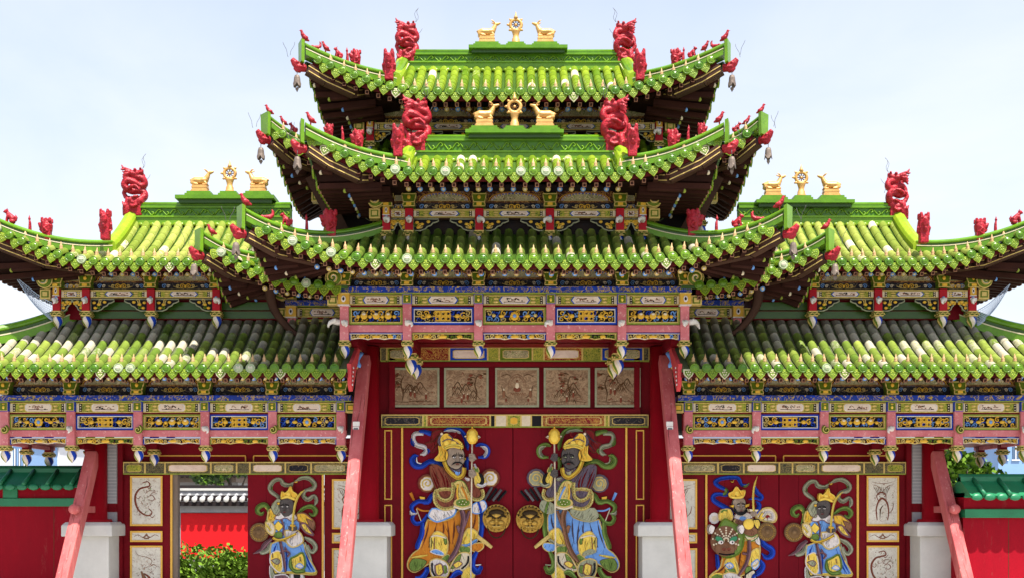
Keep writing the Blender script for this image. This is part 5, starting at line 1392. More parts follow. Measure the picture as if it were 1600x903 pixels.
def lion_knocker(door, px, py, d):
    x, y, z = W(px, py, d); b = MB(); r = .245; y -= .03
    b.lathe([(r, -.03), (r, .03), (r*.97, .05), (r*.90, .045), (r*.86, .06), (r*.70, .10), (r*.4, .13), (.02, .14)], (x, y, z), 'bronze', 28, 'y')
    Y = y-.135
    b.ell((x, Y+.02, z+.09), (.14, .05, .07), 'bronze_dark', 14, 8); b.ell((x, Y+.01, z+.045), (.10, .05, .05), 'bronze', 12, 8)
    for s in (-1, 1):
        b.tube(catmull([(x+s*.02, Y-.015, z+.0), (x+s*.06, Y-.02, z+.025), (x+s*.12, Y, z+.045), (x+s*.16, Y+.03, z+.02)], 3), [.020]*9+[.012], 'bronze_dark', 7)
        b.ell((x+s*.065, Y-.005, z-.005), (.03, .025, .02), 'bronze', 9, 6); b.ell((x+s*.065, Y-.028, z-.006), (.011, .01, .010), 'bronze_dark', 7, 5)
        b.ell((x+s*.075, Y, z-.075), (.065, .05, .05), 'bronze', 10, 7)
        b.tube([(p, y-.10+.0, q) for p, q in spiral(x+s*.175, z+.03, .045, 1.2, 1.5, s, 14)], .014, 'bronze', 6)
        for i in range(4): a = -.5-.42*i; b.tube([(p, y-.075, q) for p, q in spiral(x+s*.185*math.cos(a), z+.19*math.sin(a), .034, 1.1, a, s, 10)], .012, 'bronze', 5)
        b.tube([(x+s*.02, Y-.01, z-.12), (x+s*.07, Y, z-.115), (x+s*.12, Y+.02, z-.09)], [.014, .014, .008], 'bronze_dark', 6)
    for i in range(9): a = PI*(.12+.76*i/8); b.tube([(p, y-.06, q) for p, q in spiral(x+.19*math.cos(a), z+.19*math.sin(a), .034, 1.1, a, 1, 10)], .012, 'bronze_dark', 5)
    b.ell((x, Y-.02, z-.035), (.03, .045, .04), 'bronze', 10, 7); b.ell((x, Y-.035, z-.055), (.042, .035, .024), 'bronze', 10, 6)
    for i in range(5): b.ell((x-.06+.03*i, Y-.004, z-.135), (.012, .012, .015), 'r_trim', 6, 4)
    k = b.build('door_knocker', door)
    b = MB(); n = 20
    b.tube([(x+.15*math.cos(PI+PI*i/n), y-.05, z-.14+.20*math.sin(PI+PI*i/n)) for i in range(n+1)], .012, 'bronze_dark', 7); b.build('pull_ring', door)

def disc_boss(door, px, py, d):
    x, y, z = W(px, py, d); b = MB(); r = .168
    b.lathe([(r, -.03), (r, .02), (r*.93, .035), (r*.86, .03), (r*.62, .042), (r*.58, .05), (r*.34, .055), (r*.30, .07), (r*.18, .085), (.01, .09)], (x, y, z), 'gongmetal', 28, 'y')
    for i in range(26): a = 2*PI*i/26; b.tube([(x+r*.64*math.cos(a), y-.043, z+r*.64*math.sin(a)), (x+r*.88*math.cos(a), y-.034, z+r*.88*math.sin(a))], .0075, 'bronze', 5)
    b.build('door_boss', door)

def frame_rect(b, x0, x1, z0, z1, y, t, m):
    b.bx(x0, x1, y-.012, y, z1-t, z1, m); b.bx(x0, x1, y-.012, y, z0, z0+t, m); b.bx(x0, x0+t, y-.012, y, z0+t, z1-t, m); b.bx(x1-t, x1, y-.012, y, z0+t, z1-t, m)

def pedestal(bld, X, d=18.85):
    b = MB(); y = d-D0; z = 1.43
    b.bx(X-.35, X+.35, y-.35, y+.35, 0, z-.24, 'stone')
    w = .43; c = .05
    vs = []
    for zz, k in ((z-.24, w), (z-.055, w), (z, w-c)): vs += [(X-k, y-k, zz), (X+k, y-k, zz), (X+k, y+k, zz), (X-k, y+k, zz)]
    fs = [(3, 2, 1, 0), (8, 9, 10, 11)]
    for i in (0, 4):
        for j in range(4): fs.append((i+j, i+(j+1) % 4, i+4+(j+1) % 4, i+4+j))
    b.add(vs, fs, 'stone'); b.bx(X-.45, X+.45, y-.45, y+.45, 0, .16, 'stone')
    b.build('pedestal', bld, bevel=.012)
    return z
def column(bld, X, ztop, r, d=18.85):
    z = pedestal(bld, X, d); y = d-D0; b = MB()
    b.lathe([(r+.07, -.02), (r+.09, .0), (r+.07, .045), (r, .05), (r, ztop-z)], (X, y, z), 'column_red', 28)
    b.build('column', bld)

def leaning_pole(X, y0, y1, z1, label, peg=None, top=0.):
    """from the ground at y0 up to (y1, z1)"""
    t = thing('leaning_prop', label, 'timber prop', (X, y0, 0), 'timber props leaning against the gate columns')
    b = MB(); a = Vector((X, y0, -.02)); e = Vector((X, y1, z1)); b.bar(a, e, .195, .22, 'pole_pink', up=(0, -1, 0)); b.build('shaft', t, bevel=.018)
    b = MB(); dr = (e-a).normalized(); nf = Vector((0, -dr.z, dr.y)); rn = random.Random(int(X*100))
    for i in range(11):
        u0 = rn.uniform(.05, .85); ln = rn.uniform(.12, .5); xx = rn.uniform(-.075, .075); p = a.lerp(e, u0)+nf*.1095+Vector((xx, 0, 0)); q = p+dr*ln+Vector((rn.uniform(-.012, .012), 0, 0)); m_ = p.lerp(q, .5)+Vector((rn.uniform(-.008, .008), 0, 0)); b.tube([p, m_, q], [.001, rn.uniform(.003, .006), .001], 'robe_brown_lo', 5)
    b.build('split', t)
    b = MB(); b.bx(X-.30, X+.30, y0-.30, y0+.25, 0, .14, 'stone'); b.build('foot_stone', t, bevel=.02)
    if peg:
        z, sg = peg; k = z/z1; yy = y0+(y1-y0)*k; b = MB()
        b.bx(X-.055, X+.055, yy-.24, y1+.25, z-.06, z+.05, 'pole_pink'); b.ell((X-.0, yy-.25, z), (.095, .06, .085), 'pole_pink', 10, 7); b.build('tie_peg', t)
    return t

def picture(bld, x0, x1, z0, z1, y, mat, seed, frame='r_greengrey', t=.035, subject='land'):
    rnd = random.Random(seed); b = MB()
    b.bx(x0, x1, y-.02, y+.01, z0, z1, mat)
    part = b.build('picture_panel', bld)
    f = MB(); frame_rect(f, x0-t*.4, x1+t*.4, z0-t*.4, z1+t*.4, y-.022, t, frame); f.build('frame', part)
    k = MB(); yy = y-.022; w, h = x1-x0, z1-z0; ink = 'gilt_dark'; P = lambda u, v: (x0+.06*w+u*w*.88, z0+.06*h+v*h*.88)
    def stroke(pts, r, m=ink, n=3): 
        q = catmull(pts, n); k.tube([(P(u, v)[0], yy, P(u, v)[1]) for u, v in q], [r*(1-.6*abs(2*i/(len(q)-1)-1)) for i in range(len(q))], m, 5, flat=((0, 1, 0), .3))
    if subject == 'land':
        for j in range(26):
            u, v = rnd.uniform(.0, .9), rnd.uniform(.0, .9)*rnd.random()**.4; q = rnd.uniform(.03, .10)
            stroke([(u, v), (u+q*.5, v+q*rnd.uniform(-.6, 1.4)), (u+q, v+q*rnd.uniform(-.6, .6))], rnd.uniform(.004, .011), rnd.choice(('mask_brown', 'robe_brown', 'mask_brown', 'gilt_dark')))
        for j in range(4):
            u = rnd.uniform(.1, .6); v = rnd.uniform(.12, .55)
            stroke([(u, v), (u+.08, v+.16), (u+.16, v+.26), (u+.24, v+.12), (u+.32, v)], .010)
            for i in range(4): stroke([(u+.05*i, v+.02), (u+.06*i+.03, v+.10), (u+.07*i+.02, v+.16)], .006)
        tx = rnd.choice((.2, .55, .75)); stroke([(tx, .08), (tx+.03, .35), (tx-.03, .6), (tx+.04, .85)], .014)
        for i in range(7):
            a = rnd.uniform(.45, .9); s = rnd.choice((-1, 1)); stroke([(tx, a), (tx+s*.10, a+.04), (tx+s*.22, a-.02)], .007)
            for q in range(3): k.ell((P(tx+s*rnd.uniform(.08, .24), a)[0], yy, P(0, a+rnd.uniform(-.05, .05))[1]), (.03, .004, .018), rnd.choice(('gilt_dark', 'mask_brown', 'robe_brown')), 7, 4)
        for i in range(3):
            u = rnd.uniform(.1, .85); v = rnd.uniform(.08, .4); k.ell((P(u, v)[0], yy, P(0, v)[1]), (.022, .005, .05), 'robe_brown', 8, 5); k.ell((P(u, v+.09)[0], yy, P(0, v+.1)[1]), (.012, .005, .014), 'r_cream', 6, 4)
        stroke([(0, .08), (.3, .06), (.6, .1), (1, .05)], .007)
    elif subject == 'deity':
        for s in (-1, 1):
            stroke([(.5+s*.2, .18), (.5+s*.36, .3), (.5+s*.42, .55)], .01); k.ell((P(.5+s*.36, .30)[0], yy, P(0, .30)[1]), (.03, .005, .07), 'mask_brown', 8, 5)
            k.ell((P(.5+s*.36, .44)[0], yy, P(0, .44)[1]), (.018, .005, .02), 'r_cream', 7, 4); k.ell((P(.5+s*.3, .12)[0], yy, P(0, .12)[1]), (.02, .005, .03), 'robe_brown', 7, 4)
        for rr in (.30, .24): stroke([(.5+rr*.8*math.cos(PI*i/8), .52+rr*1.25*math.sin(PI*i/8)) for i in range(9)], .006, 'mask_brown')
        k.ell((P(.5, .44)[0], yy, P(0, .44)[1]), (.065, .005, .045), 'robe_brown', 10, 6); k.ell((P(.5, .55)[0], yy, P(0, .55)[1]), (.036, .007, .06), 'r_cream', 9, 5); k.ell((P(.5, .69)[0], yy, P(0, .69)[1]), (.022, .008, .026), 'mask_brown', 9, 5)
        for i in range(7): stroke([(.32+.06*i, .26), (.35+.06*i, .34), (.38+.06*i, .26)], .008, 'mask_brown')
        stroke([(.05, .82), (.2, .9), (.34, .84)], .008); stroke([(.66, .84), (.8, .9), (.95, .82)], .008)
    elif subject == 'dragon':
        body = [(.35, .92), (.55, .95), (.62, .86), (.45, .82), (.25, .78), (.10, .64), (.10, .45), (.22, .28), (.42, .18), (.62, .16), (.70, .24), (.58, .32)]
        stroke(body, .020, 'robe_brown', 4); stroke(body, .008, 'gilt_dark', 4)
        for s, q in ((1, (.62, .16)), (1, (.10, .60)), (1, (.3, .24)), (1, (.5, .84))):
            stroke([q, (q[0]+.10, q[1]-.05), (q[0]+.20, q[1]+.02)], .007, 'robe_brown')
        for i in range(16): u, v = rnd.uniform(.05, .95), rnd.uniform(.08, .95); stroke([(u, v), (u+.05, v+.03), (u+.02, v+.06)], .0045, rnd.choice(('mask_brown', 'robe_brown', 'r_green')))
        stroke([(.55, .58), (.68, .64), (.8, .56), (.7, .5), (.55, .55)], .008, 'robe_brown'); stroke([(.45, .66), (.6, .74), (.85, .72)], .006, 'robe_brown'); stroke([(.62, .62), (.75, .70), (.9, .66)], .006, 'robe_brown')
    elif subject == 'beast':
        stroke([(.30, .05), (.26, .3), (.36, .5), (.5, .56), (.66, .46), (.72, .25), (.68, .05)], .020, 'robe_brown'); stroke([(.4, .1), (.42, .3), (.52, .4)], .012, 'gilt_dark')
        stroke([(.34, .5), (.28, .62), (.42, .7), (.6, .66), (.62, .54)], .014, 'robe_brown')
        for i in range(9): a = i/8; stroke([(.32+.32*a, .64), (.24+.46*a, .76), (.16+.62*a, .84)], .006, 'gilt_dark')
        for s in (-1, 1): stroke([(.5, .72), (.5+s*.18, .84), (.5+s*.38, .88)], .006, 'mask_brown'); stroke([(.48+s*.07, .59), (.48+s*.10, .61)], .010, 'gilt_dark')
        stroke([(.1, .95), (.5, .90), (.9, .95)], .005, 'mask_brown'); stroke([(.72, .2), (.86, .3), (.9, .45)], .008, 'robe_brown')
    elif subject == 'tiger':
        stroke([(.10, .95), (.2, .85), (.5, .80), (.7, .72), (.62, .6), (.35, .5)], .006, 'mask_brown'); stroke([(.3, .45), (.4, .3), (.5, .1)], .03, 'mask_brown'); stroke([(.4, .4), (.6, .3), (.75, .12)], .022, 'robe_brown')
        for i in range(6): stroke([(.3+.04*i, .42-.05*i), (.38+.04*i, .40-.05*i), (.44+.05*i, .34-.05*i)], .006, 'gilt_dark')
        stroke([(.6, .55), (.75, .62), (.9, .56)], .007, 'mask_brown')
    else:
        stroke([(.05, .5), (.2, .7), (.35, .4), (.5, .6), (.65, .4), (.8, .7), (.95, .5)], .008, 'robe_brown'); stroke([(.42, .2), (.5, .8), (.58, .2)], .012, 'mask_brown'); stroke([(.35, .4), (.5, .25), (.65, .4)], .012, 'mask_brown')
    if subject in ('dragon', 'beast', 'tiger'):
        for i in range(60):
            u, v = rnd.gauss(.5, .22), rnd.gauss(.5, .25)
            if .05 < u < .92 and .05 < v < .95: q = rnd.uniform(.02, .07); stroke([(u, v), (u+q*.6, v+rnd.uniform(-q, q)), (u+q, v+rnd.uniform(-q, q)*.6)], rnd.uniform(.003, .006), rnd.choice(('mask_brown', 'robe_brown', 'mask_brown_hi', 'r_greengrey')), 2)
    k.build('brushwork', part); return part

# ============================================================ CENTRAL GATE TOWER
tower = thing('gate_tower', 'tall central gate with three stacked green tile roofs, carved beams and large red double door', 'gate')
rA = Roof(0, 0, 1.92, .3, 3.20, -1.7, 0, 8.29, 9.36, .50, 1.80, 1.6, .12)
rB = Roof(0, -1.7, 1.64, .3, 3.02, -2.7, -1.7, 6.71, 7.25, .48, 1.52, 1.7, .10)
rC = Roof(0, -1.3, 2.05, 1., 3.88, -2.8, -1.65, 5.38, 6.06, .51, 2.0, 2., .12, old=.12, tile='tile_glaze_old')
rD = Roof(0, 0, 2.5, 1., 3.77, -1.7, -.55, 6.98, 7.86, .67, 1.7, 1.8, .12, gap=1.6)
rE = Roof(0, 0, 3.2, 1., 4.79, -1.8, -.55, 5.20, 6.02, .60, 1.9, 2., .12, gap=2.75, solid=False)
make_roof(tower, rA, ridge=ridge_beam(9.36, .27), chui=True, seed=1)
make_roof(tower, rB, ridge=ridge_beam(7.25, .31), chui=True, seed=2)
make_roof(tower, rC, seed=3)
make_roof(tower, rD, seed=4)
make_roof(tower, rE, seed=5)
UP = dict(arc_top=6.70, fr_top=6.52, fr_bot=6.40, cart=(6.385, 6.265), foot=6.05)
def shift(z, dz): return {k: (tuple(q+dz for q in v) if isinstance(v, tuple) else v+dz) for k, v in z.items()}
LOW = dict(arc_top=5.50, fr_top=5.325, fr_bot=5.175, board_bot=5.085, cart=(5.06, 4.905), carved=(4.868, 4.598), beam=(4.585, 4.475), lace=(4.466, 4.35), foot=4.335)
px5 = [-2.03, -1.67, -.56, .56, 1.67, 2.03]
band(tower, 'bracket_band', px5, -1.7, UP, (-2.03, 2.03, True, True), False)
ZA = dict(arc_top=8.42, fr_top=8.23, fr_bot=8.125, cart=(8.115, 8.0), foot=7.80)
band(tower, 'bracket_band', [-2.42, -1.67, -.56, .56, 1.67, 2.42], -.7, ZA, (-2.42, 2.42, True, True), False)
band(tower, 'lintel_band', [-2.71, -1.71, -.575, .575, 1.71, 2.71], -1.6, LOW, (-2.71, 2.71, True, True), True)
band(tower, 'lintel_band', [-3.77, -2.75, 2.75, 3.77], -.5, LOW, (-3.77, 3.77, True, True), True, bays=(0, 2))
ZD = dict(arc_top=7.25, fr_top=7.10, fr_bot=6.98, cart=(6.96, 6.85), foot=6.5)
band(tower, 'bracket_band', [-3.15, -2.3, 2.3, 3.15], -.6, ZD, (-3.15, 3.15, True, True), False, bays=(0, 2), heads=False)
# body walls of the upper storeys, floor of the porch
b = MB()
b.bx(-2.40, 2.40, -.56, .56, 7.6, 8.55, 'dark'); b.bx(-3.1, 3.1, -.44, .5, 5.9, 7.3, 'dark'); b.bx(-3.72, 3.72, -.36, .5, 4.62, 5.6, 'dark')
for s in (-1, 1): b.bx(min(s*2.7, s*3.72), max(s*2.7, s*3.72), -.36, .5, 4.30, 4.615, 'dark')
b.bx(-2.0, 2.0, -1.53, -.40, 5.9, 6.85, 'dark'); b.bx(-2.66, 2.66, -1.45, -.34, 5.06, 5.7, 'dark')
b.build('storey_wall', tower)
b = MB(); b.bx(-2.66, 2.66, -1.46, .12, 4.475, 4.53, 'board_red')
for s in (-1, 1): b.bx(min(s*2.7, s*3.72), max(s*2.7, s*3.72), -.355, .5, 4.26, 4.298, 'board_red')
for s in (-1, 1):
    for X in (1.71, 2.60): b.bx(s*X-.07, s*X+.07, -1.45, .1, 4.30, 4.473, 'board_red')
b.build('ceiling_beam', tower)
for s in (-1, 1):
    for X, d in ((1.71, 18.0), (1.68, 18.55)):
        bb = MB(); T = Matrix.Translation((s*X, d-D0, 4.22)); bb.merge(BULB, T@Matrix.Scale(1.25, 4)); bb.build('hanging_finial', tower)
    # carved corner scroll beside the column head
    b = MB(); X = s*2.32
    b.tube(catmull([(s*2.60, -.75, 4.30), (s*2.70, -.85, 4.16), (s*2.62, -.9, 4.05), (s*2.74, -.92, 3.98)], 3), [.06]*8+[.03, .01], 'r_trim', 7)
    b.tube(catmull([(s*2.56, -.8, 4.26), (s*2.62, -.9, 4.12), (s*2.56, -.95, 4.0)], 3), [.04]*6+[.01], 'sky_blue', 7)
    b.build('corner_carving', tower)
    # bent iron-brown props under the rear corners
    b = MB(); q = catmull([(s*3.95, -1.25, 5.45), (s*4.02, -1.1, 5.25), (s*3.98, -.95, 4.95), (s*3.75, -.85, 4.65), (s*3.5, -.8, 4.5)], 4)
    b.tube(q, [.11-.075*i/(len(q)-1) for i in range(len(q))], 'brownwood', 6, flat=((0, 1, 0), .4)); b.build('eave_prop', tower)
    b = MB(); b.bar((s*3.3, -1.2, 7.1), (s*2.75, -1.0, 6.0), .26, .10, 'brownwood', up=(0, 1, 0)); b.bar((s*3.05, -1.15, 6.9), (s*2.95, -1.05, 6.0), .05, .05, 'maroon', up=(0, 1, 0)); b.build('eave_prop', tower)
column(tower, -2.52, 4.45, .175); column(tower, 2.52, 4.45, .175)
# wall with pictures, lintels and the great door
YW = 0.0
b = MB(); zd = ZW(667, 19)
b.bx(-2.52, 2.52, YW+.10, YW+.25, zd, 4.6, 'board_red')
b.bx(-2.52, XW(628, 19), YW+.06, YW+.25, 0, zd+.02, 'board_red'); b.bx(XW(978, 19), 2.52, YW+.06, YW+.25, 0, zd+.02, 'board_red')
for s in (-1, 1):
    for X in (2.14, ): b.bx(s*X-.05, s*X+.05, YW+.03, YW+.11, zd, 4.45, 'board_red')
b.bx(-2.2, 2.2, YW+.02, YW+.12, 3.30, 3.40, 'board_red'); b.bx(-2.2, 2.2, YW+.02, YW+.12, 4.14, 4.22, 'board_red')
b.bx(-2.3, 2.3, YW+.20, YW+.26, 0, zd+.05, 'black'); b.build('door_wall', tower)  # black board added behind the leaves to block light at the seam
b = MB(); frame_rect(b, XW(600, 19), XW(612, 19), ZW(780, 19), ZW(671, 19), YW+.06, .02, 'goldline'); frame_rect(b, XW(600, 19), XW(612, 19), .3, ZW(788, 19), YW+.06, .02, 'goldline')
frame_rect(b, XW(994, 19), XW(1007, 19), ZW(780, 19), ZW(671, 19), YW+.06, .02, 'goldline'); frame_rect(b, XW(994, 19), XW(1007, 19), .3, ZW(788, 19), YW+.06, .02, 'goldline')
for p in (628, 979): b.bx(XW(p, 19)-.016, XW(p, 19)+.016, YW+.03, YW+.058, 0, zd, 'goldline')
b.build('gilt_moulding', tower)
for i, (p0, p1) in enumerate(((610, 685), (695, 762), (775, 841), (851, 921), (931, 1000))):
    picture(tower, XW(p0, 19), XW(p1, 19), ZW(634, 19), ZW(575, 19), YW+.07, 'picture_%d' % i, 20+i, subject='deity' if i == 2 else 'land')
def lintel(bld, segs, z0, z1, y, d=19.):
    b = MB()
    for p0, p1, m, pan in segs:
        x0, x1 = XW(p0, d), XW(p1, d); b.bx(x0, x1, y, y+.10, z0, z1, m)
        b.bx(x0, x0+.014, y-.006, y, z0, z1, 'r_trim'); b.bx(x1-.014, x1, y-.006, y, z0, z1, 'r_trim')
        if pan:
            c = (z1-z0)*.14; q = .05; a0, a1 = x0+.06, x1-.06
            sh = [(a0, z0+c+.02), (a0+q, z0+c), (a1-q, z0+c), (a1, z0+c+.02), (a1, z1-c-.02), (a1-q, z1-c), (a0+q, z1-c), (a0, z1-c-.02)]
            b.prism(sh, y-.010, y-.001, 'r_trim'); cx_, cz_ = (a0+a1)/2, (z0+z1)/2
            b.prism([(cx_+(u-cx_)*.95, cz_+(v-cz_)*.84) for u, v in sh], y-.014, y-.009, pan)
    b.bx(XW(segs[0][0], d), XW(segs[-1][1], d), y-.004, y+.08, z1, z1+.02, 'r_trim'); b.bx(XW(segs[0][0], d), XW(segs[-1][1], d), y-.004, y+.08, z0-.02, z0, 'greengold')
    b.build('painted_lintel', bld)
lintel(tower, [(594, 604, 'lintelorn', None), (604, 642, 'greenorn', 'scenery'), (642, 702, 'redgold', None), (702, 762, 'blue', 'cartouche_ink'), (762, 780, 'greenorn', None), (780, 832, 'bracket_green', 'scenery'), (832, 850, 'greenorn', None), (850, 910, 'redgold', 'cartouche_ink'), (910, 940, 'greenorn', None), (940, 1005, 'blue', 'scenery'), (1005, 1015, 'lintelorn', None)], ZW(562, 19), ZW(543, 19), YW+.03)
lintel(tower, [(596, 661, 'lintelorn', 'darkorn'), (661, 667, 'greenorn', None), (667, 766, 'redgold', 'redgold'), (766, 774, 'black', None), (774, 792, 'r_cream', None), (792, 814, 'greenorn', 'r_gold'), (814, 830, 'r_cream', None), (830, 847, 'black', None), (847, 945, 'redgold', 'redgold'), (945, 951, 'greenorn', None), (951, 1013, 'lintelorn', 'darkorn')], ZW(665.5, 19), ZW(649, 19), YW-.02)
def leaf(bld, p0, p1, py, d=19., name='door'):
    b = MB(); x0, x1 = XW(p0, d), XW(p1, d); y = d-D0
    n = 4
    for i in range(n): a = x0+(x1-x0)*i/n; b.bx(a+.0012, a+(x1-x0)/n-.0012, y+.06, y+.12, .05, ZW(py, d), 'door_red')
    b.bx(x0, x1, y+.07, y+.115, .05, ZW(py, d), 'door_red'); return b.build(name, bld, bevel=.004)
dl = leaf(tower, 629.5, 801, 666); dr_ = leaf(tower, 802, 977.5, 666)
g = Relief(630, 663, 7.524, 19.06); guardian_mace(g); g.b.build('guardian_relief', dl, bevel=.004)['label'] = 'painted relief of an armoured guardian in a brown robe and orange skirt holding a golden mace'
cm = {'robe_brown': 'robe_mauve', 'skirt_orange': 'sky_blue', 'blue': 'r_green', 'r_white': 'r_greengrey', 'r_trim': 'r_trim', 'sky_blue': 'r_greengrey', 'r_mauve': 'mask_brown'}
g = Relief(630, 663, 7.524, 19.06, mirror=1604, cmap=cm); guardian_mace(g, 'skin_dark', True); g.b.build('guardian_relief', dr_, bevel=.004)['label'] = 'painted relief of a dark-faced guardian in a mauve robe and blue skirt holding a golden mace'
lion_knocker(dl, 776, 809, 19.0); lion_knocker(dr_, 828, 810, 19.0)

# ============================================================ WINGS
WLOW = dict(arc_top=3.86, fr_top=3.70, fr_bot=3.53, board_bot=3.44, cart=(3.418, 3.252), carved=(3.222, 2.968), beam=(2.96, 2.855), lace=(2.842, 2.725), foot=2.705)
WUP = dict(arc_top=5.62, fr_top=5.44, fr_bot=5.31, cart=(5.295, 5.175), foot=4.95)
for sg, side in ((-1, 'left'), (1, 'right')):
    w = thing('gate_wing', ('left side gate, its two-tier green roof above a half-open red door' if sg < 0 else 'right side gate, its two-tier green roof above a closed red double door'), 'gate', (sg*4.9, 0, 0), 'side gates flanking the tall gate')
    cx = sg*4.98
    def X(x0, x1): return (min(sg*x0, sg*x1), max(sg*x0, sg*x1))
    ru = Roof(cx, 0, 1.66, .33, 3.6, -1.5, 0, 5.63, 6.68, .70, 2.1, 2., .15, hips=(sg,), xlim=(-99, sg*3.9) if sg < 0 else (sg*3.9, 99), tile='tile_glaze_pale')
    rl = Roof(cx, 0, 2.42, 1., 4.75, -1.95, -.45, 3.87, 4.92, .65, 2.0, 2., .15, hips=(sg,), xlim=(-99, sg*2.62) if sg < 0 else (sg*2.62, 99), old=.75, tile='tile_glaze_old')
    if sg < 0: ruL, rlL = ru, rl
    else: ruR, rlR = ru, rl
    make_roof(w, ru, ridge=ridge_beam(6.68, .29), chui=True, seed=11 if sg < 0 else 12)
    make_roof(w, rl, seed=13 if sg < 0 else 14, hiph=1.5)
    xu = [sg*v for v in (4.97, 6.06, 7.14, 7.63)]
    band(w, 'bracket_band', xu, -.8, WUP, (*X(4.02, 7.63), sg < 0, sg > 0), False)
    xl = [sg*v for v in (2.88, 4.01, 5.13, 6.24, 7.35, 8.45)]
    band(w, 'lintel_band', xl, -.9, WLOW, (*X(2.80, 8.45), 'box', 'box'), True, hexa=False)
    # rear rows of hanging finials on the outer side
    for y in (-.15, .75):
        for Xp in (8.45, 7.35, 6.24):
            b = MB(); b.bx(sg*Xp-.06, sg*Xp+.06, y-.06, y+.06, 2.66, 3.5, 'board_red'); b.merge(BULB, Matrix.Translation((sg*Xp, y, 2.68))); b.build('hanging_finial', w)
    b = MB()
    b.bx(*X(4.02, 7.58), -.64, .6, 4.85, 5.75, 'board_red'); b.bx(*X(2.7, 8.40), -.74, .9, 3.0, 3.9, 'dark'); b.build('storey_wall', w)
    b = MB(); b.bx(*X(4.02, 7.3), -.68, -.62, 4.86, 4.98, 'tile_pan'); b.bx(*X(4.02, 7.3), -.70, -.64, 5.0, 5.13, 'tile_pan'); b.build('roof_flashing', w)
    b = MB(); b.bx(*X(2.66, 8.40), -.80, .9, 2.78, 2.84, 'board_red'); b.bx(*X(7.2, 7.32), -.8, .9, 2.66, 2.78, 'board_red')
    for Xp in (8.45,): b.bx(*X(Xp-.05, Xp+.05), -.8, .9, 2.72, 2.86, 'pink')
    b.build('ceiling_beam', w)
    # red bargeboard closing the inner end of the lower roof
    b = MB(); xb = sg*2.60
    prof = [(-1.93, 3.93), (-1.72, 3.98), (-1.2, 4.25), (-.6, 4.75), (-.6, 4.55), (-1.2, 4.0), (-1.5, 3.72), (-1.72, 3.52), (-1.86, 3.60)]
    vs = [(xb-.03, a, c) for a, c in prof]+[(xb+.03, a, c) for a, c in prof]; n = len(prof)
    b.add(vs, [tuple(range(n)), tuple(range(2*n-1, n-1, -1))]+[(i, (i+1) % n, (i+1) % n+n, i+n) for i in range(n)], 'orn_red_faded')
    for i in range(5): b.ell((xb-sg*.035, -1.80+.03*i, 3.62+.07*i), (.012, .02, .02), 'r_white', 6, 4)
    b.build('bargeboard', w)
    column(w, sg*7.25, 2.80, .185)
    # wall: board, lintel, brick strip, panels, leaves
    Z = lambda py: ZW(py, 19)
    zt = Z(740)
    b = MB(); b.bx(*X(2.52, 7.25), .10, .22, zt, 2.85, 'board_red')
    b.bx(*X(6.02, 6.98), .06, .22, 0, zt+.01, 'board_red'); b.bx(*X(2.52, 3.33), .06, .22, 0, zt+.01, 'board_red')
    b.bx(*X(6.84, 6.93), -.02, .16, 0, 2.78, 'board_red')
    if sg > 0: b.bx(3.3, 6.05, .20, .25, 0, zt+.05, 'black')  # black board added behind the closed leaves against light leaks
    b.build('door_wall', w)
    b = MB(); b.bx(*X(6.93, 7.12), -.06, .2, 1.75, 2.80, 'brick'); b.bx(*X(6.93, 7.12), -.06, .2, 1.42, 1.60, 'brick'); b.bx(*X(6.93, 7.12), -.05, .2, 1.60, 1.75, 'board_red')
    for i in range(18): b.bx(*X(6.928, 7.122), -.064, -.05, 1.77+.057*i, 1.777+.057*i, 'stone')
    b.build('brick_pier', w)
    b = MB()
    zl = ZW(711, 18.98)
    for a0, a1 in ((2.60, 4.58), (4.72, 6.55)):
        b.bx(*X(a0, a1), .085, .10, zl-.010, zl+.010, 'goldline')
        for e in (a0, a1): b.bx(*X(e-.010, e+.010), .085, .10, zl-.12, zl-.010, 'goldline')
    for v in (3.355, 6.005): b.bx(*X(v-.017, v+.017), .03, .058, 0, zt, 'goldline')
    b.build('gilt_moulding', w)
    segs = [(2.6, 2.9, 'lintelorn', None), (2.9, 3.55, 'lintelorn', 'scenery'), (3.55, 4.0, 'lintelorn', 'darkorn'), (4.0, 4.62, 'lintelorn', 'cartouche_ink'), (4.62, 4.85, 'lintelorn', None), (4.85, 5.3, 'lintelorn', 'scenery'), (5.3, 6.1, 'lintelorn', 'cartouche_ink'), (6.1, 6.45, 'lintelorn', None), (6.45, 6.83, 'lintelorn', 'greenorn')]
    ss = [(CX+sg*a*F/19., CX+sg*c*F/19., m, p) for a, c, m, p in segs]
    ss = [(min(a, c), max(a, c), m, p) for a, c, m, p in ss]; ss.sort()
    lintel(w, ss, Z(739), Z(723), -.01)
    for a0, a1, z0, z1, sub in ((6.17, 6.71, Z(820), Z(744), 'dragon' if sg < 0 else 'beast'), (6.17, 6.71, Z(845), Z(830), 'scroll'), (6.17, 6.71, Z(925), Z(853), 'tiger' if sg < 0 else 'dragon'), (2.62, 3.18, Z(825), Z(749), 'beast'), (2.62, 3.18, Z(847), Z(833), 'scroll'), (2.62, 3.18, Z(925), Z(857), 'tiger')):
        x0, x1 = X(a0, a1); picture(w, x0, x1, z0, z1, .055, 'sketch', int(a0*10)+(3 if sg > 0 else 0), 'goldline', .03, sub)
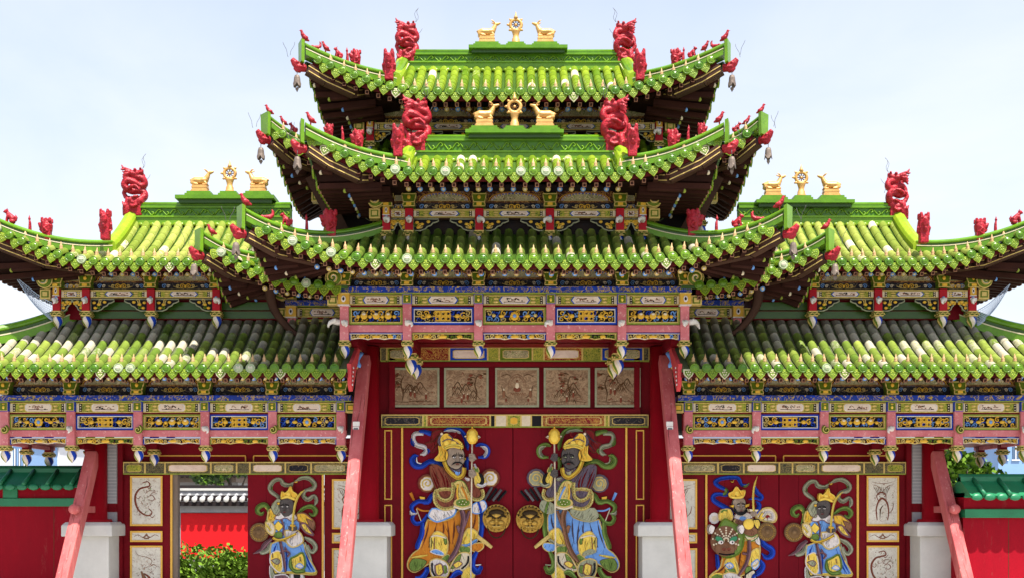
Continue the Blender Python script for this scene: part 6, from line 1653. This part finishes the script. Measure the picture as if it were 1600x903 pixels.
    # lean, with the props
    if sg < 0:
        d1 = leaf(w, 385.5, 502, 740); disc_boss(d1, 405.5, 831, 19.02)
        g = Relief(385, 735, 5.375, 19.06); guardian_sword(g); g.b.build('guardian_relief', d1, bevel=.004)['label'] = 'painted relief of a dark-faced guardian raising a sabre'
        # open leaf swung inwards
        b = MB(); b.bar((-5.93, .14, zt/2), (-6.45, 1.44, zt/2), zt-.04, .085, 'timber', up=(1, 0, 0)); b.bx(-6.0, -5.90, .06, .16, .02, zt, 'timber'); b.build('door', w, bevel=.008)['label'] = 'weathered door leaf swung open'
    else:
        d1 = leaf(w, 1105.5, 1218, 740); d2 = leaf(w, 1219, 1340, 740)
        g = Relief(1095, 735, 5.375, 19.06); guardian_mask(g); g.b.build('guardian_relief', d1, bevel=.004)['label'] = 'painted relief of a guardian carrying a large beast mask'
        g = Relief(1220, 738, 5.375, 19.06); guardian_sword(g); g.b.build('guardian_relief', d2, bevel=.004)['label'] = 'painted relief of a dark-faced guardian raising a sabre'
        disc_boss(d1, 1198, 830, 19.02); disc_boss(d2, 1240, 831, 19.02)
    leaning_pole(sg*7.25, 17.18-D0, 18.72-D0, 2.60, ('faded pink timber prop with a peg, outermost on the %s beside the red wall' % side), (1.65, sg))
    leaning_pole(sg*2.54, 15.81-D0, 18.45-D0, 4.20, 'faded pink timber prop leaning on the %s column of the great double door' % side)

# ============================================================ ROOF ORNAMENTS
gilt_group((761, 806, 852), 77.5, 18.95, 'the topmost roof')
gilt_group((757, 804, 851), 209, 17.25, 'the second ridge from the top')
gilt_group((313, 359, 404), 309.5, 18.95, 'the left wing roof')
gilt_group((1207, 1252, 1298), 316, 18.95, 'the right wing roof')
def slab(part_of, p0, p1, py0, py1, d):
    b = MB(); x0, x1 = XW(p0, d), XW(p1, d); z1, z0 = ZW(py0, d), ZW(py1, d); y = d-D0
    b.bx(x0, x1, y-.21, y+.21, z0+(z1-z0)*.5, z1, 'ridge_glaze', tone=.5); b.bx(x0+.05, x1-.05, y-.15, y+.15, z0, z0+(z1-z0)*.5, 'tile_pan'); b.build('ridge_platform', part_of)  # lower half coloured dark to paint in the shaded underside
slab(tower, 733, 886, 78, 88, 18.95); slab(tower, 728, 880, 209, 220, 17.25)
wl_, wr_ = bpy.data.objects['gate_wing'], bpy.data.objects['gate_wing.001']
slab(wl_, 279, 432, 310, 321, 18.95); slab(wr_, 1178, 1330, 317, 327, 18.95)
dragon(622, 18.95, 101, 1, 'red coiled dragon finial at the left end of the topmost ridge', s=.90)
dragon(990, 18.95, 101, -1, 'red coiled dragon finial at the right end of the topmost ridge', s=.90)
dragon(634, 17.25, 236, 1, 'red coiled dragon at the left end of the second ridge from the top', s=1.0)
dragon(977, 17.25, 236, -1, 'red coiled dragon at the right end of the second ridge from the top', s=1.0)
dragon(196, 18.95, 331, 1, 'red coiled dragon finial at the outer end of the left wing roof', s=.92)
dragon(1415, 18.95, 337, -1, 'red coiled dragon finial at the outer end of the right wing roof', s=.92)
def foot_beast(r, sg, px, py, d, where):
    x, y, z = W(px, py, d); o = inst(BLOCK, 'ridge_beast', (x, y, z+.05), None, -PI/2, (.72, .8, 1.05)); tag(o, 'tall red beast head at the foot of the sloping ridge, %s' % where, 'roof figurine', 'red beast heads at the foot of the sloping ridges')
foot_beast(rA, -1, 608, 123, 17.35, 'topmost roof, left side'); foot_beast(rA, 1, 1000, 123, 17.35, 'topmost roof, right side')
foot_beast(rB, -1, 622, 242, 16.5, 'second roof, left side'); foot_beast(rB, 1, 988, 242, 16.5, 'second roof, right side')
foot_beast(ruL, -1, 165, 372, 17.6, 'left wing roof'); foot_beast(ruR, 1, 1443, 377, 17.6, 'right wing roof')
for sg in (-1, 1):
    m = (lambda px: px) if sg < 0 else (lambda px: 1611-px); s = 'left' if sg < 0 else 'right'
    ridge_figures(rA, sg, [('bird', m(473), .95), ('fish', m(494), .85), ('bird', m(509), .85), ('beast', m(528), .85), ('monk', m(543), .95), ('block', m(556), .66)], '%s corner ridge of the topmost roof' % s)
    m = (lambda px: px) if sg < 0 else (lambda px: 1610-px)
    ridge_figures(rB, sg, [('bird', m(486), .95), ('block', m(514), .5), ('monk', m(535), .95), ('block', m(559), .70)], '%s corner ridge of the second roof' % s)
    ridge_figures(rD, sg, [('bird', m(421 if sg < 0 else 414), .85), ('bird', m(443), .82), ('beast', m(458), .8)], '%s rear corner behind the second roof' % s)
    m = (lambda px: px) if sg < 0 else (lambda px: 1600-px)
    ridge_figures(rC, sg, [('bird', m(383), 1.05), ('fish', m(417), 1.), ('beast', m(447), 1.), ('monk', m(480), 1.0), ('block', m(516), .90)], '%s corner ridge of the lowest central roof' % s)
    m = (lambda px: px) if sg < 0 else (lambda px: 1622-px)
    ridge_figures(rE, sg, [('bird', m(331), .95)], '%s rear corner beside the wing roof' % s)
ridge_figures(ruL, -1, [('beast', 15, 1.1), ('monk', 46, 1.), ('block', 74, .76)], 'corner ridge of the left wing roof')
ridge_figures(ruR, 1, [('beast', 1588, 1.1), ('monk', 1555, 1.), ('block', 1531, .76)], 'corner ridge of the right wing roof')
for r, nm in ((rA, 'topmost roof'), (rB, 'second roof'), (rD, 'rear roof behind the second'), (rE, 'low rear roof beside the wing'), (rC, 'lowest central roof')):
    for sg in (-1, 1):
        t = r.hip(sg)[-1]; bell((t.x+sg*.10, t.y-.07, t.z-.32), 'the %s corner of the %s' % ('left' if sg < 0 else 'right', nm))

# ============================================================ SURROUNDINGS
for s, p, q in ((-1, 557, 664), (1, 1046, 664)):
    t = thing('spotlight', 'small white spotlight clamped to the %s prop of the great door' % ('left' if s < 0 else 'right'), 'lamp', W(p, q, 17.6), 'white spotlights on the props')
    x, y, z = W(p, q, 17.6); b = MB(); b.bx(x-.055, x+.055, y-.04, y+.10, z-.05, z+.06, 'white'); b.build('housing', t, bevel=.008)
    b = MB(); b.bx(x-.05, x+.05, y-.07, y-.04, z-.11, z-.03, 'white'); b.bx(x-.036, x+.036, y-.074, y-.069, z-.10, z-.045, 'r_grey'); b.build('lamp_head', t, bevel=.006)
def boundary_wall(sg, y0=.25, dz=0.):
    t = thing('boundary_wall', 'red wall with a green tiled top on the %s of the gate' % ('left' if sg < 0 else 'right'), 'wall', (sg*10, .3, 0), 'red walls with green tiled tops')
    xa, xb = (sg*7.5 if sg < 0 else 7.40), sg*22
    x0, x1 = min(xa, xb), max(xa, xb)
    b = MB(); b.bx(x0, x1, y0, y0+.35, -dz, 1.70, 'redwall'); b.bx(x0, x1, y0-.03, y0+.30, 1.84, 2.06, 'redwall')
    for i in range(11): xx = sg*(8.15+1.22*i); b.bx(xx-.004, xx+.004, y0-.003, y0+.01, .02-dz, 1.69, 'gilt_dark')
    b.build('wall', t)
    if sg > 0:
        b = MB(); b.bx(7.42, 7.50, y0+.02, .2, 0, 1.86, 'redwall'); b.build('return_wall', t)
    b = MB(); b.bx(x0, x1, y0-.08, y0+.40, 1.70, 1.845, 'wall_green'); b.bx(x0, x1, y0-.07, y0+.38, 2.03, 2.12, 'wall_green')
    for i in range(8): xx = sg*(8.9+1.62*i) if sg < 0 else sg*(9.15+1.62*i); b.bx(xx-.13, xx+.13, y0-.06, y0-.0, 1.845, 2.035, 'wall_green')
    b.build('frame_rail', t, bevel=.008)
    b = MB(); yr = y0+.17
    vs = [(x, y, z) for x in (x0, x1) for y, z in ((y0-.32, 2.06), (yr, 2.36), (y0+.66, 2.06))]
    b.add(vs, [(0, 3, 4, 1), (1, 4, 5, 2), (0, 2, 5, 3), (0, 1, 2), (3, 5, 4)], 'wall_green')
    b.tube([(x0, yr, 2.375), (x1, yr, 2.375)], .055, 'wall_green', 10); b.bx(x0, x1, yr-.09, yr+.09, 2.30, 2.375, 'wall_green')
    n = int((x1-x0)/.41)
    for i in range(n):
        x = x0+(i+.5)*(x1-x0)/n
        b.tube([(x, y0-.34, 2.085), (x, yr-.06, 2.35)], .034, 'wall_green', 8)
    for i in range(int((x1-x0)/.205)):
        x = x0+.10+.205*i; b.ell((x, y0-.315, 2.035), (.10, .025, .055), 'wall_green', 8, 5)
    b.build('tiled_coping', t)
    for o in t.children: o.location.z += dz if 'return' not in o.name else 0
    return t
boundary_wall(-1); boundary_wall(1, -1.05, -.19)

# courtyard wall seen through the open leaf
D = 29.; yw = D-D0
t = thing('courtyard_wall', 'bright red courtyard wall with grey tiled top seen through the open side door', 'wall', (XW(330, D), yw, 0))
xa, xb = XW(180, D), XW(560, D)
b = MB(); b.bx(xa, xb, yw, yw+.4, 0, ZW(783, D), 'brick'); b.bx(xa, XW(270, D), yw-.06, yw, 0, ZW(783, D), 'brick'); b.build('wall', t)
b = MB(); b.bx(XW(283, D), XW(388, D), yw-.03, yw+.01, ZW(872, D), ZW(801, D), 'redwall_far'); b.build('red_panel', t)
b = MB(); b.bx(xa, xb, yw-.10, yw+.4, ZW(800, D), ZW(790, D), 'brick'); b.bx(xa, xb, yw-.22, yw+.4, ZW(790, D), ZW(783, D), 'dark')
zc = ZW(781, D); b.bx(xa, xb, yw-.2, yw+.6, zc-.02, zc+.13, 'dark')
n = int((xb-xa)/.21)
for i in range(n):
    x = xa+.1+.21*i; b.lathe([(.065, -.02), (.075, .02), (.06, .03), (.01, .035)], (x, yw-.30, zc+.02), 'stone', 10, 'y'); b.tube([(x, yw-.3, zc+.02), (x, yw+.05, zc+.17)], .06, 'brick', 8)
b.bx(xa, xb, yw-.05, yw+.35, zc+.10, zc+.26, 'brick'); b.bx(xa, xb, yw-.08, yw+.38, zc+.26, zc+.32, 'stone'); b.bx(xa, xb, yw-.02, yw+.32, zc+.32, zc+.40, 'dark'); b.build('tiled_coping', t)
# pavilion roof edge beyond
t = thing('far_pavilion', 'dark timber eave of a far building above the courtyard wall', 'building', (XW(340, 36), 17, 0))
b = MB(); D2 = 36.; b.bx(XW(150, D2), XW(372, D2), 17, 19, 0, ZW(753, D2), 'brick'); b.build('wall', t)
b = MB(); b.bx(XW(150, D2), XW(376, D2), 16.4, 19.5, ZW(753, D2), ZW(745, D2), 'timber'); b.bx(XW(150, D2), XW(380, D2), 16.2, 19.6, ZW(745, D2), ZW(741, D2), 'dark')
for i in range(14): x = XW(270, D2)+.17*i; b.tube([(x, 16.3, ZW(744, D2)), (x, 17.5, ZW(738, D2))], .06, 'dark', 6)
b.build('roof', t)

def foliage(name, label, cat, base, blobs, n, leaf, cols, trunk=None, seed=1, group=None):
    rnd = random.Random(seed); t = thing(name, label, cat, base, group)
    b = MB()
    for i in range(n):
        c, r = blobs[rnd.randrange(len(blobs))]
        v = Vector((rnd.gauss(0, 1), rnd.gauss(0, 1), rnd.gauss(0, 1))).normalized()*(rnd.random()**.45)
        p = Vector((c[0]+v.x*r[0], c[1]+v.y*r[1], c[2]+v.z*r[2]))
        a = Vector((rnd.gauss(0, 1), rnd.gauss(0, 1), rnd.gauss(0, .7))).normalized(); u = a.orthogonal().normalized(); s = leaf*rnd.uniform(.6, 1.4); w = u.cross(a)*s*.4
        b.add([p, p+a*s*.5+w, p+a*s, p+a*s*.5-w], [(0, 1, 2, 3)], cols[rnd.randrange(len(cols))])
    b.build('crown' if trunk else 'leaves', t)
    k = MB()
    if trunk:
        for pts, rr in trunk: k.tube(pts, rr, 'timber', 8)
        k.build('trunk', t)
    else:
        for i in range(24):
            c, r = blobs[rnd.randrange(len(blobs))]; k.tube([(c[0]*.5+base[0]*.5, c[1], 0), (c[0]+rnd.uniform(-.5, .5)*r[0], c[1], c[2]+r[2]*.4)], [.02, .006], 'timber', 5)
        k.build('stem', t)
    return t
paint('leaf_light', (.15, .25, .025), (.10, .19, .018), rough=.5); paint('leaf_mid', (.11, .20, .02), (.07, .15, .015), rough=.5); paint('leaf_dark', (.03, .065, .015), (.02, .045, .01), rough=.5)
LV = ('leaf_light', 'leaf_light', 'leaf_mid', 'leaf_dark')
for i, (p, py, lab) in enumerate(((300, 882, 'low bright green bush by the open door edge in front of the red courtyard wall'), (348, 872, 'taller green bush beside the closed door leaf in front of the red courtyard wall'))):
    dd = 26.-.6*i; x = XW(p, dd); zt = ZW(py, dd); y = dd-D0
    foliage('bush', lab, 'bush', (x, y, 0), [((x+R.uniform(-.5, .5), y+R.uniform(-.3, .3), zt-.15-.1*j), (.28, .3, .35)) for j in range(7)]+[((x, y, .4), (.7, .5, .45))], 3800, .11, ('leaf_light', 'leaf_light', 'leaf_light', 'leaf_mid'), seed=30+i, group='bushes in the courtyard')
dd = 33.; x, y, z = W(362, 742, dd)
foliage('courtyard_tree', 'dark leafy tree over the courtyard wall, seen through the open side door', 'tree', (x, y, 0), [((x+R.uniform(-1.0, .6), y+R.uniform(-.6, .6), z+R.uniform(-.1, 1.0)), (.45, .5, .22)) for j in range(16)], 2600, .15, ('leaf_dark', 'leaf_dark', 'leaf_mid'), [([(x, y, 0), (x+.1, y, 1.5), (x-.1, y, z)], [.14, .10, .05]), ([(x, y, 1.6), (x+.5, y, z+.1)], [.06, .02]), ([(x, y, 1.8), (x-.9, y, z+.2)], [.06, .02])], 40)
dd = 30.; x, y, z = W(1510, 724, dd)
foliage('garden_tree', 'sunlit green tree rising behind the right boundary wall', 'tree', (x, y, 0), [((x+R.uniform(-.9, .8), y+R.uniform(-.6, .6), z+R.uniform(-.7, .15)), (.45, .5, .3)) for j in range(18)], 5200, .14, LV, [([(x, y, 0), (x+.05, y, 1.2), (x, y, z)], [.12, .09, .03]), ([(x, y, 1.3), (x-.6, y, z-.1)], [.05, .02]), ([(x, y, 1.4), (x+.6, y, z-.1)], [.05, .02])], 41)

# city buildings far behind
paint('concrete_pale', (.62, .62, .63), (.54, .55, .57), scale=.3, rough=.8); paint('facade_blue', (.22, .36, .58), (.18, .30, .50), scale=.4, rough=.4); paint('window_glass', (.07, .12, .20), (.05, .09, .16), rough=.15, spec=.6); paint('facade_teal', (.16, .34, .42), (.12, .28, .36), scale=.4, rough=.4)
def block(name, label, p0, p1, py, d, mat, rows, cols, win, dep=14):
    x0, x1, zt = XW(p0, d), XW(p1, d), ZW(py, d); y = d-D0
    t = thing(name, label, 'building', ((x0+x1)/2, y, 0), 'city buildings far behind the walls')
    b = MB(); b.bx(x0, x1, y, y+dep, 0, zt, mat); b.build('wall', t)
    b = MB(); b.bx(x0-.2, x1+.2, y-.2, y+dep+.2, zt, zt+.35, 'concrete_pale'); b.build('roof', t)
    for i in range(rows):
        for j in range(cols):
            ww = (x1-x0)/cols; xx = x0+ww*(j+.5); zz = zt-1.3-2.9*i
            if zz < .9: continue
            f = MB(); f.bx(xx-ww*win/2, xx+ww*win/2, y-.05, y+.02, zz-.75, zz+.75, 'window_glass'); f.bx(xx-ww*win/2-.08, xx+ww*win/2+.08, y-.09, y-.02, zz-.86, zz-.76, 'concrete_pale'); f.bx(xx-.04, xx+.04, y-.08, y-.045, zz-.75, zz+.75, 'concrete_pale'); f.build('window', t)
    return t
block('office_building', 'dark blue office block far behind the left wall', 20, 42, 690, 90, 'facade_blue', 3, 3, .7)
block('apartment_building', 'pale grey building far behind the left wall, right of the blue block', 56, 92, 692, 96, 'concrete_pale', 3, 3, .5)
block('office_building', 'pale blue office building with large windows far behind the right wall', 1560, 1720, 676, 85, 'facade_blue', 4, 9, .55)
block('apartment_building', 'low teal-fronted building between the tree and the blue office on the right', 1526, 1562, 700, 92, 'facade_teal', 2, 3, .6)

# bird nets hanging off the wing roofs: fine cord mesh
paint('net_cord', (.42, .50, .66), (.36, .44, .58), rough=.7)
def net(a, b_, c, d_, label, nu, nv):
    t = MB()
    a, b_, c, d_ = map(Vector, (a, b_, c, d_))
    def P(u, v):
        p = a.lerp(b_, u).lerp(d_.lerp(c, u), v); s = math.sin(PI*v); return p+Vector((0, .05*math.sin(5*u+2*v), -.10*s-.05*math.sin(PI*u)))
    for i in range(nu+1): t.tube([P(i/nu, j/8) for j in range(9)], .0035 if 0 < i < nu else .008, 'net_cord', 3, caps=False)
    for j in range(nv+1): t.tube([P(i/8, j/nv) for i in range(9)], .0035 if 0 < j < nv else .008, 'net_cord', 3, caps=False)
    o = t.build('bird_net', None, tuple(a)); tag(o, label, 'net', 'bird nets under the outer eaves')
net(W(24, 432, 18.0), W(92, 478, 18.2), W(96, 500, 18.3), W(80, 498, 18.2), 'pale bird net hanging under the outer eave of the left wing', 16, 14)
net(W(1578, 444, 18.0), W(1524, 486, 18.2), W(1520, 505, 18.3), W(1532, 503, 18.2), 'pale bird net hanging under the outer eave of the right wing', 16, 14)

# ground
b = MB(); b.add([(-400, -60, 0), (400, -60, 0), (400, 600, 0), (-400, 600, 0)], [(0, 1, 2, 3)], 'paving')
tag(b.build('ground', None, (0, 0, 0)), kind='structure')
b = MB(); b.bx(-10.5, 10.5, -3.8, 2.0, -.05, .09, 'stone')
b.build('terrace', None, (0, 0, 0), bevel=.02)['kind'] = 'structure'
# ------------------------------------------------------------------ camera, sun, sky
cam = bpy.data.cameras.new('camera'); co = bpy.data.objects.new('camera', cam); COL.objects.link(co)
co.location = (0, -D0, ZC); co.rotation_euler = (PI/2, 0, 0)
cam.sensor_width = 36; cam.lens = F/1600*36; cam.clip_end = 2000
cam.shift_x = (800-CX)/1600; cam.shift_y = (HY-451.5)/1600
SC.camera = co
EL, AZ = math.radians(67), math.radians(28)   # sun high, in front and to the right
sd = Vector((math.sin(AZ)*math.cos(EL), -math.cos(AZ)*math.cos(EL), math.sin(EL)))
L = bpy.data.lights.new('sun', 'SUN'); L.energy = 4.7; L.angle = math.radians(.53); L.color = (1, .955, .88)
lo = bpy.data.objects.new('sun', L); COL.objects.link(lo); lo.rotation_euler = (-sd).to_track_quat('-Z', 'Y').to_euler(); lo.location = sd*40
w = bpy.data.worlds.new('World'); SC.world = w; w.use_nodes = True
nt = w.node_tree; bg = nt.nodes['Background']
sk = nt.nodes.new('ShaderNodeTexSky'); sk.sky_type = 'NISHITA'; sk.sun_disc = False
sk.sun_elevation = EL; sk.sun_rotation = math.atan2(sd.x, sd.y); sk.air_density = 1.0; sk.dust_density = 6.0; sk.ozone_density = 1.5; sk.altitude = 1300
tc = nt.nodes.new('ShaderNodeTexCoord'); sx = nt.nodes.new('ShaderNodeSeparateXYZ'); nt.links.new(tc.outputs['Generated'], sx.inputs[0])
rp = nt.nodes.new('ShaderNodeValToRGB'); rp.color_ramp.elements[0].position = .0; rp.color_ramp.elements[0].color = (1, 1, 1, 1); rp.color_ramp.elements[1].position = .58; rp.color_ramp.elements[1].color = (.05, .05, .05, 1)
e_ = rp.color_ramp.elements.new(.40); e_.color = (.60, .60, .60, 1)
nt.links.new(sx.outputs[2], rp.inputs[0]); mx = nt.nodes.new('ShaderNodeMix'); mx.data_type = 'RGBA'
nt.links.new(rp.outputs[0], mx.inputs[0]); nt.links.new(sk.outputs[0], mx.inputs[6]); mx.inputs[7].default_value = (3.5, 3.55, 3.6, 1)   # thin bright summer haze
cn = nt.nodes.new('ShaderNodeTexNoise'); cn.inputs['Scale'].default_value = 2.2; cn.inputs['Detail'].default_value = 6; cn.inputs['Roughness'].default_value = .55; cn.inputs['Distortion'].default_value = .6
mp_ = nt.nodes.new('ShaderNodeMapping'); mp_.inputs['Scale'].default_value = (1, 1, 2.6); nt.links.new(tc.outputs['Generated'], mp_.inputs['Vector']); nt.links.new(mp_.outputs[0], cn.inputs['Vector'])
cr = nt.nodes.new('ShaderNodeValToRGB'); cr.color_ramp.elements[0].position = .38; cr.color_ramp.elements[0].color = (.90, .945, 1, 1); cr.color_ramp.elements[1].position = .66; cr.color_ramp.elements[1].color = (1.06, 1.05, 1.04, 1); nt.links.new(cn.outputs['Fac'], cr.inputs[0])
m2 = nt.nodes.new('ShaderNodeMix'); m2.data_type = 'RGBA'; m2.blend_type = 'MULTIPLY'; m2.inputs[0].default_value = 1; nt.links.new(mx.outputs[2], m2.inputs[6]); nt.links.new(cr.outputs[0], m2.inputs[7])
nt.links.new(m2.outputs[2], bg.inputs[0]); bg.inputs[1].default_value = .13
vs_ = SC.view_settings; SC.display_settings.display_device = 'sRGB'; vs_.view_transform = 'Standard'; vs_.look = 'None'; vs_.exposure = 1.25; vs_.gamma = 1
SC.cycles.use_denoising = True; SC.cycles.max_bounces = 8; SC.cycles.diffuse_bounces = 4; SC.cycles.use_adaptive_sampling = True
